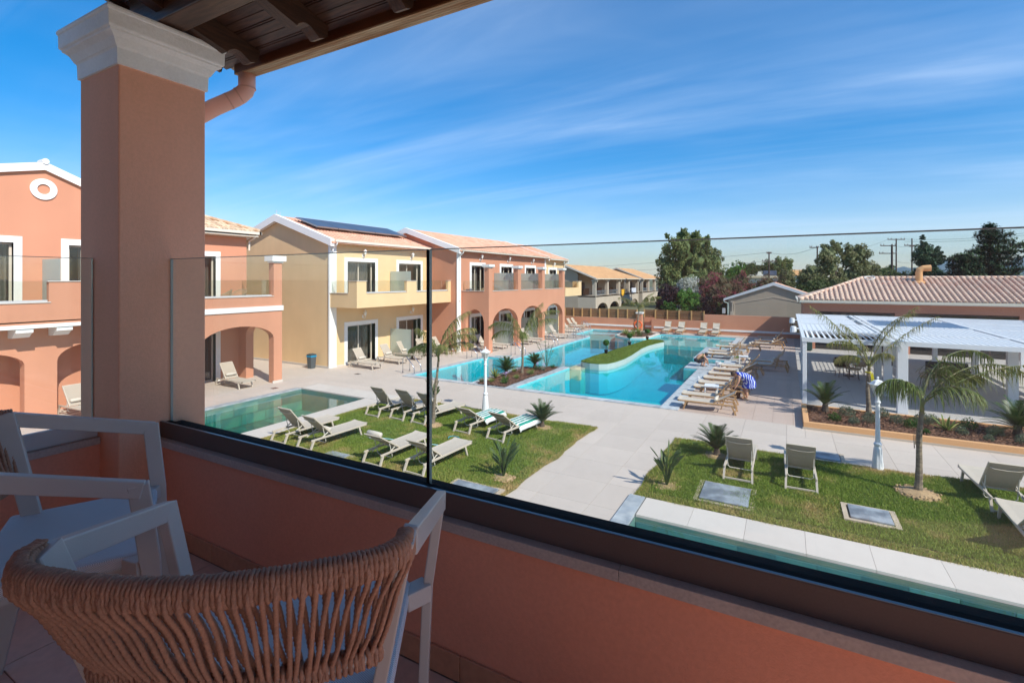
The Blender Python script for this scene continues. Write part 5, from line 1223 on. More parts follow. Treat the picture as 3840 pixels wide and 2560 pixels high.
# topiary balls on the island
def topiary(x, y, label):
    t = thing('topiary', label, 'potted plant', (x, y, .25), 0, 'small ball topiaries on the island')
    MB().lathe([(.08, 0), (.11, .18), (.12, .19), (.12, .21), (.1, .21)], 12).build('pot', BLACK, t, world=False)
    MB().tube([(0, 0, .15), (0, 0, .5)], .012, 6).build('stem', mat('stem_brown', (.12, .07, .03), .9), t, world=False)
    m = MB(); rs = random.Random(3)
    m.t = .1; m.ico((0, 0, .63), .155, 2)
    for i in range(700):
        v = Vector((rs.gauss(0, 1), rs.gauss(0, 1), rs.gauss(0, 1))).normalized(); p = Vector((0, 0, .63))+v*.165; q = v.orthogonal().normalized()*.02; w = (v*.03)+v.cross(q)*.6; m.t = rs.random()
        m.add([p-q, p+q, p+w], [(0, 1, 2)])
    m.build('foliage_ball', leafmat('topiary_green', [(.02, .09, .01), (.06, .20, .025)], .7, .2), t, world=False, tint=True); return t
tp = topiary(-9.5, 28.7, 'ball topiary in a black pot, nearest on the turf island')
dup(tp, (-9.3, 33.07, .25), 0, 'ball topiary in a black pot, middle of the turf island'); dup(tp, (-9.0, 36.7, .25), 1, 'ball topiary in a black pot, far tip of the turf island')
t = thing('lifebuoy', 'orange lifebuoy lying among the plants of the far bed', 'lifebuoy', (-11.25, 42.6, .75)); t.rotation_euler = (R(75), 0, R(15))
MB().tube([(.32*math.cos(a*math.pi/10), .32*math.sin(a*math.pi/10), 0) for a in range(21)], .07, 8, False).build('ring', mat('lifebuoy_orange', (.75, .12, .02), .5), t, world=False, smooth=True)
# pool hose / pole on the left lawn
m = MB(); pts = [(-10.52, 10.49), (-10.28, 10.62), (-9.46, 10.74), (-8.9, 10.85), (-8.44, 10.94)]
tag(m.tube([(x, y, .11) for x, y in pts], .014, 6).build('cleaning_pole', mat('pale_blue_pole', (.35, .62, .66), .4)), 'thin pale blue cleaning pole lying on the left lawn', 'pole')
tag(MB().tube([(-10.55, 10.47, .12), (-10.45, 10.55, .13), (-10.3, 10.61, .12)], [.03, .035, .02], 6).build('brush_head', PLASTIC), 'white brush head at the left end of the pole on the lawn', 'brush')
pts = [(-8.4, 11.0), (-8.17, 11.17), (-8.1, 11.35), (-8.16, 11.55), (-8.35, 11.8), (-8.56, 11.82), (-8.6, 11.66), (-8.5, 11.5)]
tag(MB().tube([(x, y, .12+.02*math.sin(i)) for i, (x, y) in enumerate(pts)], .012, 6).build('garden_hose', mat('turquoise_hose', (.03, .36, .46), .4)), 'turquoise curl of hose lying on the left lawn', 'hose')
tag(MB().tube([(-15.4, 25.5, .06), (-14.8, 25.9, .06), (-14.5, 26.0, .06)], .014, 6).build('cleaning_pole', mat('turquoise_hose', (.03, .36, .46), .4)), 'turquoise pole lying on the deck corner by the pool ladders', 'pole')
# rope chairs and table under the pergola, far terrace chairs
WICK = mat('wicker', (.42, .31, .20), .8, .15, 20)
def wicker_chair(label, x, y, rz, group, s=1.0):
    t = thing('rope_armchair', label, 'chair', (x, y, 0), R(rz), group)
    m = MB(); m.lathe([(.22, .42), (.25, .44), (.25, .47)], 14); m.build('seat', WICK, t, world=False)
    for a in (45, 135, 225, 315): MB().tube([(.2*math.cos(R(a)), .2*math.sin(R(a)), .44), (.25*math.cos(R(a)), .25*math.sin(R(a)), 0)], .012, 5).build('leg', ALU_DARK, t, world=False)
    arc = lambda r, z0, z1: [(r*math.cos(R(a)), r*math.sin(R(a)), z0+(z1-z0)*math.sin(R(max(0, min(180, a-180))))) for a in range(160, 385, 15)]
    m = MB(); m.tube(arc(.30, .62, .82), .014, 6); m.tube(arc(.25, .47, .47), .014, 6)
    A, B_ = arc(.30, .62, .82), arc(.25, .47, .47)
    for i in range(len(A)-1): m.tube([A[i], B_[i+1]], .008, 4); m.tube([A[i+1], B_[i]], .008, 4)
    m.build('woven_back', WICK, t, world=False); t.scale = (s, s, s); return t
GP = 'woven armchairs round the shaded pergola table'
w0 = wicker_chair('woven armchair at the pergola table, left one with a dark cushion', 2.3, 28.45, 200, GP, 1.1)
MB().box(-.2, .2, -.2, .2, .47, .85).build('cushion', BLACK, w0, world=False, bevel=.05)
w1 = wicker_chair('woven armchair at the pergola table, nearest and empty', 2.75, 28.0, 180, GP, 1.1)
for x, y, rz, l in ((3.1, 29.2, 90, 'woven armchair beyond the pergola table'), (2.5, 29.9, 10, 'woven armchair on the far side of the pergola table'), (5.3, 27.2, 40, 'woven armchair in the deep shade of the middle pergola bay'), (6.2, 28.4, 190, 'woven armchair behind the nearest palm crown'), (8.4, 26.5, 120, 'woven armchair at the right side of the pergola')):
    dup(w1, (x, y, 0), R(rz), l)
def table(x, y, label):
    t = thing('dining_table', label, 'table', (x, y, 0)); MB().lathe([(.42, .72), (.43, .74), (.42, .76)], 20).build('table_top', WOOD_D, t, world=False); MB().lathe([(.22, 0), (.2, .03), (.03, .06), (.03, .72)], 12).build('pedestal', ALU_DARK, t, world=False); return t
tb0 = table(2.65, 28.9, 'round dark dining table in the left pergola bay'); dup(tb0, (5.8, 27.8, 0), 0, 'round dark dining table in the middle pergola bay'); dup(tb0, (8.8, 27.5, 0), 0, 'round dark dining table at the right of the pergola')
m = tag(MB().box(6.0, 7.6, 30.5, 31.2, 0, .38).box(6.0, 7.6, 31.2, 31.35, .0, .66).build('lounge_sofa', mat('dark_cushion', (.05, .05, .055), .9), bevel=.04), 'dark low sofa in the back of the pergola', 'sofa')
GC = 'rattan chairs on the upper balconies'
w2 = dup(w1, (-21.6, 12.75, 3.35), R(150), 'rattan chair on the salmon balcony, left of the pair', GC); dup(w1, (-21.5, 13.35, 3.35), R(200), 'rattan chair on the salmon balcony, right of the pair', GC)
dup(w1, (-20.2, 19.0, 3.36), R(120), 'rattan chair at the corner of the yellow balcony', GC); dup(w1, (-17.5, 27.7, 3.34), R(160), 'rattan chair on the balcony above the first salmon arch', GC)
tag(MB().ico((-21.9, 11.35, 4.45), .12, 2).build('balloon', mat('pink_ball', (.7, .05, .12), .5), smooth=True), 'small red ball shape on the salmon balcony next to the pillar', 'ball')

# ------------------------------------------------------------------ utility poles
POLE = mat('creosoted_pole', (.075, .05, .045), .9, .1)
def upole(x, y, h, arms, label, r=.16):
    t = thing('utility_pole', label, 'utility pole', (x, y, 0), 0, 'wooden utility poles beyond the gardens')
    MB().tube([(0, 0, 0), (0, 0, h)], [r, r*.7], 8).build('pole', POLE, t, world=False)
    ins = MB()
    for z, w, dx in arms:
        MB().beam((dx-w/2*.87, -.05-w/2*.48, z), (dx+w/2*.87, -.05+w/2*.48, z), .12, .16).build('crossarm', POLE, t, world=False)
        for s in (-1, -.6, .6, 1): ins.lathe([(.05, 0), (.08, .1), (.05, .25), (.02, .3)], 6, (dx+s*w/2*.83, -.05+s*w/2*.46, z+.05))
    if ins.v: ins.build('insulator', mat('insulator', (.25, .22, .2), .4), t, world=False)
    return t
def atpx(pxx, d):
    l = (pxx-1920)/1849*d; return fwd.x*d+rgt.x*l, fwd.y*d+rgt.y*l
def hz(pyy, d): return 4.7+(1047-pyy)/1849*d
d1 = 95; x, y = atpx(2884, d1); P1 = (x, y)
upole(x, y, hz(944, d1), [(hz(980, d1), 2.7, 0), (hz(950, d1), .9, 0)], 'utility pole with two crossarms beyond the taupe building')
d2 = 100; x, y = atpx(3361, d2); P2 = (x, y); upole(x, y, hz(895, d2), [(hz(898, d2), 3.5, 0), (hz(922, d2), 3.0, 2.5)], 'tallest utility pole with wide crossarm between the big trees')
x, y = atpx(3345, 92); upole(x, y, hz(917, 92), [(hz(921, 92), 2.8, -.6), (hz(950, 92), 3.3, -.6)], 'double-armed thicker pole left of the tallest pole', .22)
x, y = atpx(3420, 104); upole(x, y, hz(894, 104), [(hz(924, 104), 1.0, 0)], 'slim utility pole touching the dark cypress')
x, y = atpx(3278, 150); upole(x, y, hz(988, 150), [(hz(991, 150), 2.5, 0)], 'small distant utility pole left of the mountain')
x, y = atpx(3065, 90); upole(x, y, hz(925, 90), [(hz(928, 90), 1.6, -.5)], 'utility pole half hidden in the grey green trees')
def wire(p, q, sag, label):
    pts = []
    for i in range(17):
        k = i/16; v = Vector(p).lerp(Vector(q), k); v.z -= sag*4*k*(1-k); pts.append(v)
    tag(MB().tube(pts, .022, 4, False).build('power_line', mat('wire', (.08, .08, .09), .6)), label, 'power line', 'power lines strung between the poles')
def wp(pxx, pyy, d): x, y = atpx(pxx, d); return (x, y, hz(pyy, d))
wire(wp(2884, 947, 95), wp(2000, 1010, 160), .5, 'power line running left from the first pole behind the big tree')
wire(wp(2884, 947, 95), wp(3065, 925, 90), .8, 'power line from the first pole to the pole in the grey green trees')
wire(wp(2858, 981, 95), wp(2000, 1030, 160), .4, 'lower power line running left from the first pole')
wire(wp(3065, 925, 90), wp(3330, 897, 100), 1.2, 'power line sagging between grey green trees and the tallest pole')
for a, l in ((0, 'uppermost power line running right from the tallest pole past the cedar'), (8, 'second power line running right from the tallest pole past the cedar')):
    wire(wp(3392, 897+a, 100), wp(4000, 850+a, 85), .8, l)
wire(wp(3420, 924, 104), wp(3361, 924, 100), .05, 'short power line between the tallest and the slim pole')
wire(wp(3350, 975, 92), wp(3425, 985, 104), .3, 'low cable between the poles in front of the mountain')
wire(wp(3790, 985, 80), wp(4100, 955, 70), .2, 'dark cable at the right edge before the mountain')

# ------------------------------------------------------------------ people
SKIN = mat('skin', (.55, .30, .20), .6, .05, 8)
def skin_body(name, verts, edges, radii, m_, parent, levels=2, root=0):
    me = bpy.data.meshes.new(name); me.from_pydata(verts, edges, []); me.materials.append(m_)
    o = bpy.data.objects.new(name, me); COL.objects.link(o); o.parent = parent
    md = o.modifiers.new('skin', 'SKIN'); md.use_smooth_shade = True
    for i, r in enumerate(radii):
        sv_ = me.skin_vertices[0].data[i] if me.skin_vertices else None
        if sv_ is not None: sv_.radius = (r, r) if not isinstance(r, tuple) else r
    if me.skin_vertices: me.skin_vertices[0].data[root].use_root = True
    s2 = o.modifiers.new('sub', 'SUBSURF'); s2.levels = levels; s2.render_levels = levels
    return o

class Sk:
    def __init__(s): s.v = []; s.e = []; s.r = []
    def chain(s, start, pts):
        """start: index or None; pts: (x, y, z, r)"""
        p = start
        for x, y, z, r in pts:
            s.v.append((x, y, z)); s.r.append(r); n = len(s.v)-1
            if p is not None: s.e.append((p, n))
            p = n
        return p
    def hand(s, w, d, side=(0, 1, 0)):
        x, y, z = s.v[w]; d = Vector(d).normalized(); sd_ = Vector(side)
        pm = s.chain(w, [(x+d.x*.05, y+d.y*.05, z+d.z*.05, .026)])
        c = Vector(s.v[pm])
        for k, ln in ((-1.5, .055), (-.5, .065), (.5, .06), (1.5, .045)):
            a = c+sd_*(.013*k)+d*.035; b = a+d*ln*.6+Vector((0, 0, -.01)); s.chain(pm, [(*a, .0085), (*b, .007)])
        a = c-sd_*.035; s.chain(w, [(*(a-d*.01), .010), (*(a+d*.03), .008)])
def face(parent, c, f, r=.1, hair=None, hairmat=None):
    """nose, eyes, ears and hair on a head at c looking along f"""
    c = Vector(c); f = Vector(f).normalized(); up = Vector((0, 0, 1)); sd_ = f.cross(up).normalized(); u = sd_.cross(f)
    m = MB(); m.ico(c+f*r*.98-u*.005, .016, 1, (1, 1, 1.3)); m.ico(c+sd_*r*.78, .02, 1, (.6, 1, 1.4)); m.ico(c-sd_*r*.78, .02, 1, (.6, 1, 1.4)); m.build('face_detail', SKIN, parent, world=False, smooth=True)
    m = MB(); m.ico(c+f*r*.9+sd_*.032+u*.018, .011, 1); m.ico(c+f*r*.9-sd_*.032+u*.018, .011, 1); m.build('eye', BLACK, parent, world=False); 
    m = MB(); m.ico(c-f*r*.20+u*r*.22, r*1.0, 2, rough=.05)
    if hair == 'bun': m.ico(c-f*r*.9+u*r*.7, r*.42, 1)
    m.build('hair', hairmat, parent, world=False, smooth=True)
def loft(rings, mt, name, parent, n=16, wob=0.0):
    """rings: (cx, cy, cz, rx, ry, tilt) ellipses in planes tilted about y"""
    vs = []
    for q, (cx_, cy_, cz_, rx, ry, ti) in enumerate(rings):
        for k in range(n):
            a = 2*math.pi*k/n; w = 1+wob*math.sin(5*a+q)*(q/len(rings))
            lx, ly = rx*math.cos(a)*w, ry*math.sin(a)*w; vs.append((cx_+lx*math.cos(ti), cy_+ly, cz_+lx*math.sin(ti)))
    m = MB(); m.add(vs, [(i*n+k, i*n+(k+1) % n, (i+1)*n+(k+1) % n, (i+1)*n+k) for i in range(len(rings)-1) for k in range(n)]+[tuple(range(n-1, -1, -1))])
    o = m.build(name, mt, parent, world=False, smooth=True); sb = o.modifiers.new('sub', 'SUBSURF'); sb.levels = 1; sb.render_levels = 1; return o
wm_ = thing('person', 'woman in a blue and white patterned dress bending over a teak lounger', 'person', (-1.42, 21.32, 0), R(29))
k = Sk(); k.chain(None, [(.12, 0, .80, .12), (.0, 0, .90, .115), (-.16, 0, .96, .12), (-.28, 0, .97, .10), (-.35, 0, .985, .045), (-.44, 0, .99, .075), (-.50, 0, .97, .07)])
for s in (-1, 1):
    h_ = k.chain(0, [(.10, s*.08, .72, .085), (.02, s*.09, .42, .055), (.01, s*.095, .30, .058), (.03, s*.10, .09, .035)]); k.chain(h_, [(-.05, s*.105, .035, .032), (-.13, s*.11, .025, .022)])
    a_ = k.chain(3, [(-.30, s*.17, .93, .05), (-.34, s*.18, .72, .038), (-.42, s*.12, .52, .026)]); k.hand(a_, (-.5, 0, -.8))
skin_body('body', k.v, k.e, k.r, SKIN, wm_)
DRS = bpy.data.materials.new('blue_white_dress'); DRS.use_nodes = True; nt = DRS.node_tree; wv = nt.nodes.new('ShaderNodeTexWave'); wv.inputs['Scale'].default_value = 3.2; wv.inputs['Distortion'].default_value = 9; wv.inputs['Detail'].default_value = 1.5; wv.inputs['Detail Scale'].default_value = 1.2
cr = nt.nodes.new('ShaderNodeValToRGB'); cr.color_ramp.interpolation = 'CONSTANT'; cr.color_ramp.elements[0].color = (.015, .05, .42, 1); cr.color_ramp.elements[1].position = .80; cr.color_ramp.elements[1].color = (.62, .68, .80, 1)
tcd = nt.nodes.new('ShaderNodeTexCoord'); nt.links.new(tcd.outputs['Object'], wv.inputs['Vector']); nt.links.new(wv.outputs[0], cr.inputs[0]); nt.links.new(cr.outputs[0], nt.nodes['Principled BSDF'].inputs['Base Color']); nt.nodes['Principled BSDF'].inputs['Roughness'].default_value = .8
loft([(-.36, 0, .99, .07, .10, R(100)), (-.30, 0, .955, .12, .23, R(95)), (-.15, 0, .93, .15, .25, R(80)), (.02, 0, .87, .19, .23, R(55)), (.15, 0, .76, .23, .24, R(25)), (.17, 0, .62, .24, .27, R(8)), (.15, 0, .50, .26, .30, R(4)), (.14, 0, .47, .24, .28, R(4))], DRS, 'dress', wm_, wob=.05)
face(wm_, (-.47, 0, .985), (-.8, 0, -.6), .1, 'bun', mat('brown_hair', (.05, .028, .018), .6))
for s in (-1, 1): MB().box(-.12, .07, s*.105-.045, s*.105+.045, 0, .025).build('sandal', mat('tan_sandal', (.45, .32, .18), .7), wm_, world=False, bevel=.01)
t = tag(MB().lathe([(.14, 0), (.17, .04), (.19, .2), (.17, .36), (.15, .37)], 10, (-1.78, 21.5, 0)).build('beach_bag', mat('brown_bag', (.14, .065, .035), .8, .2, 6), smooth=True), 'brown slouchy bag on the terrace at the feet of the woman', 'bag')
sq = thing('person', 'man in camouflage shirt and dark shorts squatting at the pool edge', 'person', (-4.02, 28.1, .035), R(29))
k = Sk(); k.chain(None, [(-.20, 0, .26, .13), (-.18, 0, .38, .135), (-.08, 0, .52, .145), (.08, 0, .60, .12), (.17, 0, .62, .05), (.25, 0, .62, .08), (.30, 0, .58, .075)])
for s in (-1, 1):
    h_ = k.chain(0, [(-.05, s*.12, .30, .09), (.22, s*.15, .42, .062), (.16, s*.15, .26, .056), (.08, s*.14, .07, .036)]); k.chain(h_, [(.16, s*.15, .035, .035), (.24, s*.155, .025, .025)])
    a_ = k.chain(3, [(.09, s*.20, .56, .055), (.26, s*.20, .36, .042), (.34, s*.08, .20, .03)]); k.hand(a_, (.3, 0, -.9))
skin_body('body', k.v, k.e, k.r, SKIN, sq)
CAMO = mat('camouflage_cloth', (.05, .07, .025), .9, .2, 9, col2=(.26, .22, .08), mixscale=9, mixlo=.48, mixhi=.53)
loft([(-.24, 0, .30, .15, .19, R(60)), (-.18, 0, .42, .16, .20, R(48)), (-.06, 0, .54, .165, .22, R(35)), (.07, 0, .59, .13, .23, R(75)), (.14, 0, .60, .08, .12, R(85)), (.15, 0, .60, .05, .07, R(85))], CAMO, 'shirt', sq)
NAVY = mat('dark_shorts', (.02, .022, .035), .85)
m = MB(); m.tube([(-.25, 0, .22), (-.22, 0, .30), (-.18, 0, .36)], [.15, .175, .15], 12); 
for s in (-1, 1): m.tube([(-.2, s*.09, .27), (-.02, s*.12, .32), (.12, s*.14, .385)], [.12, .105, .09], 10)
m.build('shorts', NAVY, sq, world=False, smooth=True)
face(sq, (.27, 0, .61), (.7, 0, -.7), .095, None, mat('black_hair', (.012, .01, .01), .6))
for s in (-1, 1): MB().box(.02, .27, s*.15-.05, s*.15+.05, -.03, .05).build('shoe', mat('grey_shoe', (.12, .12, .13), .7), sq, world=False, bevel=.02)
tag(MB().lathe([(.03, 0), (.032, .10), (.012, .13), (.012, .15)], 8, (-3.6, 24.4, .035)).build('bottle', PLASTIC), 'small white bottle standing on the grey pool coping', 'bottle')
# ------------------------------------------------------------------ plants
PALMG = leafmat('palm_green', [(.055, .085, .018), (.12, .17, .035), (.23, .24, .07), (.36, .29, .11)], .5, .35)
CYCG = leafmat('cycad_green', [(.012, .035, .010), (.04, .085, .02), (.12, .17, .04)], .4, .2)
BIRDG = leafmat('strelitzia_green', [(.03, .06, .018), (.07, .12, .035), (.13, .18, .06)], .4, .25)
AGAVE = leafmat('agave_green', [(.08, .13, .03), (.18, .26, .06), (.34, .34, .10)], .5, .25)
SAGE = leafmat('sage_green', [(.08, .11, .06), (.18, .22, .14), (.28, .30, .20)], .8, .25)
BUSHG = leafmat('bush_green', [(.02, .06, .01), (.05, .14, .02), (.11, .22, .035)], .6, .3)
TRUNK = mat('palm_trunk', (.15, .12, .09), .9, .2, 6, .6, 30, col2=(.28, .22, .15), mixscale=9, stretch=(1, 1, 3))
TRUNKG = mat('palm_crownshaft', (.13, .17, .05), .6, .2, 5, .2, 30, col2=(.22, .18, .09), mixscale=6)
BARK = mat('tree_bark', (.10, .075, .055), .95, .2, 4, .6, 20)
def ribbon(b, p0, dirn, up, ln, w, droop, seg=3):
    p = Vector(p0); d = Vector(dirn).normalized(); vs = []; 
    side = d.cross(Vector(up)); side = side.normalized() if side.length > 1e-3 else Vector((1, 0, 0))
    for i in range(seg+1):
        k = i/seg; ww = w*(1-k)**.7 if i < seg else 0
        vs += [p-side*ww/2, p+side*ww/2]; d = (d+Vector((0, 0, -droop/seg))).normalized(); p = p+d*ln/seg
    b.add(vs, [(2*i, 2*i+1, 2*i+3, 2*i+2) for i in range(seg)])
def frond(b, rb, az, el0, L, curl, nl, ll, lw, droop, rs, tone, bare=.28):
    """pinnate palm frond: bare arching stalk, then long hair-like leaflets hanging from it"""
    p = Vector((0, 0, 0)); pts = [p.copy()]; n = 16; ds = []
    for i in range(n):
        k = i/n; e = el0-curl*k**1.25; d = Vector((math.cos(az)*math.cos(e), math.sin(az)*math.cos(e), math.sin(e))); ds.append(d); p = p+d*L/n; pts.append(p.copy())
    rb.tube(pts, [.024*(1-.9*(i/n)**.7) for i in range(n+1)], 5)
    up = Vector((0, 0, 1))
    for j in range(nl):
        k = bare+(1-bare)*(j+.5)/nl; q = min(n-1, int(k*n)); f = k*n-q; o = pts[q].lerp(pts[q+1], f); d = ds[q]; side = d.cross(up)
        side = side.normalized() if side.length > .05 else Vector((-math.sin(az), math.cos(az), 0)); u2 = side.cross(d)
        l = ll*(math.sin(math.pi*min(1, .25+.72*(k-bare)/(1-bare)))**.5*.95+.1)*rs.uniform(.6, 1.2)
        for s in (-1, 1):
            b.t = min(1, max(0, tone+rs.uniform(-.2, .25)+.2*k*k))
            dv = (d*rs.uniform(.5, 1.1)+side*s*rs.uniform(.5, 1)+u2*rs.uniform(-.3, .5)).normalized()
            ribbon(b, o, dv, up, l, lw*rs.uniform(.7, 1.2), droop*rs.uniform(.7, 1.9), 5)
def queen_palm(x, y, h, label, spec, seed, lean=(0, 0), ll=.42, base=None, zz=0, tr=.075, nl=78):
    rs = random.Random(seed); t = thing('queen_palm', label, 'palm', (x, y, zz), 0, 'slender queen palms')
    n = 12; ts = []
    for i in range(n+1):
        k = i/n; ts.append((lean[0]*k*k+.02*math.sin(k*5+seed), lean[1]*k*k, h*k))
    MB().tube(ts, [tr*(1.3 if i == 0 else 1.08 if i == 1 else .96-.38*i/n)*(1+.06*rs.uniform(-1, 1)) for i in range(n+1)], 10).build('trunk', TRUNK, t, world=False, smooth=False)
    top = Vector(ts[-1]); MB().tube([top-Vector((0, 0, .05)), top+Vector((0, 0, .2)), top+Vector((0, 0, .34))], [tr*.6, tr*.5, tr*.22], 9).build('crown_shaft', TRUNKG, t, world=False, smooth=True)
    mm = MB()
    for i in range(7):
        a = rs.uniform(0, 6.28); mm.tube([(math.cos(a)*tr*.7, math.sin(a)*tr*.7, h*.55+.05*i), (math.cos(a)*tr*.95, math.sin(a)*tr*.95, h*.55+.3+.05*i)], [.010, .003], 4)
    mm.build('leaf_base', TRUNK, t, world=False)
    for az, el, L, curl, tone in spec:
        b = MB(); rb = MB(); frond(b, rb, R(az), R(el), L, R(curl), nl, ll, .023, 2.0, rs, tone)
        f = b.build('frond', PALMG, t, world=False, tint=True); f.location = top+Vector((0, 0, rs.uniform(.02, .2))); r_ = rb.build('rachis', TRUNKG, f, world=False)
    if base:
        m = MB(); rr = base
        for i in range(170):
            a, q = rs.uniform(0, 6.28), rr*math.sqrt(rs.random())*1.0; m.ico((math.cos(a)*q, math.sin(a)*q, .05+.06*(1-q/rr)), rs.uniform(.01, .03), 0, rough=.3)
        m.lathe([(rr*1.05, .0), (rr*.8, .06), (rr*.4, .11), (.02, .13)], 18); m.build('soil_ring', EARTH, t, world=False)
    return t
CR = 29.1   # camera right azimuth
queen_palm(-9.74, 12.4, 2.1, 'young queen palm on the left lawn behind the glass joint', [(CR+178, 60, 1.15, 110, .25), (CR+165, 78, 1.0, 120, .3), (CR+4, 80, 1.75, 62, .60), (CR-15, 72, 1.7, 85, .60), (CR+20, 64, 1.5, 95, .6), (CR+5, 50, 1.2, 75, .7), (CR+185, 82, 1.2, 70, .5), (CR-70, 60, 1.0, 100, .5)], 11, (.12, .1), .42, .28, .04, .06)
queen_palm(-11.45, 21.58, 1.45, 'queen palm in the mulch bed between the pool arms', [(CR+178, 70, 2.2, 118, .32), (CR+170, 58, 1.9, 120, .4), (CR+3, 78, 2.6, 92, .45), (CR-8, 70, 2.2, 88, .5), (CR+8, 84, 2.3, 50, .5), (CR-90, 70, 1.2, 120, .35), (CR+180, 86, 1.7, 55, .55)], 12, (.05, .02), .52, None, .04, .07)
queen_palm(2.47, 13.57, 1.8, 'nearest queen palm with heavy arching fronds on the right lawn', [(CR+2, 82, 2.3, 128, .25), (CR+176, 86, 1.0, 150, .12), (CR+14, 78, 1.7, 135, .25), (CR+0, 52, 2.7, 92, .45), (CR-8, 38, 2.7, 45, .50), (CR+175, 80, 1.3, 140, .18), (CR-50, 75, 1.3, 130, .2), (CR+5, 60, 1.8, 95, .35)], 13, (.10, .04), .58, .42, .05, .075, nl=72)
pq = queen_palm(2.41, 20.9-.45, 1.5, 'queen palm with yellow ribbon in the raised planter', [(CR+178, 58, 2.9, 28, .62), (CR+4, 46, 3.1, 28, .62), (CR+2, 66, 2.7, 38, .66), (CR+178, 70, 1.8, 105, .55), (CR+0, 80, 2.5, 75, .72), (CR+180, 82, 1.9, 60, .6), (CR-85, 70, 1.3, 100, .60), (CR+172, 45, 1.2, 90, .6)], 14, (.02, 0), .40, None, .14, .08)
m = MB(); m.tube([(.085*math.cos(a*.5), .085*math.sin(a*.5), 1.42) for a in range(14)], .016, 5, False)
for q in ((.06, -.09), (.11, -.07)): m.beam((q[0], q[1], 1.42), (q[0]+.05, q[1], 1.05), .035, .004, up=(0, 1, 0))
m.beam((.06, -.09, 1.42), (.13, -.08, 1.22), .03, .004, up=(0, 1, 0)); o = m.build('yellow_ribbon', mat('yellow_ribbon', (.70, .60, .02), .6)); o.location = (2.41, 20.45, .14); tag(o, 'yellow ribbon tied round the planter palm trunk', 'ribbon')
queen_palm(-11.2, 42.3, 1.9, 'far queen palm in the rounded bed by the boundary wall', [(CR+175, 62, 2.2, 75, .65), (CR+150, 50, 1.8, 95, .6), (CR+5, 60, 2.4, 75, .6), (CR+20, 45, 1.9, 70, .6), (CR-20, 74, 2.0, 60, .55), (CR+90, 60, 1.6, 90, .5), (CR-90, 60, 1.4, 90, .6)], 15, (.1, 0), .45, None, .09, .08)

def cycad(x, y, z, s, label, seed, upr=.6, n=34, group='cycads', soil=True):
    rs = random.Random(seed); t = thing('cycad', label, 'plant', (x, y, z), 0, group)
    MB().lathe([(.07*s, 0), (.08*s, .06*s), (.06*s, .18*s), (.03*s, .26*s)], 9).build('trunk', BARK, t, world=False)
    protos = []
    for q in range(3):
        b = MB(); rb = MB(); L = .62
        pts = []; p = Vector((0, 0, 0)); ds = []
        for i in range(11):
            pts.append(p.copy()); e = R(12+q*6)-R(48)*(i/10)**1.5; d = Vector((math.cos(e), 0, math.sin(e))); ds.append(d); p = p+d*L/10
        b.t = .2; b.tube(pts, [.008*(1-.7*i/10) for i in range(11)], 4)
        for j in range(30):
            k = .12+.88*j/30; i = min(9, int(k*10)); o = pts[i].lerp(pts[i+1], k*10-i); d = ds[i]
            for sg in (-1, 1):
                b.t = min(1, .35+.4*rs.random()); dv = (d*.75+Vector((0, sg, .35))).normalized(); ribbon(b, o, dv, (0, 0, 1), .12*math.sin(math.pi*min(1, .25+.75*k))**.5+.02, .012, .15, 2)
        protos.append(b.mesh('cycad_leaf', CYCG, tint=True))
    for i in range(n):
        az = i*2.39996; k = i/n; el = 82*(1-k)+(8 if upr < .5 else 30)*k
        inst('frond', protos[i % 3], t, (0, 0, .17*s), (0, -R(el-14+rs.uniform(-5, 5)), az), (s*rs.uniform(.85, 1.1),)*3)
    if soil:
        m = MB(); m.lathe([(.34*s, .0), (.24*s, .05), (.05, .08)], 14)
        for i in range(60): a, q = rs.uniform(0, 6.28), .3*s*math.sqrt(rs.random()); m.ico((math.cos(a)*q, math.sin(a)*q, .05), rs.uniform(.008, .022), 0)
        m.build('soil_ring', EARTH, t, world=False)
    return t
cycad(-6.67, 13.9, .04, 1.12, 'cycad on the left lawn near the striped towels', 1)
cycad(-1.6, 13.9, .04, 1.15, 'tall cycad at the back of the right lawn by the two loungers', 2, .9)
cycad(1.15, 19.95, .14, 1.45, 'upright yellow green cycad at the left end of the planter', 3, .9, 20, soil=False)
cycad(5.85, 19.6, .14, 1.5, 'wide dark cycad at the right end of the planter', 4, .3, soil=False)
cycad(-11.85, 20.7, .06, 1.25, 'wide cycad in the pool bed left of the palm', 5, .3, soil=False)
cycad(-11.45, 23.0, .06, 1.15, 'upright cycad in the pool bed behind the palm', 6, .9, soil=False)

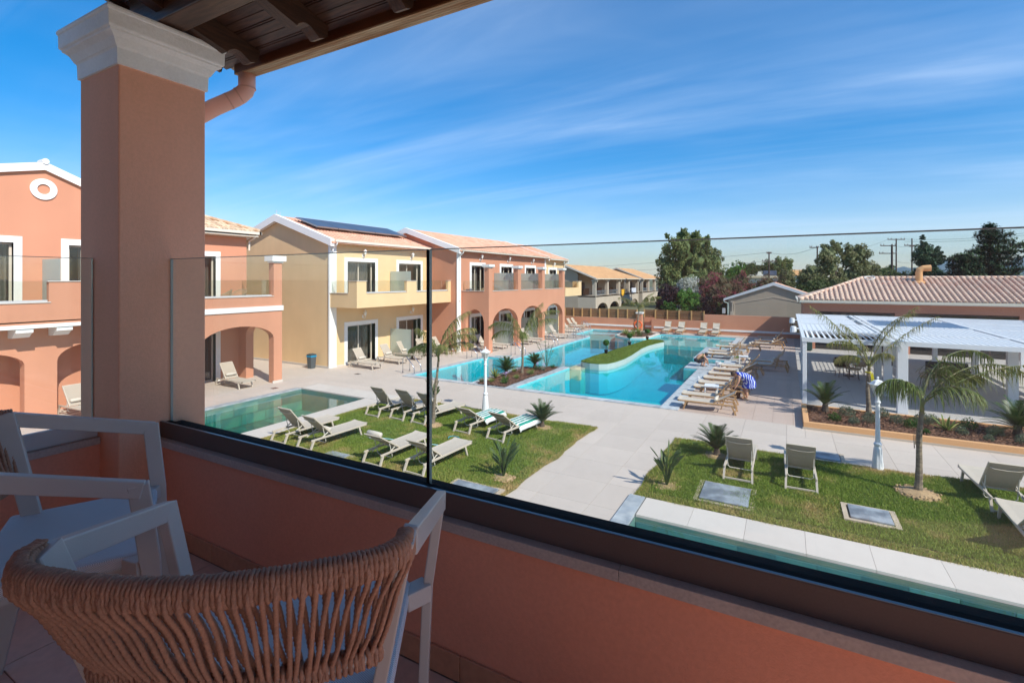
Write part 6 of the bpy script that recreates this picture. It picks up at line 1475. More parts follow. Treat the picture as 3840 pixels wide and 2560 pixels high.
def strelitzia(x, y, z, s, label, seed, n=16):
    rs = random.Random(seed); t = thing('strelitzia', label, 'plant', (x, y, z), 0, 'strelitzia plants on the lawns')
    for i in range(n):
        b = MB(); az = rs.uniform(0, 6.28); le = rs.uniform(.25, .62)*s; sp = rs.uniform(.10, .38); b.t = .3
        top = Vector((math.cos(az)*le*sp, math.sin(az)*le*sp, le)); b.tube([(0, 0, 0), top*.5+Vector((0, 0, .03)), top], [.010, .009, .007], 4)
        d = Vector((math.cos(az)*sp*1.6, math.sin(az)*sp*1.6, 1)).normalized(); sd_ = d.cross(Vector((math.sin(az+rs.uniform(-.8, .8)), math.cos(az), .2))).normalized(); L = rs.uniform(.22, .34)*s; w = L*.26; vs = []
        b.t = rs.uniform(.2, .95); p = top.copy(); nn = sd_.cross(d)
        for j in range(7):
            k = j/6; ww = w*math.sin(math.pi*(.06+.94*k))**.7 if j < 6 else 0; c = nn*.03*s*(1-ww/w)
            vs += [p-sd_*ww*.5+nn*ww*.18, p-nn*.005, p+sd_*ww*.5+nn*ww*.18]; d = (d+Vector((math.cos(az), math.sin(az), -.2))*.07).normalized(); p = p+d*L/6
        b.add(vs, [(3*j+i2, 3*j+i2+1, 3*j+i2+4, 3*j+i2+3) for j in range(6) for i2 in (0, 1)])
        b.build('leaf', BIRDG, t, world=False, tint=True)
    m = MB()
    for i in range(60): a, q = rs.uniform(0, 6.28), .26*s*math.sqrt(rs.random()); m.ico((math.cos(a)*q, math.sin(a)*q, .02), rs.uniform(.012, .035), 0, rough=.4)
    m.lathe([(.26*s, 0), (.16*s, .035), (.02, .05)], 12); m.build('soil_ring', EARTH, t, world=False)
    return t
strelitzia(-5.8, 10.0, .05, 1.15, 'strelitzia at the right front of the left lawn by the path', 21, 26)
strelitzia(-2.35, 11.35, .05, 1.1, 'strelitzia at the left corner of the right lawn', 22, 18)
strelitzia(-11.6, 14.75, .03, 1.15, 'strelitzia behind the back row of lawn loungers', 23, 15)

def agave(x, y, z, s, label, seed, n=20):
    rs = random.Random(seed); t = thing('agave', label, 'plant', (x, y, z), 0, 'spiky rosette plants in the beds')
    for i in range(n):
        b = MB(); az = i*2.4; el = R(80-62*i/n); d = Vector((math.cos(az)*math.cos(el), math.sin(az)*math.cos(el), math.sin(el))); sd_ = Vector((-math.sin(az), math.cos(az), 0)); nn = sd_.cross(d); L = s*rs.uniform(.34, .46); w = .075*s; p = Vector((0, 0, .05)); vs = []; b.t = rs.uniform(.2, 1)
        for j in range(6):
            k = j/5; ww = w*(1-k*k)*(.7+.6*k if k < .5 else 1); vs += [p-sd_*ww*.5+nn*ww*.2, p, p+sd_*ww*.5+nn*ww*.2]; d = (d+Vector((0, 0, -.06))).normalized(); p = p+d*L/5
        b.add(vs, [(3*j+q, 3*j+q+1, 3*j+q+4, 3*j+q+3) for j in range(5) for q in (0, 1)]); b.build('leaf', AGAVE, t, world=False, tint=True)
    return t
agave(4.2, 19.3, .13, 1.25, 'bright green agave in the planter behind the nearest palm', 31)
agave(-12.0, 19.9, .05, 1.2, 'bright agave at the left of the pool bed by the lamp post', 32)
agave(-11.6, 40.2, .09, 1.3, 'bright agave at the left of the rounded far bed', 33); agave(-10.9, 39.7, .09, 1.2, 'agave at the front of the rounded far bed', 34); agave(-10.9, 41.5, .09, 1.3, 'agave in the middle of the rounded far bed', 35)

def tufty(x, y, z, s, label, seed, mt, n=260, wd=.008, kind='grassy', group='small plants in the beds', cat='plant', name='bed_plant', flower=None):
    rs = random.Random(seed); t = thing(name, label, cat, (x, y, z), 0, group); b = MB()
    for i in range(n):
        az = rs.uniform(0, 6.28); 
        if kind == 'grassy':
            sp = rs.uniform(.05, .8); d = Vector((math.cos(az)*sp, math.sin(az)*sp, 1)); b.t = rs.random(); ribbon(b, (math.cos(az)*.04*s, math.sin(az)*.04*s, 0), d, (math.sin(az), 0, .1), s*rs.uniform(.25, .5), wd, .8, 3)
        else:
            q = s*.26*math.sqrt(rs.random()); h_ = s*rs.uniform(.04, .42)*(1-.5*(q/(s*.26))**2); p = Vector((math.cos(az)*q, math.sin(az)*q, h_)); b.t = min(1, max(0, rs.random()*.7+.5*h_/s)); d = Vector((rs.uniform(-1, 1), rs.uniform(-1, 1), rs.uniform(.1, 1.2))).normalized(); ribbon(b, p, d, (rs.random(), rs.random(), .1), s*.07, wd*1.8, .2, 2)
    b.build('foliage', mt, t, world=False, tint=True)
    if flower:
        f = MB()
        for i in range(flower[1]):
            az = rs.uniform(0, 6.28); q = s*.16*rs.random(); h_ = s*rs.uniform(.42, .58); f.tube([(0, 0, .1), (math.cos(az)*q, math.sin(az)*q, h_)], .003, 3)
            for w_ in range(8): f.ico((math.cos(az)*q+rs.uniform(-.03, .03), math.sin(az)*q+rs.uniform(-.03, .03), h_+rs.uniform(-.02, .03)), .012, 0)
        f.build('flower', flower[0], t, world=False)
    return t
LIL = mat('lilac_flower', (.55, .38, .60), .7); 
for i, (x, y, s, mt, kind, l) in enumerate([
    (1.35, 18.95, .72, BUSHG, 'leafy', 'round bright green shrub below the left planter cycad'), (1.75, 19.75, .95, SAGE, 'leafy', 'tall grey green lavender between cycad and ribbon palm'), (1.85, 18.85, .6, SAGE, 'leafy', 'low grey green lavender before the taller one'),
    (2.3, 19.2, .85, SAGE, 'leafy', 'lavender at the foot of the ribbon palm, left'), (2.75, 20.2, .8, SAGE, 'leafy', 'lavender right behind the ribbon palm trunk'), (3.05, 19.6, .75, SAGE, 'leafy', 'lavender right of the lamp post in the planter'), (3.35, 19.2, .8, BUSHG, 'leafy', 'dark low shrub in the middle of the planter'), (3.75, 19.9, .9, SAGE, 'leafy', 'tall lavender left of the nearest palm crown'),
    (4.05, 20.2, .7, SAGE, 'leafy', 'lavender behind the bright agave'), (4.5, 19.1, .6, SAGE, 'leafy', 'lavender right of the bright agave'), (4.85, 19.9, .85, BUSHG, 'leafy', 'leafy green shrub right of the agave in the planter'), (5.0, 18.75, .45, SAGE, 'leafy', 'small round lavender at the planter front'), (5.3, 19.4, .8, SAGE, 'leafy', 'wide lavender left of the right planter cycad'), (5.75, 18.8, .75, SAGE, 'leafy', 'tall pale lavender before the right planter cycad'), (6.2, 19.0, .6, BUSHG, 'leafy', 'green shrub at the right edge of the photo in the planter'), (3.6, 18.7, .4, BUSHG, 'leafy', 'tiny green plant at the planter front')]):
    tufty(x, y, .13, s, l, 100+i, mt, 420, .012, kind)
for i, (x, y, s, mt, kind, l, fl) in enumerate([
    (-12.0, 18.75, .7, SAGE, 'grassy', 'thin grass clump at the left tip of the pool bed', None), (-11.6, 18.95, .6, AGAVE, 'grassy', 'yellow green grass clump right behind the lamp post', None), (-11.2, 19.5, .75, BUSHG, 'grassy', 'lilac flowering agapanthus in the pool bed front', (LIL, 5)), (-10.95, 19.0, .7, BUSHG, 'grassy', 'green grass clump at the front of the pool bed', None), (-11.0, 20.2, .6, AGAVE, 'grassy', 'yellow green grass clump before the bed palm', None), (-10.85, 21.4, .8, AGAVE, 'grassy', 'tall yellow green grass clump right of the bed palm', None), (-10.8, 22.7, .6, SAGE, 'grassy', 'grey green clump at the right side of the pool bed', (LIL, 3)), (-10.7, 23.6, .55, BUSHG, 'grassy', 'clump at the right back corner of the pool bed', None), (-11.1, 22.6, .7, BUSHG, 'leafy', 'low shrub with lilac blooms between the bed cycads', (LIL, 6)), (-11.9, 21.6, .7, AGAVE, 'grassy', 'yellow clump behind the wide bed cycad', None),
    (-10.3, 41.0, 1.1, SAGE, 'leafy', 'grey green shrub at the right of the far bed', None), (-10.2, 42.2, 1.1, SAGE, 'leafy', 'pale shrub at the back right of the far bed', None), (-12.0, 41.2, 1.2, AGAVE, 'grassy', 'tall yellow green clump at the left of the far bed', None), (-11.4, 42.0, 1.3, BUSHG, 'leafy', 'green shrub under the far palm', None), (-10.4, 39.9, .8, BUSHG, 'leafy', 'small shrub at the front right of the far bed', None)]):
    tufty(x, y, .06, s, l, 200+i, mt, 200 if kind == 'grassy' else 420, .012, kind, flower=fl)
# papyrus-like fan plant at the back of the bed
t = thing('fan_palm', 'pale fan leaved young palm at the back of the pool bed', 'palm', (-11.1, 23.7, .05)); rs = random.Random(5)
for i in range(11):
    b = MB(); az = rs.uniform(0, 6.28); sp = rs.uniform(.1, .55); L = rs.uniform(.7, 1.45); top = Vector((math.cos(az)*sp*L, math.sin(az)*sp*L, L)); b.t = .5; b.tube([(0, 0, 0), top*.5+Vector((0, 0, .06)), top], .010, 4)
    for j in range(18):
        a = (j/18-.5)*4.4; d = Vector((math.cos(az)*math.cos(a)*.7, math.sin(az)*math.cos(a)*.7, .25+.4*math.cos(a)))+Vector((-math.sin(az), math.cos(az), 0))*math.sin(a); b.t = rs.uniform(.5, 1); ribbon(b, top, d, (0, 0, 1), .27, .022, .5, 2)
    b.build('leaf', SAGE, t, world=False, tint=True)

# ------------------------------------------------------------------ trees and shrubs beyond the walls
def tree(name, label, x, y, z0, blobs, nleaf, ls, mt, seed, trunk=None, group='trees beyond the walls', cat='tree', core=None, droop=0.0, shell=.35, flat=1.0):
    """blobs: (dx_right, dy_depth, z, rx, rz) ellipsoids; leaves fill their outer shells unevenly"""
    rs = random.Random(seed); t = thing(name, label, cat, (x, y, z0), R(CR), group); b = MB()
    tot = sum(r[3]**2 for r in blobs)
    for bx, by, bz, rx, rz in blobs:
        n = int(nleaf*rx*rx/tot); sub = []
        for _ in range(int(10+rx*9)):
            v = Vector((rs.gauss(0, 1), rs.gauss(0, 1), rs.gauss(0, 1))).normalized(); k = rs.uniform(.5, 1.12)
            sub.append((Vector((bx+v.x*rx*k, by+v.y*rx*k, bz+v.z*rz*k)), min(rx, 1.9)*rs.uniform(.18, .42), rs.uniform(-.28, .28)))
        for _ in range(n):
            c, r, tn = rs.choice(sub); v = Vector((rs.gauss(0, 1), rs.gauss(0, 1), rs.gauss(0, 1))).normalized(); p = c+Vector((v.x, v.y, v.z*flat))*r*rs.uniform(.6, 1.05)
            if droop: p.z -= droop*rs.random()**2*r*1.5
            a = Vector((rs.gauss(0, 1), rs.gauss(0, 1), rs.gauss(0, 1)-droop*2)).normalized(); s_ = a.cross(Vector((rs.gauss(0, 1), rs.gauss(0, 1), rs.gauss(0, 1)))).normalized(); l = ls*rs.uniform(.6, 1.4)
            b.t = min(1, max(0, .45+tn+rs.uniform(-.2, .2))); b.add([p-a*l*.5, p+s_*l*.28, p+a*l*.5, p-s_*l*.28], [(0, 1, 2, 3)])
    b.build('crown', mt, t, world=False, tint=True)
    m = MB(); cr_ = MB()
    for bx, by, bz, rx, rz in blobs:
        cr_.t = .34; cr_.ico((bx, by, bz), 1, 2, (rx*.60, rx*.60, rz*.62), rough=.6)
    cr_.build('inner_foliage', mt, t, world=False, tint=True)
    if trunk:
        m.tube([(0, 0, -.5), (.1, 0, trunk*.5), (0, 0, trunk)], [trunk*.05+.08, trunk*.04+.06, .08], 8)
        for bx, by, bz, rx, rz in blobs[:7]: m.tube([(0, 0, trunk*.55), (bx*.5, by*.5, (trunk*.6+bz)*.5), (bx*.9, by*.9, bz)], [.10+trunk*.012, .09, .04], 6)
        m.build('trunk', BARK, t, world=False)
    return t
EUC = leafmat('eucalyptus_green', [(.055, .085, .035), (.13, .175, .065), (.24, .27, .09), (.35, .32, .13)], .6, .25)
EUC2 = leafmat('grey_eucalyptus', [(.06, .08, .038), (.16, .18, .08), (.27, .26, .12), (.32, .25, .14)], .6, .25)
CON = leafmat('conifer_green', [(.018, .04, .022), (.042, .085, .042), (.085, .14, .06)], .7, .1)
OLIVE = leafmat('hedge_green', [(.03, .045, .015), (.07, .10, .03), (.14, .17, .05)], .7, .25)
PURP = leafmat('purple_leaf', [(.012, .008, .014), (.035, .018, .028), (.07, .04, .05)], .7, .15)
LIME = leafmat('fresh_green', [(.03, .09, .012), (.08, .20, .03), (.15, .30, .05)], .6, .35)
BOUG = leafmat('oleander_magenta', [(.05, .065, .03), (.09, .09, .04), (.13, .08, .05), (.40, .06, .12), (.60, .13, .22)], .7, .3)
WHT = leafmat('oleander_white', [(.06, .10, .03), (.62, .62, .56), (.78, .76, .74)], .7, .3)
d = 82; x, y = atpx(2592, d); u = d/1849
big = [(-.0, 0, 6.5, 3.6, 4.0), (-3.2, 0, 5.5, 2.6, 3.6), (3.0, 0, 5.0, 2.4, 3.6), (-1.6, 0, 9.8, 2.5, 2.9), (1.6, .5, 10.0, 2.4, 2.6), (3.6, 0, 7.6, 1.7, 2.2), (-4.3, 0, 7.2, 1.4, 1.8), (-1.4, 0, 12.3, .9, 1.1), (.9, 0, 12.2, .7, .8), (-4.0, 0, 11.9, .45, .5), (2.6, 0, 11.5, .6, .6), (-.5, -2.5, 3.5, 3.3, 2.8), (2.5, -2, 3.2, 2.2, 2.2), (-3.5, -2, 3.2, 1.9, 2.2), (5.0, 0, 4.0, .9, 1.2)]
tree('eucalyptus_tree', 'biggest drooping eucalyptus in the middle of the horizon', x, y, 0, big, 46000, .30, EUC, 41, 9, droop=.8)
x, y = atpx(3130, 72)
tree('eucalyptus_tree', 'spreading grey green eucalyptus pair left of the utility poles', x, y, 0, [(-3.2, 0, 5.6, 1.4, 1.6), (-1.0, 0, 8.2, 1.5, 1.9), (-.9, 0, 6.2, 1.5, 1.5), (2.0, 0, 7.8, 1.3, 1.9), (3.6, 0, 8.3, 1.3, 1.7), (4.4, 0, 6.2, 1.5, 1.3), (-3.6, 0, 4.0, 1.7, 1.6), (-.5, 0, 3.8, 2.2, 2.0), (2.4, 0, 4.9, 2.0, 1.8), (5.0, 0, 4.6, 1.5, 1.5), (-4.6, 0, 4.8, .8, 1.0), (.3, 0, 9.4, .8, .8)], 34000, .24, EUC2, 42, 7.5, droop=.35)
x, y = atpx(3478, 78)
tree('cypress_tree', 'dense dark conifer with small top tuft beside the utility pole', x, y, 0, [(0, 0, 4.0, 2.0, 2.5), (.1, 0, 7.0, 1.8, 2.2), (-.3, 0, 9.0, 1.3, 1.5), (1.3, 0, 8.6, .9, 1.4), (2.0, 0, 7.8, .9, .6), (.8, 0, 5.5, 1.8, 1.2), (-1.3, 0, 8.4, .8, 1.3), (-.7, 0, 10.2, .5, .7), (-.75, 0, 11.2, .38, .5)], 26000, .22, CON, 43, 10)
def cedar(x, y, h, label, tiers, seed):
    rs = random.Random(seed); t = thing('cedar_tree', label, 'tree', (x, y, 0), R(CR), 'trees beyond the walls'); b = MB(); tb_ = MB(); tb_.tube([(0, 0, -.5), (0, 0, h*.5), (0, 0, h)], [.35, .22, .04], 8)
    for z, xl, xr in tiers:
        for side in range(9):
            a = side*.7+rs.uniform(-.2, .2); ext = (xr if math.cos(a) > 0 else -xl)*abs(math.cos(a))+.7*abs(math.sin(a))*min(xr, -xl)
            ext *= rs.uniform(.8, 1.05); e = Vector((math.cos(a)*ext, math.sin(a)*ext, z+rs.uniform(-.1, .35)+ext*.06)); tb_.tube([(0, 0, z-.3), tuple(e*.6+Vector((0, 0, .4*z*0))), tuple(e)], [.08, .05, .02], 4) if False else tb_.tube([(0, 0, z-.2), (e.x*.55, e.y*.55, z), tuple(e)], [.07, .05, .015], 4)
            n = int(240*ext/2)
            for i in range(n):
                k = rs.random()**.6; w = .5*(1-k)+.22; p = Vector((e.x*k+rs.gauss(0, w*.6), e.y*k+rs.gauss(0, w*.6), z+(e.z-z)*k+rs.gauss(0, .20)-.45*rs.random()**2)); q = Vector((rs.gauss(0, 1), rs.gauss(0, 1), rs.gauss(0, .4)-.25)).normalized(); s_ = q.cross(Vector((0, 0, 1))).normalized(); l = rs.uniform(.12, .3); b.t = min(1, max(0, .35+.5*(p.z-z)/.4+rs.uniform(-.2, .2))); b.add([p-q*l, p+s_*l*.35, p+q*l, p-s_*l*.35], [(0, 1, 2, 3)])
    b.build('crown', CON, t, world=False, tint=True); tb_.build('trunk', BARK, t, world=False); return t
x, y = atpx(3712, 70)
cedar(x, y, 12.9, 'tall dark cedar with ragged layered branches at the right', [(12.2, -.5, .5), (11.5, -.9, 1.2), (10.8, -1.3, 2.9), (10.0, -1.0, 3.0), (9.2, -1.4, 4.1), (8.4, -2.2, 4.6), (7.6, -1.9, 3.2), (6.8, -2.0, 3.2), (6.0, -2.6, 3.4), (5.2, -2.6, 3.2), (4.4, -3.0, 3.6), (3.5, -3.0, 4.0), (2.6, -3, 4)], 51)
x, y = atpx(3615, 66)
cedar(x, y, 8.0, 'lower dark cedar in front of the tall one, left side', [(7.8, -1.0, .8), (7.2, -1.6, 1.5), (6.4, -1.5, 1.8), (5.6, -1.6, 1.8), (4.8, -2.0, 2.0), (4.0, -1.6, 2.0), (3.0, -1.8, 2.2)], 52)
def shrub(label, pxx, d, w, z0, z1, mt, seed, name='shrub', n=9000, ls=.16, group='shrubs behind the boundary wall'):
    x, y = atpx(pxx, d); rs = random.Random(seed); bl = [(rs.uniform(-.35, .35)*w, 0, z0+(z1-z0)*rs.uniform(.3, .72), w*rs.uniform(.26, .4), (z1-z0)*rs.uniform(.25, .38)) for _ in range(5)]
    bl.append((0, 0, (z0+z1)/2, w*.42, (z1-z0)*.48)); return tree(name, label, x, y, 0, bl, n, ls, mt, seed, None, group, 'shrub')
shrub('dark purple leaved shrub left of the white oleander', 2500, 58, 3.0, 0, 4.4, PURP, 61)
shrub('small green bush at the foot of the purple shrub', 2513, 54, 1.6, .2, 2.2, BUSHG, 62, n=3500)
shrub('white flowering oleander crest above the lime shrub', 2590, 62, 3.0, 2.2, 5.0, WHT, 63, 'oleander', 8000)
shrub('bright green shrub between the purple ones', 2590, 57, 2.7, .3, 3.4, LIME, 64)
shrub('pink red oleander left part of the flowering hedge', 2640, 64, 2.2, 1, 5.2, BOUG, 65, 'oleander', 6000)
shrub('dark purple shrub below the magenta oleander', 2680, 55, 2.9, 0, 3.0, PURP, 66)
shrub('biggest magenta oleander before the taupe building', 2715, 60, 4.4, .3, 5.5, BOUG, 67, 'oleander', 16000)
shrub('magenta oleander at the taupe building edge', 2700, 54, 2.2, .5, 4.0, BOUG, 68, 'oleander', 6000)
shrub('magenta oleander behind the taupe gable', 2790, 66, 3.6, 1.0, 5.4, BOUG, 69, 'oleander', 9000)
shrub('farther red oleander near the utility pole', 2880, 80, 3.6, 2, 5.6, BOUG, 70, 'oleander', 6000)
shrub('dark shrub at the right foot of the oleanders', 2710, 53, 1.6, 0, 2.2, OLIVE, 71, n=3000)
for i, (pxx, d, w, z0, z1, mt, l) in enumerate([(2745, 105, 6, 2, 8.3, LIME, 'light green tree right of the big eucalyptus'), (2785, 110, 3.2, 3, 8.5, OLIVE, 'thin sparse tree above the white building'), (2850, 118, 6, 4, 9.5, OLIVE, 'round olive tree left of the crossarm pole'), (2938, 130, 5, 5, 10.8, EUC, 'small round dark tree right of the crossarm pole'), (2960, 96, 4, 1, 6.5, EUC2, 'low grey green tree before the eucalyptus pair'),
    (3330, 85, 7, 1, 6.3, OLIVE, 'olive hedge below the utility poles'), (3395, 80, 6, 1, 6.2, OLIVE, 'olive bush between poles and dark conifer'), (3560, 74, 6, 1, 6.6, OLIVE, 'light olive bush between conifer and cedars'), (3240, 78, 6, 1, 6.6, EUC2, 'bushy growth at the right foot of the eucalyptus pair'), (3480, 82, 7, .5, 5.8, EUC, 'dark undergrowth below the conifer'), (3030, 68, 6, 0, 5.2, OLIVE, 'undergrowth at the left foot of the eucalyptus pair'), (3800, 76, 7, .5, 5.9, EUC, 'dark undergrowth at the right edge below the cedar'), (3325, 100, 3.5, 3, 8.4, EUC, 'small tree with a pointed crown left of the poles'), (2800, 88, 7, 1, 4.8, OLIVE, 'hedge in front of the white flat building')]):
    x, y = atpx(pxx, d); rs = random.Random(300+i); bl = [(rs.uniform(-.36, .36)*w, rs.uniform(-.5, .5), z0+(z1-z0)*rs.uniform(.3, .75), w*rs.uniform(.2, .34), (z1-z0)*rs.uniform(.22, .34)) for _ in range(6)]
    tree('garden_tree', l, x, y, 0, bl, 7000, .26, mt, 300+i, z1*.5, 'smaller trees on the horizon')

# mountains across the sea and the far haze
rs = random.Random(9); b = MB(); vs = []; nx = 160; X0, X1 = 3180, 4300
for j, (dist, k) in enumerate(((7600, 0), (8200, .55), (9000, 1.0), (9800, .6), (10500, 0))):
    for i in range(nx+1):
        q = X0+(X1-X0)*i/nx; prof = [(3180, 0), (3255, 4), (3300, 30), (3335, 48), (3362, 44), (3400, 47), (3430, 46), (3470, 40), (3505, 62), (3530, 80), (3556, 79), (3590, 58), (3640, 50), (3700, 40), (3760, 58), (3800, 76), (3835, 84), (3900, 70), (4100, 60), (4300, 0)]
        h_ = 0
        for (a, ha), (c, hc) in zip(prof[:-1], prof[1:]):
            if a <= q <= c: h_ = ha+(hc-ha)*(q-a)/(c-a)
        hm_ = h_/1849*9000*k*(1+.10*noise.fractal(Vector((q*.03, dist*.001, 1)), 1, 2, 4))+(60*abs(noise.noise(Vector((q*.02, dist*.002, 4)))) if 0 < k < 1 else 0)*(h_ > 5)
        x, y = atpx(q, dist); vs.append((x, y, hm_-2))
b.add(vs, [((nx+1)*j+i, (nx+1)*j+i+1, (nx+1)*(j+1)+i+1, (nx+1)*(j+1)+i) for j in range(4) for i in range(nx)])
o = struct(b.build('mountains', MOUNTAIN, smooth=True))
b = MB(); vs = []
for j, (dist, k) in enumerate(((5200, 0), (5600, 1), (6200, 0))):
    for i in range(61): q = 2880+12*i; x, y = atpx(q, dist); vs.append((x, y, (k*(34+26*noise.noise(Vector((q*.012, 2, 2))))*min(1, i/8, (60-i)/8)-1)))
b.add(vs, [(61*j+i, 61*j+i+1, 61*(j+1)+i+1, 61*(j+1)+i) for j in range(2) for i in range(60)]); struct(b.build('far_hills', MOUNTAIN, smooth=True))
# ------------------------------------------------------------------ our own balcony
ZF = 3.5
FLOORT = mat('terracotta_floor_tile', (.62, .40, .32), .38, .10, 3, .08, 60, rnd=.10, fine=.08, fscale=30, spec=.45)
SKIRT = mat('terracotta_skirting', (.50, .235, .14), .5, .12, 4, .1, 60, rnd=.06, fine=.08, fscale=40)
own = thing('own_house', 'salmon house whose balcony we stand on, dark timber roof overhead', 'building', (0, -5, 0))
m = MB(); m.plate([(-3.2, 0), (2.85, 0), (2.85, 6.6), (-3.2, 6.6)], [rect(.0, 1.9, 3.5, 5.75)], -1.65, -1.4, YF); m.box(-3.2, -2.95, -9, -1.65, 0, 6.6); m.box(2.6, 2.85, -9, -1.65, 0, 6.6); m.build('wall', SALMON_IN, own)  # unseen right end kept short so sun can bounce into the balcony
m = MB(); m.box(-2.99, 3.0, -1.4, 1.46, 3.26, 3.48); m.build('floor_slab', SALMON_IN, own)
MB().box(.0, 1.9, -1.6, -1.55, 3.5, 5.75).build('glass_door', DARKPANE, own); MB().box(.0, 1.9, -1.75, -1.72, 3.5, 5.75).build('curtain', mat('bounce_curtain', (.8, .78, .74), .9), own)  # unseen white curtain added behind the door to bounce light
m = MB(); m.box(-2.592, 3.0, 1.215, 1.38, 3.3, 3.945); m.build('parapet_front', SALMON_LOW, own)
m = MB(); m.box(-2.975, -2.773, -1.4, 1.064, 3.3, 3.945); m.build('parapet_side', SALMON_LOW, own)
# sills of stone, profile channels and panes
def slabs_x(x0, x1, y0, y1, z0, z1, L, nm, mt, ax='x', bev=.0015):
    n = round(abs(x1-x0)/L); s_ = (x1-x0)/n
    for i in range(n):
        a, b_ = x0+s_*i+.0004, x0+s_*(i+1)-.0004
        (MB().box(a, b_, y0, y1, z0, z1) if ax == 'x' else MB().box(y0, y1, a, b_, z0, z1)).build(nm, mt, own, bevel=bev)
slabs_x(-2.59, 2.97, 1.198, 1.40, 3.945, 3.975, 1.22, 'sill_stone', SILL)
slabs_x(-1.4, 1.06, -3.0, -2.756, 3.945, 3.975, 1.2, 'sill_stone', SILL, 'y')
def channel(parts):
    m = MB()
    for p in parts: m.box(*p)
    return m.build('glazing_channel', ALU_DARK, own, bevel=.003)
channel([(-2.588, 2.95, 1.225, 1.2365, 3.976, 4.047), (-2.588, 2.95, 1.294, 1.322, 3.976, 4.029), (-2.588, 2.95, 1.262, 1.294, 3.976, 3.98)])
MB().box(-2.587, 2.95, 1.2365, 1.2705, 3.976, 4.041).box(-2.587, 2.95, 1.2855, 1.324, 3.976, 4.030).build('gap_shade_gasket', BLACK, own)  # gasket strips in black, standing for the shadow inside the channel gap
m = MB(); m.box(-2.587, 2.95, 1.2262, 1.2355, 4.047, 4.0485); m.build('channel_sheen_strip', mat('channel_blue_sheen', (.14, .18, .22), .3, 0, metal=.5), own)  # thin strip with the blue sky highlight put into its colour
m = MB(); m.box(-2.797, -2.783, -1.4, 1.06, 3.976, 4.047); m.box(-2.885, -2.852, -1.4, 1.06, 3.976, 4.029); m.build('glazing_channel', ALU_SIDE, own, bevel=.003)
def pane(x0, x1, y0, y1, z0, z1):
    p = MB().box(x0, x1, y0, y1, z0, z1).build('glass_pane', GLASS, own)
    e = .0006
    m = MB()
    if x1-x0 > y1-y0: m.box(x0, x1, y0+e, y1-e, z1, z1+.0025); m.box(x0-.0015, x0, y0+e, y1-e, z0, z1); m.box(x1, x1+.0015, y0+e, y1-e, z0, z1)
    else: m.box(x0+e, x1-e, y0, y1, z1, z1+.0025); m.box(x0+e, x1-e, y1, y1+.0015, z0, z1)
    m.build('polished_edge', GLASS_E, p)
ZT = 4.796
pane(-2.588, -1.0275, 1.2715, 1.2845, 3.98, ZT); pane(-1.0155, .9, 1.2715, 1.2845, 3.98, ZT); pane(.916, 2.9, 1.2715, 1.2845, 3.98, ZT)
for x in (-1.022, .908): MB().box(x-.0050, x-.0002, 1.270, 1.288, 3.98, ZT+.001).build('joint_seal', BLACK, own)
pane(-2.843, -2.830, -1.3, 1.058, 3.98, ZT)
# the front rail runs a touch out of level, dropping to the left
for o in own.children:
    nm = o.name.split('.')[0]
    if nm in ('glazing_channel', 'gap_shade_gasket', 'channel_sheen_strip', 'sill_stone', 'parapet_front') and max(v.co.y for v in o.data.vertices)-5 > 1.1:
        o.rotation_euler = (0, -.009, 0); o.location = (.036, 0, .009-.003)
# skirting and floor tiles
sk = .32
for i in range(16): MB().box(-2.77+i*sk+.0015, -2.77+(i+1)*sk-.0015, 1.205, 1.214, ZF, ZF+.078).build('skirting_tile', SKIRT, own, bevel=.002)
for i in range(7): MB().box(-2.772, -2.763, 1.06-(i+1)*sk+.0015, 1.06-i*sk-.0015, ZF, ZF+.078).build('skirting_tile', SKIRT, own, bevel=.002)
MB().box(-2.77, 2.95, -1.4, 1.212, ZF-.02, ZF-.004).build('floor_bed', mat('floor_grout', (.30, .20, .16), .9), own)
ft = MB().box(.002, sk-.002, .002, sk-.002, ZF-.01, ZF).mesh('floor_tile', FLOORT)
for i in range(17):
    for j in range(8): inst('floor_tile', ft, own, (-2.763+i*sk, 1.203-(j+1)*sk+5, 0))
# pillar
P_ = thing('balcony_pillar', 'square salmon corner pillar with moulded white plaster capital', 'pillar', (-2.78, 1.25, ZF))
m = MB(); m.box(-2.973, -2.592, 1.063, 1.437, 0, 5.67); m.build('shaft', SALMON_IN, P_, bevel=.006)
prof = [(0.0, 5.655), (.008, 5.657), (.010, 5.725), (.014, 5.732), (.018, 5.735), (.021, 5.742), (.032, 5.765), (.046, 5.778), (.052, 5.781), (.053, 5.79), (.060, 5.794), (.062, 5.80), (.063, 5.858), (.067, 5.862), (.069, 5.872), (.066, 5.882), (.05, 5.887)]
m = MB(); vs = []
for o_, z in prof: vs += [(-2.973-o_, 1.063-o_, z), (-2.592+o_, 1.063-o_, z), (-2.592+o_, 1.437+o_, z), (-2.973-o_, 1.437+o_, z)]
k = len(prof); m.add(vs, [(4*i+j, 4*i+(j+1) % 4, 4*i+4+(j+1) % 4, 4*i+4+j) for i in range(k-1) for j in range(4)]+[(3, 2, 1, 0), (4*k-4, 4*k-3, 4*k-2, 4*k-1)])
m.build('capital', CAPWHITE, P_)
# timber roof
RT = thing('timber_roof', 'dark stained timber eaves with rafters and boarded soffit over the balcony', 'roof', (-2.8, 1.2, 6))
sl_ = .27; zs = lambda y: 6.05-sl_*(y-1.21)
m = MB(); m.beam((-2.80, 1.25, 5.985), (2.95, 1.25, 5.985), .118, .19); m.build('beam', WOOD_D, RT, bevel=.006)
m = MB(); m.beam((-2.80, -1.2, 6.55), (2.95, -1.2, 6.55), .12, .2); m.build('beam', WOOD_D, RT, bevel=.006)
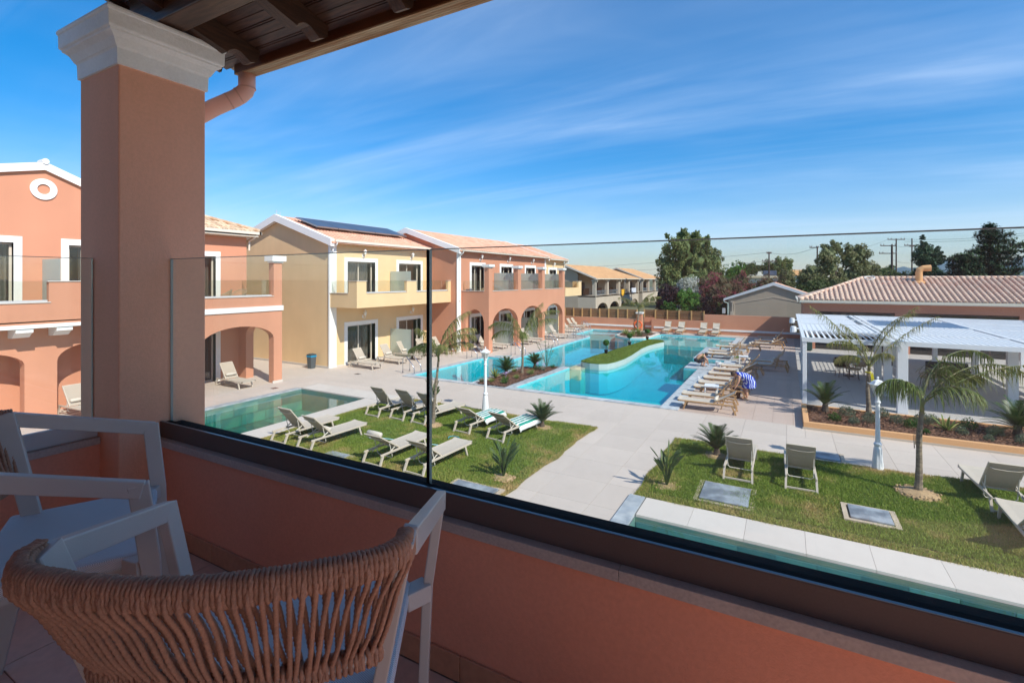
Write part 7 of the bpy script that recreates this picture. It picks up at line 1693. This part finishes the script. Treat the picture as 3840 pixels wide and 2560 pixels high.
# soffit boards, each with a double bead groove
me = MB(); bw_ = .118; dy = bw_/math.hypot(1, sl_)
def board(y0, x0=-2.85, x1=2.95):
    b = MB(); d = Vector((0, -1, sl_)).normalized(); nn = Vector((0, sl_, 1)).normalized()
    sec = [(0.001, 0), (.052, 0), (.055, .006), (.058, 0), (.064, 0), (.067, .006), (.070, 0), (.115, 0), (.117, .007), (.117, .02), (.001, .02)]
    vs = []
    for x in (x0, x1):
        for a, h_ in sec: vs.append(Vector((x, y0, zs(y0)))+d*a+nn*h_)
    k = len(sec); b.add(vs, [(i, (i+1) % k, k+(i+1) % k, k+i) for i in range(k)]+[tuple(range(k-1, -1, -1)), tuple(range(k, 2*k))]); return b.build('soffit_board', WOOD_D, RT)
yb = 1.70
while yb > -1.5: board(yb); yb -= dy
m = MB(); slab3(m, [(-2.86, 1.78, zs(1.78)+.09), (2.95, 1.78, zs(1.78)+.09), (2.95, -5, zs(-5)+.09), (-2.86, -5, zs(-5)+.09)], .06); m.build('roof_deck', TILE_OLD, RT)  # unseen right edge ends early to let sun onto the floor as fill
m = MB(); slab3(m, [(-2.86, -5, zs(-5)+.09), (2.95, -5, zs(-5)+.09), (2.95, -10, 6.3), (-2.86, -10, 6.3)], .06); m.build('roof_deck', TILE_OLD, RT)
roof_tiles(RT, (-2.8, -1.5, zs(-1.5)+.10), (1, 0, 0), Vector((0, 1, -sl_)).normalized(), 24, 8, .22, .42, TILE_OLD, 120)
MB().beam((-2.865, 1.69, zs(1.69)+.04), (-2.865, -5, zs(-5)+.02), .022, .13).build('barge_board', WOOD_D, RT)
for i in range(10):
    x = -2.515+.535*i; wd = .034
    zb_ = lambda y: 5.897-.27*(y-1.324)
    pts = [(-1.4, zs(-1.4)-.002), (-1.4, zb_(-1.4)), (1.485, zb_(1.485)), (1.492, zb_(1.485)+.012)]
    for q in range(7):
        t_ = q/6; pts.append((1.495+.115*t_, zb_(1.485)+.014+.030*math.sin(math.pi*(t_*1.15))*(1-t_*.5)-.012*t_))
    pts += [(1.635, zb_(1.485)+.005), (1.655, zb_(1.485)+.022), (1.662, zs(1.662)-.002)]
    m = MB(); m.plate([(y, z) for y, z in pts], [], x-wd, x+wd, lambda u, v, w: (w, u, v)); m.build('rafter', WOOD_DY, RT, bevel=.003)
# box gutter with brown inner board and cream ribbed underside
GT = thing('eaves_gutter', 'box gutter with brown board and cream ribbed underside along the eaves', 'gutter', (-2.755, 1.7, 5.87))
m = MB(); m.box(-2.755, 2.95, 1.686, 1.700, 5.874, 5.985); m.build('fascia_board', mat('red_brown_board', (.13, .042, .016), .45, .3, 3, .15, 30, stretch=(1, 10, 10)), GT, bevel=.002)
CRM = mat('weathered_cream_pvc', (.50, .37, .23), .55, .2, 2.5, .05, 40, col2=(.33, .17, .07), mixscale=3.5, stretch=(.6, 8, 8))
m = MB()
for q in range(5): m.box(-2.757, 2.95, 1.6885+q*.0162, 1.6885+(q+1)*.0162-.0022, 5.868, 5.874)
m.box(-2.757, 2.95, 1.688, 1.7675, 5.8735, 5.876); m.build('ribbed_underside', CRM, GT)
m = MB(); m.box(-2.757, 2.95, 1.757, 1.769, 5.87, 6.0); m.box(-2.7565, -2.6, 1.70, 1.757, 5.875, 5.99); m.build('outer_board', CRM, GT)
m = MB(); m.tube([(-2.70, 1.728, 5.87), (-2.70, 1.728, 5.80), (-2.705, 1.722, 5.775), (-2.72, 1.70, 5.745), (-2.735, 1.68, 5.725), (-2.80, 1.60, 5.66), (-2.93, 1.47, 5.53), (-2.95, 1.45, 5.5), (-2.95, 1.45, 5.40), (-2.95, 1.47, 3.0)], .0455, 16); 
m.build('downpipe', mat('salmon_pipe', (.80, .42, .32), .5, .03, 6), GT, smooth=True)
m = MB()
for a, b_ in (((-2.70, 1.728, 5.795), (-2.70, 1.728, 5.788)), ((-2.722, 1.697, 5.744), (-2.726, 1.692, 5.740)), ((-2.752, 1.66, 5.708), (-2.756, 1.655, 5.704))): m.tube([a, b_], .0475, 16)
m.build('pipe_joint', mat('salmon_pipe_dark', (.62, .32, .24), .5), GT)

# ------------------------------------------------------------------ armchairs with rope backs
AF = mat('greige_frame_paint', (.52, .47, .44), .38, .03, 6, .05, 300, spec=.5)
SEATF = mat('grey_mesh_seat', (.42, .44, .49), .8, .03, 6, 0)
def weave_mat():
    nt = SEATF.node_tree; N = nt.nodes; L = nt.links; t = N.new('ShaderNodeTexCoord'); ch = N.new('ShaderNodeTexChecker'); ch.inputs['Scale'].default_value = 420; ch.inputs[1].default_value = (.72, .71, .73, 1); ch.inputs[2].default_value = (.42, .42, .44, 1)
    L.new(t.outputs['Object'], ch.inputs['Vector']); L.new(ch.outputs[0], N['Principled BSDF'].inputs['Base Color'])
    bp = N.new('ShaderNodeBump'); bp.inputs['Strength'].default_value = .4; bp.inputs['Distance'].default_value = .002; L.new(ch.outputs[1], bp.inputs['Height']); L.new(bp.outputs[0], N['Principled BSDF'].inputs['Normal'])
weave_mat()
ROPE = mat('twisted_rope', (.48, .25, .165), .75, .14, 25, .5, 900, rnd=.07, fine=.14, fscale=260)
def spline(P, n):
    P = [Vector(p) for p in P]; P = [P[0]*2-P[1]]+P+[P[-1]*2-P[-2]]; out = []
    for i in range(1, len(P)-2):
        for j in range(n):
            t = j/n; a, b, c, d = P[i-1], P[i], P[i+1], P[i+2]
            out.append(.5*((2*b)+(c-a)*t+(2*a-5*b+4*c-d)*t*t+(3*b-a-3*c+d)*t**3))
    out.append(P[-2]); return out
def at_len(C, k):
    L = [0]
    for a, b in zip(C[:-1], C[1:]): L.append(L[-1]+(b-a).length)
    s_ = k*L[-1]
    for i in range(len(C)-1):
        if L[i+1] >= s_ or i == len(C)-2:
            f = (s_-L[i])/max(1e-9, L[i+1]-L[i]); return C[i].lerp(C[i+1], f), (C[i+1]-C[i]).normalized()
def rope_mesh(pts, r, pitch=.0135, closed=False, lobes=3, ns=9, step=.0034):
    # resample
    P = [Vector(p) for p in pts]; L = [0]
    for a, b in zip(P[:-1], P[1:]): L.append(L[-1]+(b-a).length)
    n = max(4, int(L[-1]/step)); Q = []; i = 0
    for q in range(n+1):
        s_ = L[-1]*q/n
        while i < len(P)-2 and L[i+1] < s_: i += 1
        Q.append(P[i].lerp(P[i+1], min(1, (s_-L[i])/max(1e-9, L[i+1]-L[i]))))
    vs = []; x = None
    for q, p in enumerate(Q):
        d = (Q[min(q+1, n)]-Q[max(q-1, 0)]).normalized()
        x = d.orthogonal().normalized() if x is None else (x-d*x.dot(d)).normalized(); y = d.cross(x); s_ = L[-1]*q/n; tw = 2*math.pi*s_/pitch/lobes*1.0
        for k in range(ns):
            a = 2*math.pi*k/ns; rr = r*(1+.20*math.cos(lobes*(a-tw))); vs.append(p+(x*math.cos(a)+y*math.sin(a))*rr)
    m = MB(); m.add(vs, [(i*ns+k, i*ns+(k+1) % ns, (i+1)*ns+(k+1) % ns, (i+1)*ns+k) for i in range(n) for k in range(ns)]+[tuple(range(ns-1, -1, -1)), tuple(range(n*ns, n*ns+ns))]); return m
def armchair(label, loc, rz, group, detail=True):
    t = thing('rope_back_armchair', label, 'chair', loc, rz, group); rs = random.Random(4)
    fr = []
    for s in (-1, 1):
        m = MB(); m.beam((s*.318, .232, .655), (s*.288, -.145, .755), .024, .044); m.build('armrest', AF, t, world=False, bevel=.003)
        m = MB(); m.beam((s*.318, .222, .672), (s*.285, .247, .44), .024, .046, up=(0, 1, .1)); m.beam((s*.285, .247, .445), (s*.265, .262, 0), .024, .044, up=(0, 1, 0)); m.build('leg', AF, t, world=False, bevel=.003)
        m = MB(); m.beam((s*.286, -.152, .772), (s*.222, -.075, .45), .024, .048, up=(0, 1, 0)); m.beam((s*.222, -.075, .455), (s*.205, -.16, 0), .024, .044, up=(0, 1, 0)); m.build('leg', AF, t, world=False, bevel=.003)
        MB().beam((s*.232, .20, .435), (s*.284, .235, .437), .045, .042).build('seat_bracket', AF, t, world=False, bevel=.003)
    m = MB(); m.plate([(-.245, -.13), (.245, -.13), (.245, .225), (.235, .245), (-.235, .245), (-.245, .225)], [], .425, .462, lambda u, v, w: (u, v, w)); m.build('seat', SEATF, t, world=False, bevel=.010)
    m = MB(); m.box(-.225, .225, -.115, .225, .405, .424); m.build('seat_frame', AF, t, world=False)
    U = spline([(.280, -.140, .757), (.277, -.172, .757), (.255, -.202, .757), (.20, -.226, .756), (.10, -.248, .754), (0, -.256, .752), (-.10, -.250, .752), (-.20, -.230, .754), (-.270, -.208, .757), (-.297, -.176, .760), (-.300, -.140, .760)], 8)
    Lw = spline([(.242, -.092, .560), (.232, -.118, .558), (.20, -.138, .555), (.10, -.160, .550), (0, -.168, .548), (-.10, -.160, .550), (-.20, -.138, .555), (-.232, -.118, .558), (-.242, -.092, .560)], 8)
    MB().tube(U, .014, 8).build('top_rail', AF, t, world=False, smooth=True); MB().tube(Lw, .012, 8).build('lower_rail', AF, t, world=False, smooth=True)
    if not detail: return t
    rr = .0041
    def wrap(C, n, hh, ht, name, steps=22, jit=.0007):
        for i in range(n):
            c, d = at_len(C, (i+.5)/n); up = Vector((0, 0, 1)); o = up.cross(d).normalized(); pts = []
            sk_ = (C_len(C)/n)*.9; j1 = rs.uniform(-jit, jit); 
            for q in range(steps+1):
                a = 2*math.pi*q/steps+2.2; e = 3.0
                pts.append(c+o*(ht+rr+j1)*math.copysign(abs(math.cos(a))**(2/e), math.cos(a))+up*(hh+rr+j1)*math.copysign(abs(math.sin(a))**(2/e), math.sin(a))+d*sk_*(q/steps-.5))
            rope_mesh(pts, rr).build(name, ROPE, t, world=False, smooth=True)
    def C_len(C): return sum((b-a).length for a, b in zip(C[:-1], C[1:]))
    wrap(U, 98, .0155, .009, 'rope_wrap'); wrap(Lw, 58, .012, .007, 'rope_wrap', 16)
    # strands running between the rails on the outer and the inner side
    N_ = 38
    for side in (1, -1):
        for i in range(N_):
            k0 = (i+.5+(.15 if side > 0 else .6))/(N_+.6); k1 = min(.99, max(.01, k0+rs.uniform(-.006, .006)+.022*side*(-1)**0))
            a, da = at_len(U, min(.995, k0)); b, db = at_len(Lw, k1); oa = Vector((0, 0, 1)).cross(da).normalized(); ob = Vector((0, 0, 1)).cross(db).normalized()
            if oa.y > 0: oa = -oa
            if ob.y > 0: ob = -ob
            if abs(oa.x) > .9: oa = Vector((math.copysign(1, a.x), 0, 0))
            if abs(ob.x) > .9: ob = Vector((math.copysign(1, b.x), 0, 0))
            A = a+oa*side*.012; B = b+ob*side*.011
            pts = [A+Vector((0, 0, .008)), A-Vector((0, 0, .018))+oa*side*.001, A.lerp(B, .35), A.lerp(B, .7), B+Vector((0, 0, .012)), B-Vector((0, 0, .012))]
            rope_mesh(spline(pts, 5), rr*.98, pitch=.0125).build('rope_strand', ROPE, t, world=False, smooth=True)
    return t
GA = 'armchairs with rope backs on our balcony'
fxy = lambda lat, dep: (fwd.x*dep+rgt.x*lat, fwd.y*dep+rgt.y*lat)
# chair placed by its front midpoint (local y=.23); facing direction given in camera terms
def put_chair(lat, dep, face_lat, face_dep):
    mx_, my_ = fxy(lat, dep); fx, fy = fxy(face_lat, face_dep); l = math.hypot(fx, fy); fx, fy = fx/l, fy/l
    return (mx_-fx*.23, my_-fy*.23, ZF), math.atan2(-fx, fy)
loc, rz = put_chair(-.492, 1.188, -.087, .996)
ch1 = armchair('nearest armchair in the foreground, its rope back towards us', loc, rz, GA)
loc, rz = put_chair(-1.136, 1.542, .83, .558)
ch2 = dup(ch1, loc, rz, 'farther armchair turned sideways in the balcony corner behind the first', GA)
# ------------------------------------------------------------------ air
HZ = bpy.data.materials.new('haze_air'); HZ.use_nodes = True; nt = HZ.node_tree; nt.nodes.remove(nt.nodes['Principled BSDF'])
pv = nt.nodes.new('ShaderNodeVolumePrincipled'); pv.inputs['Density'].default_value = 4e-5; pv.inputs['Color'].default_value = (.62, .80, 1.0, 1); pv.inputs['Anisotropy'].default_value = .2
nt.links.new(pv.outputs[0], nt.nodes['Material Output'].inputs['Volume'])
USE_HAZE = True
if USE_HAZE:
    o = MB().box(-9200, 9200, -2300, 12300, -3.5, 520).build('haze', HZ); stuff(o)
print('objects', len(bpy.data.objects), 'tris ~', sum(len(m.polygons)*2 for m in bpy.data.meshes))
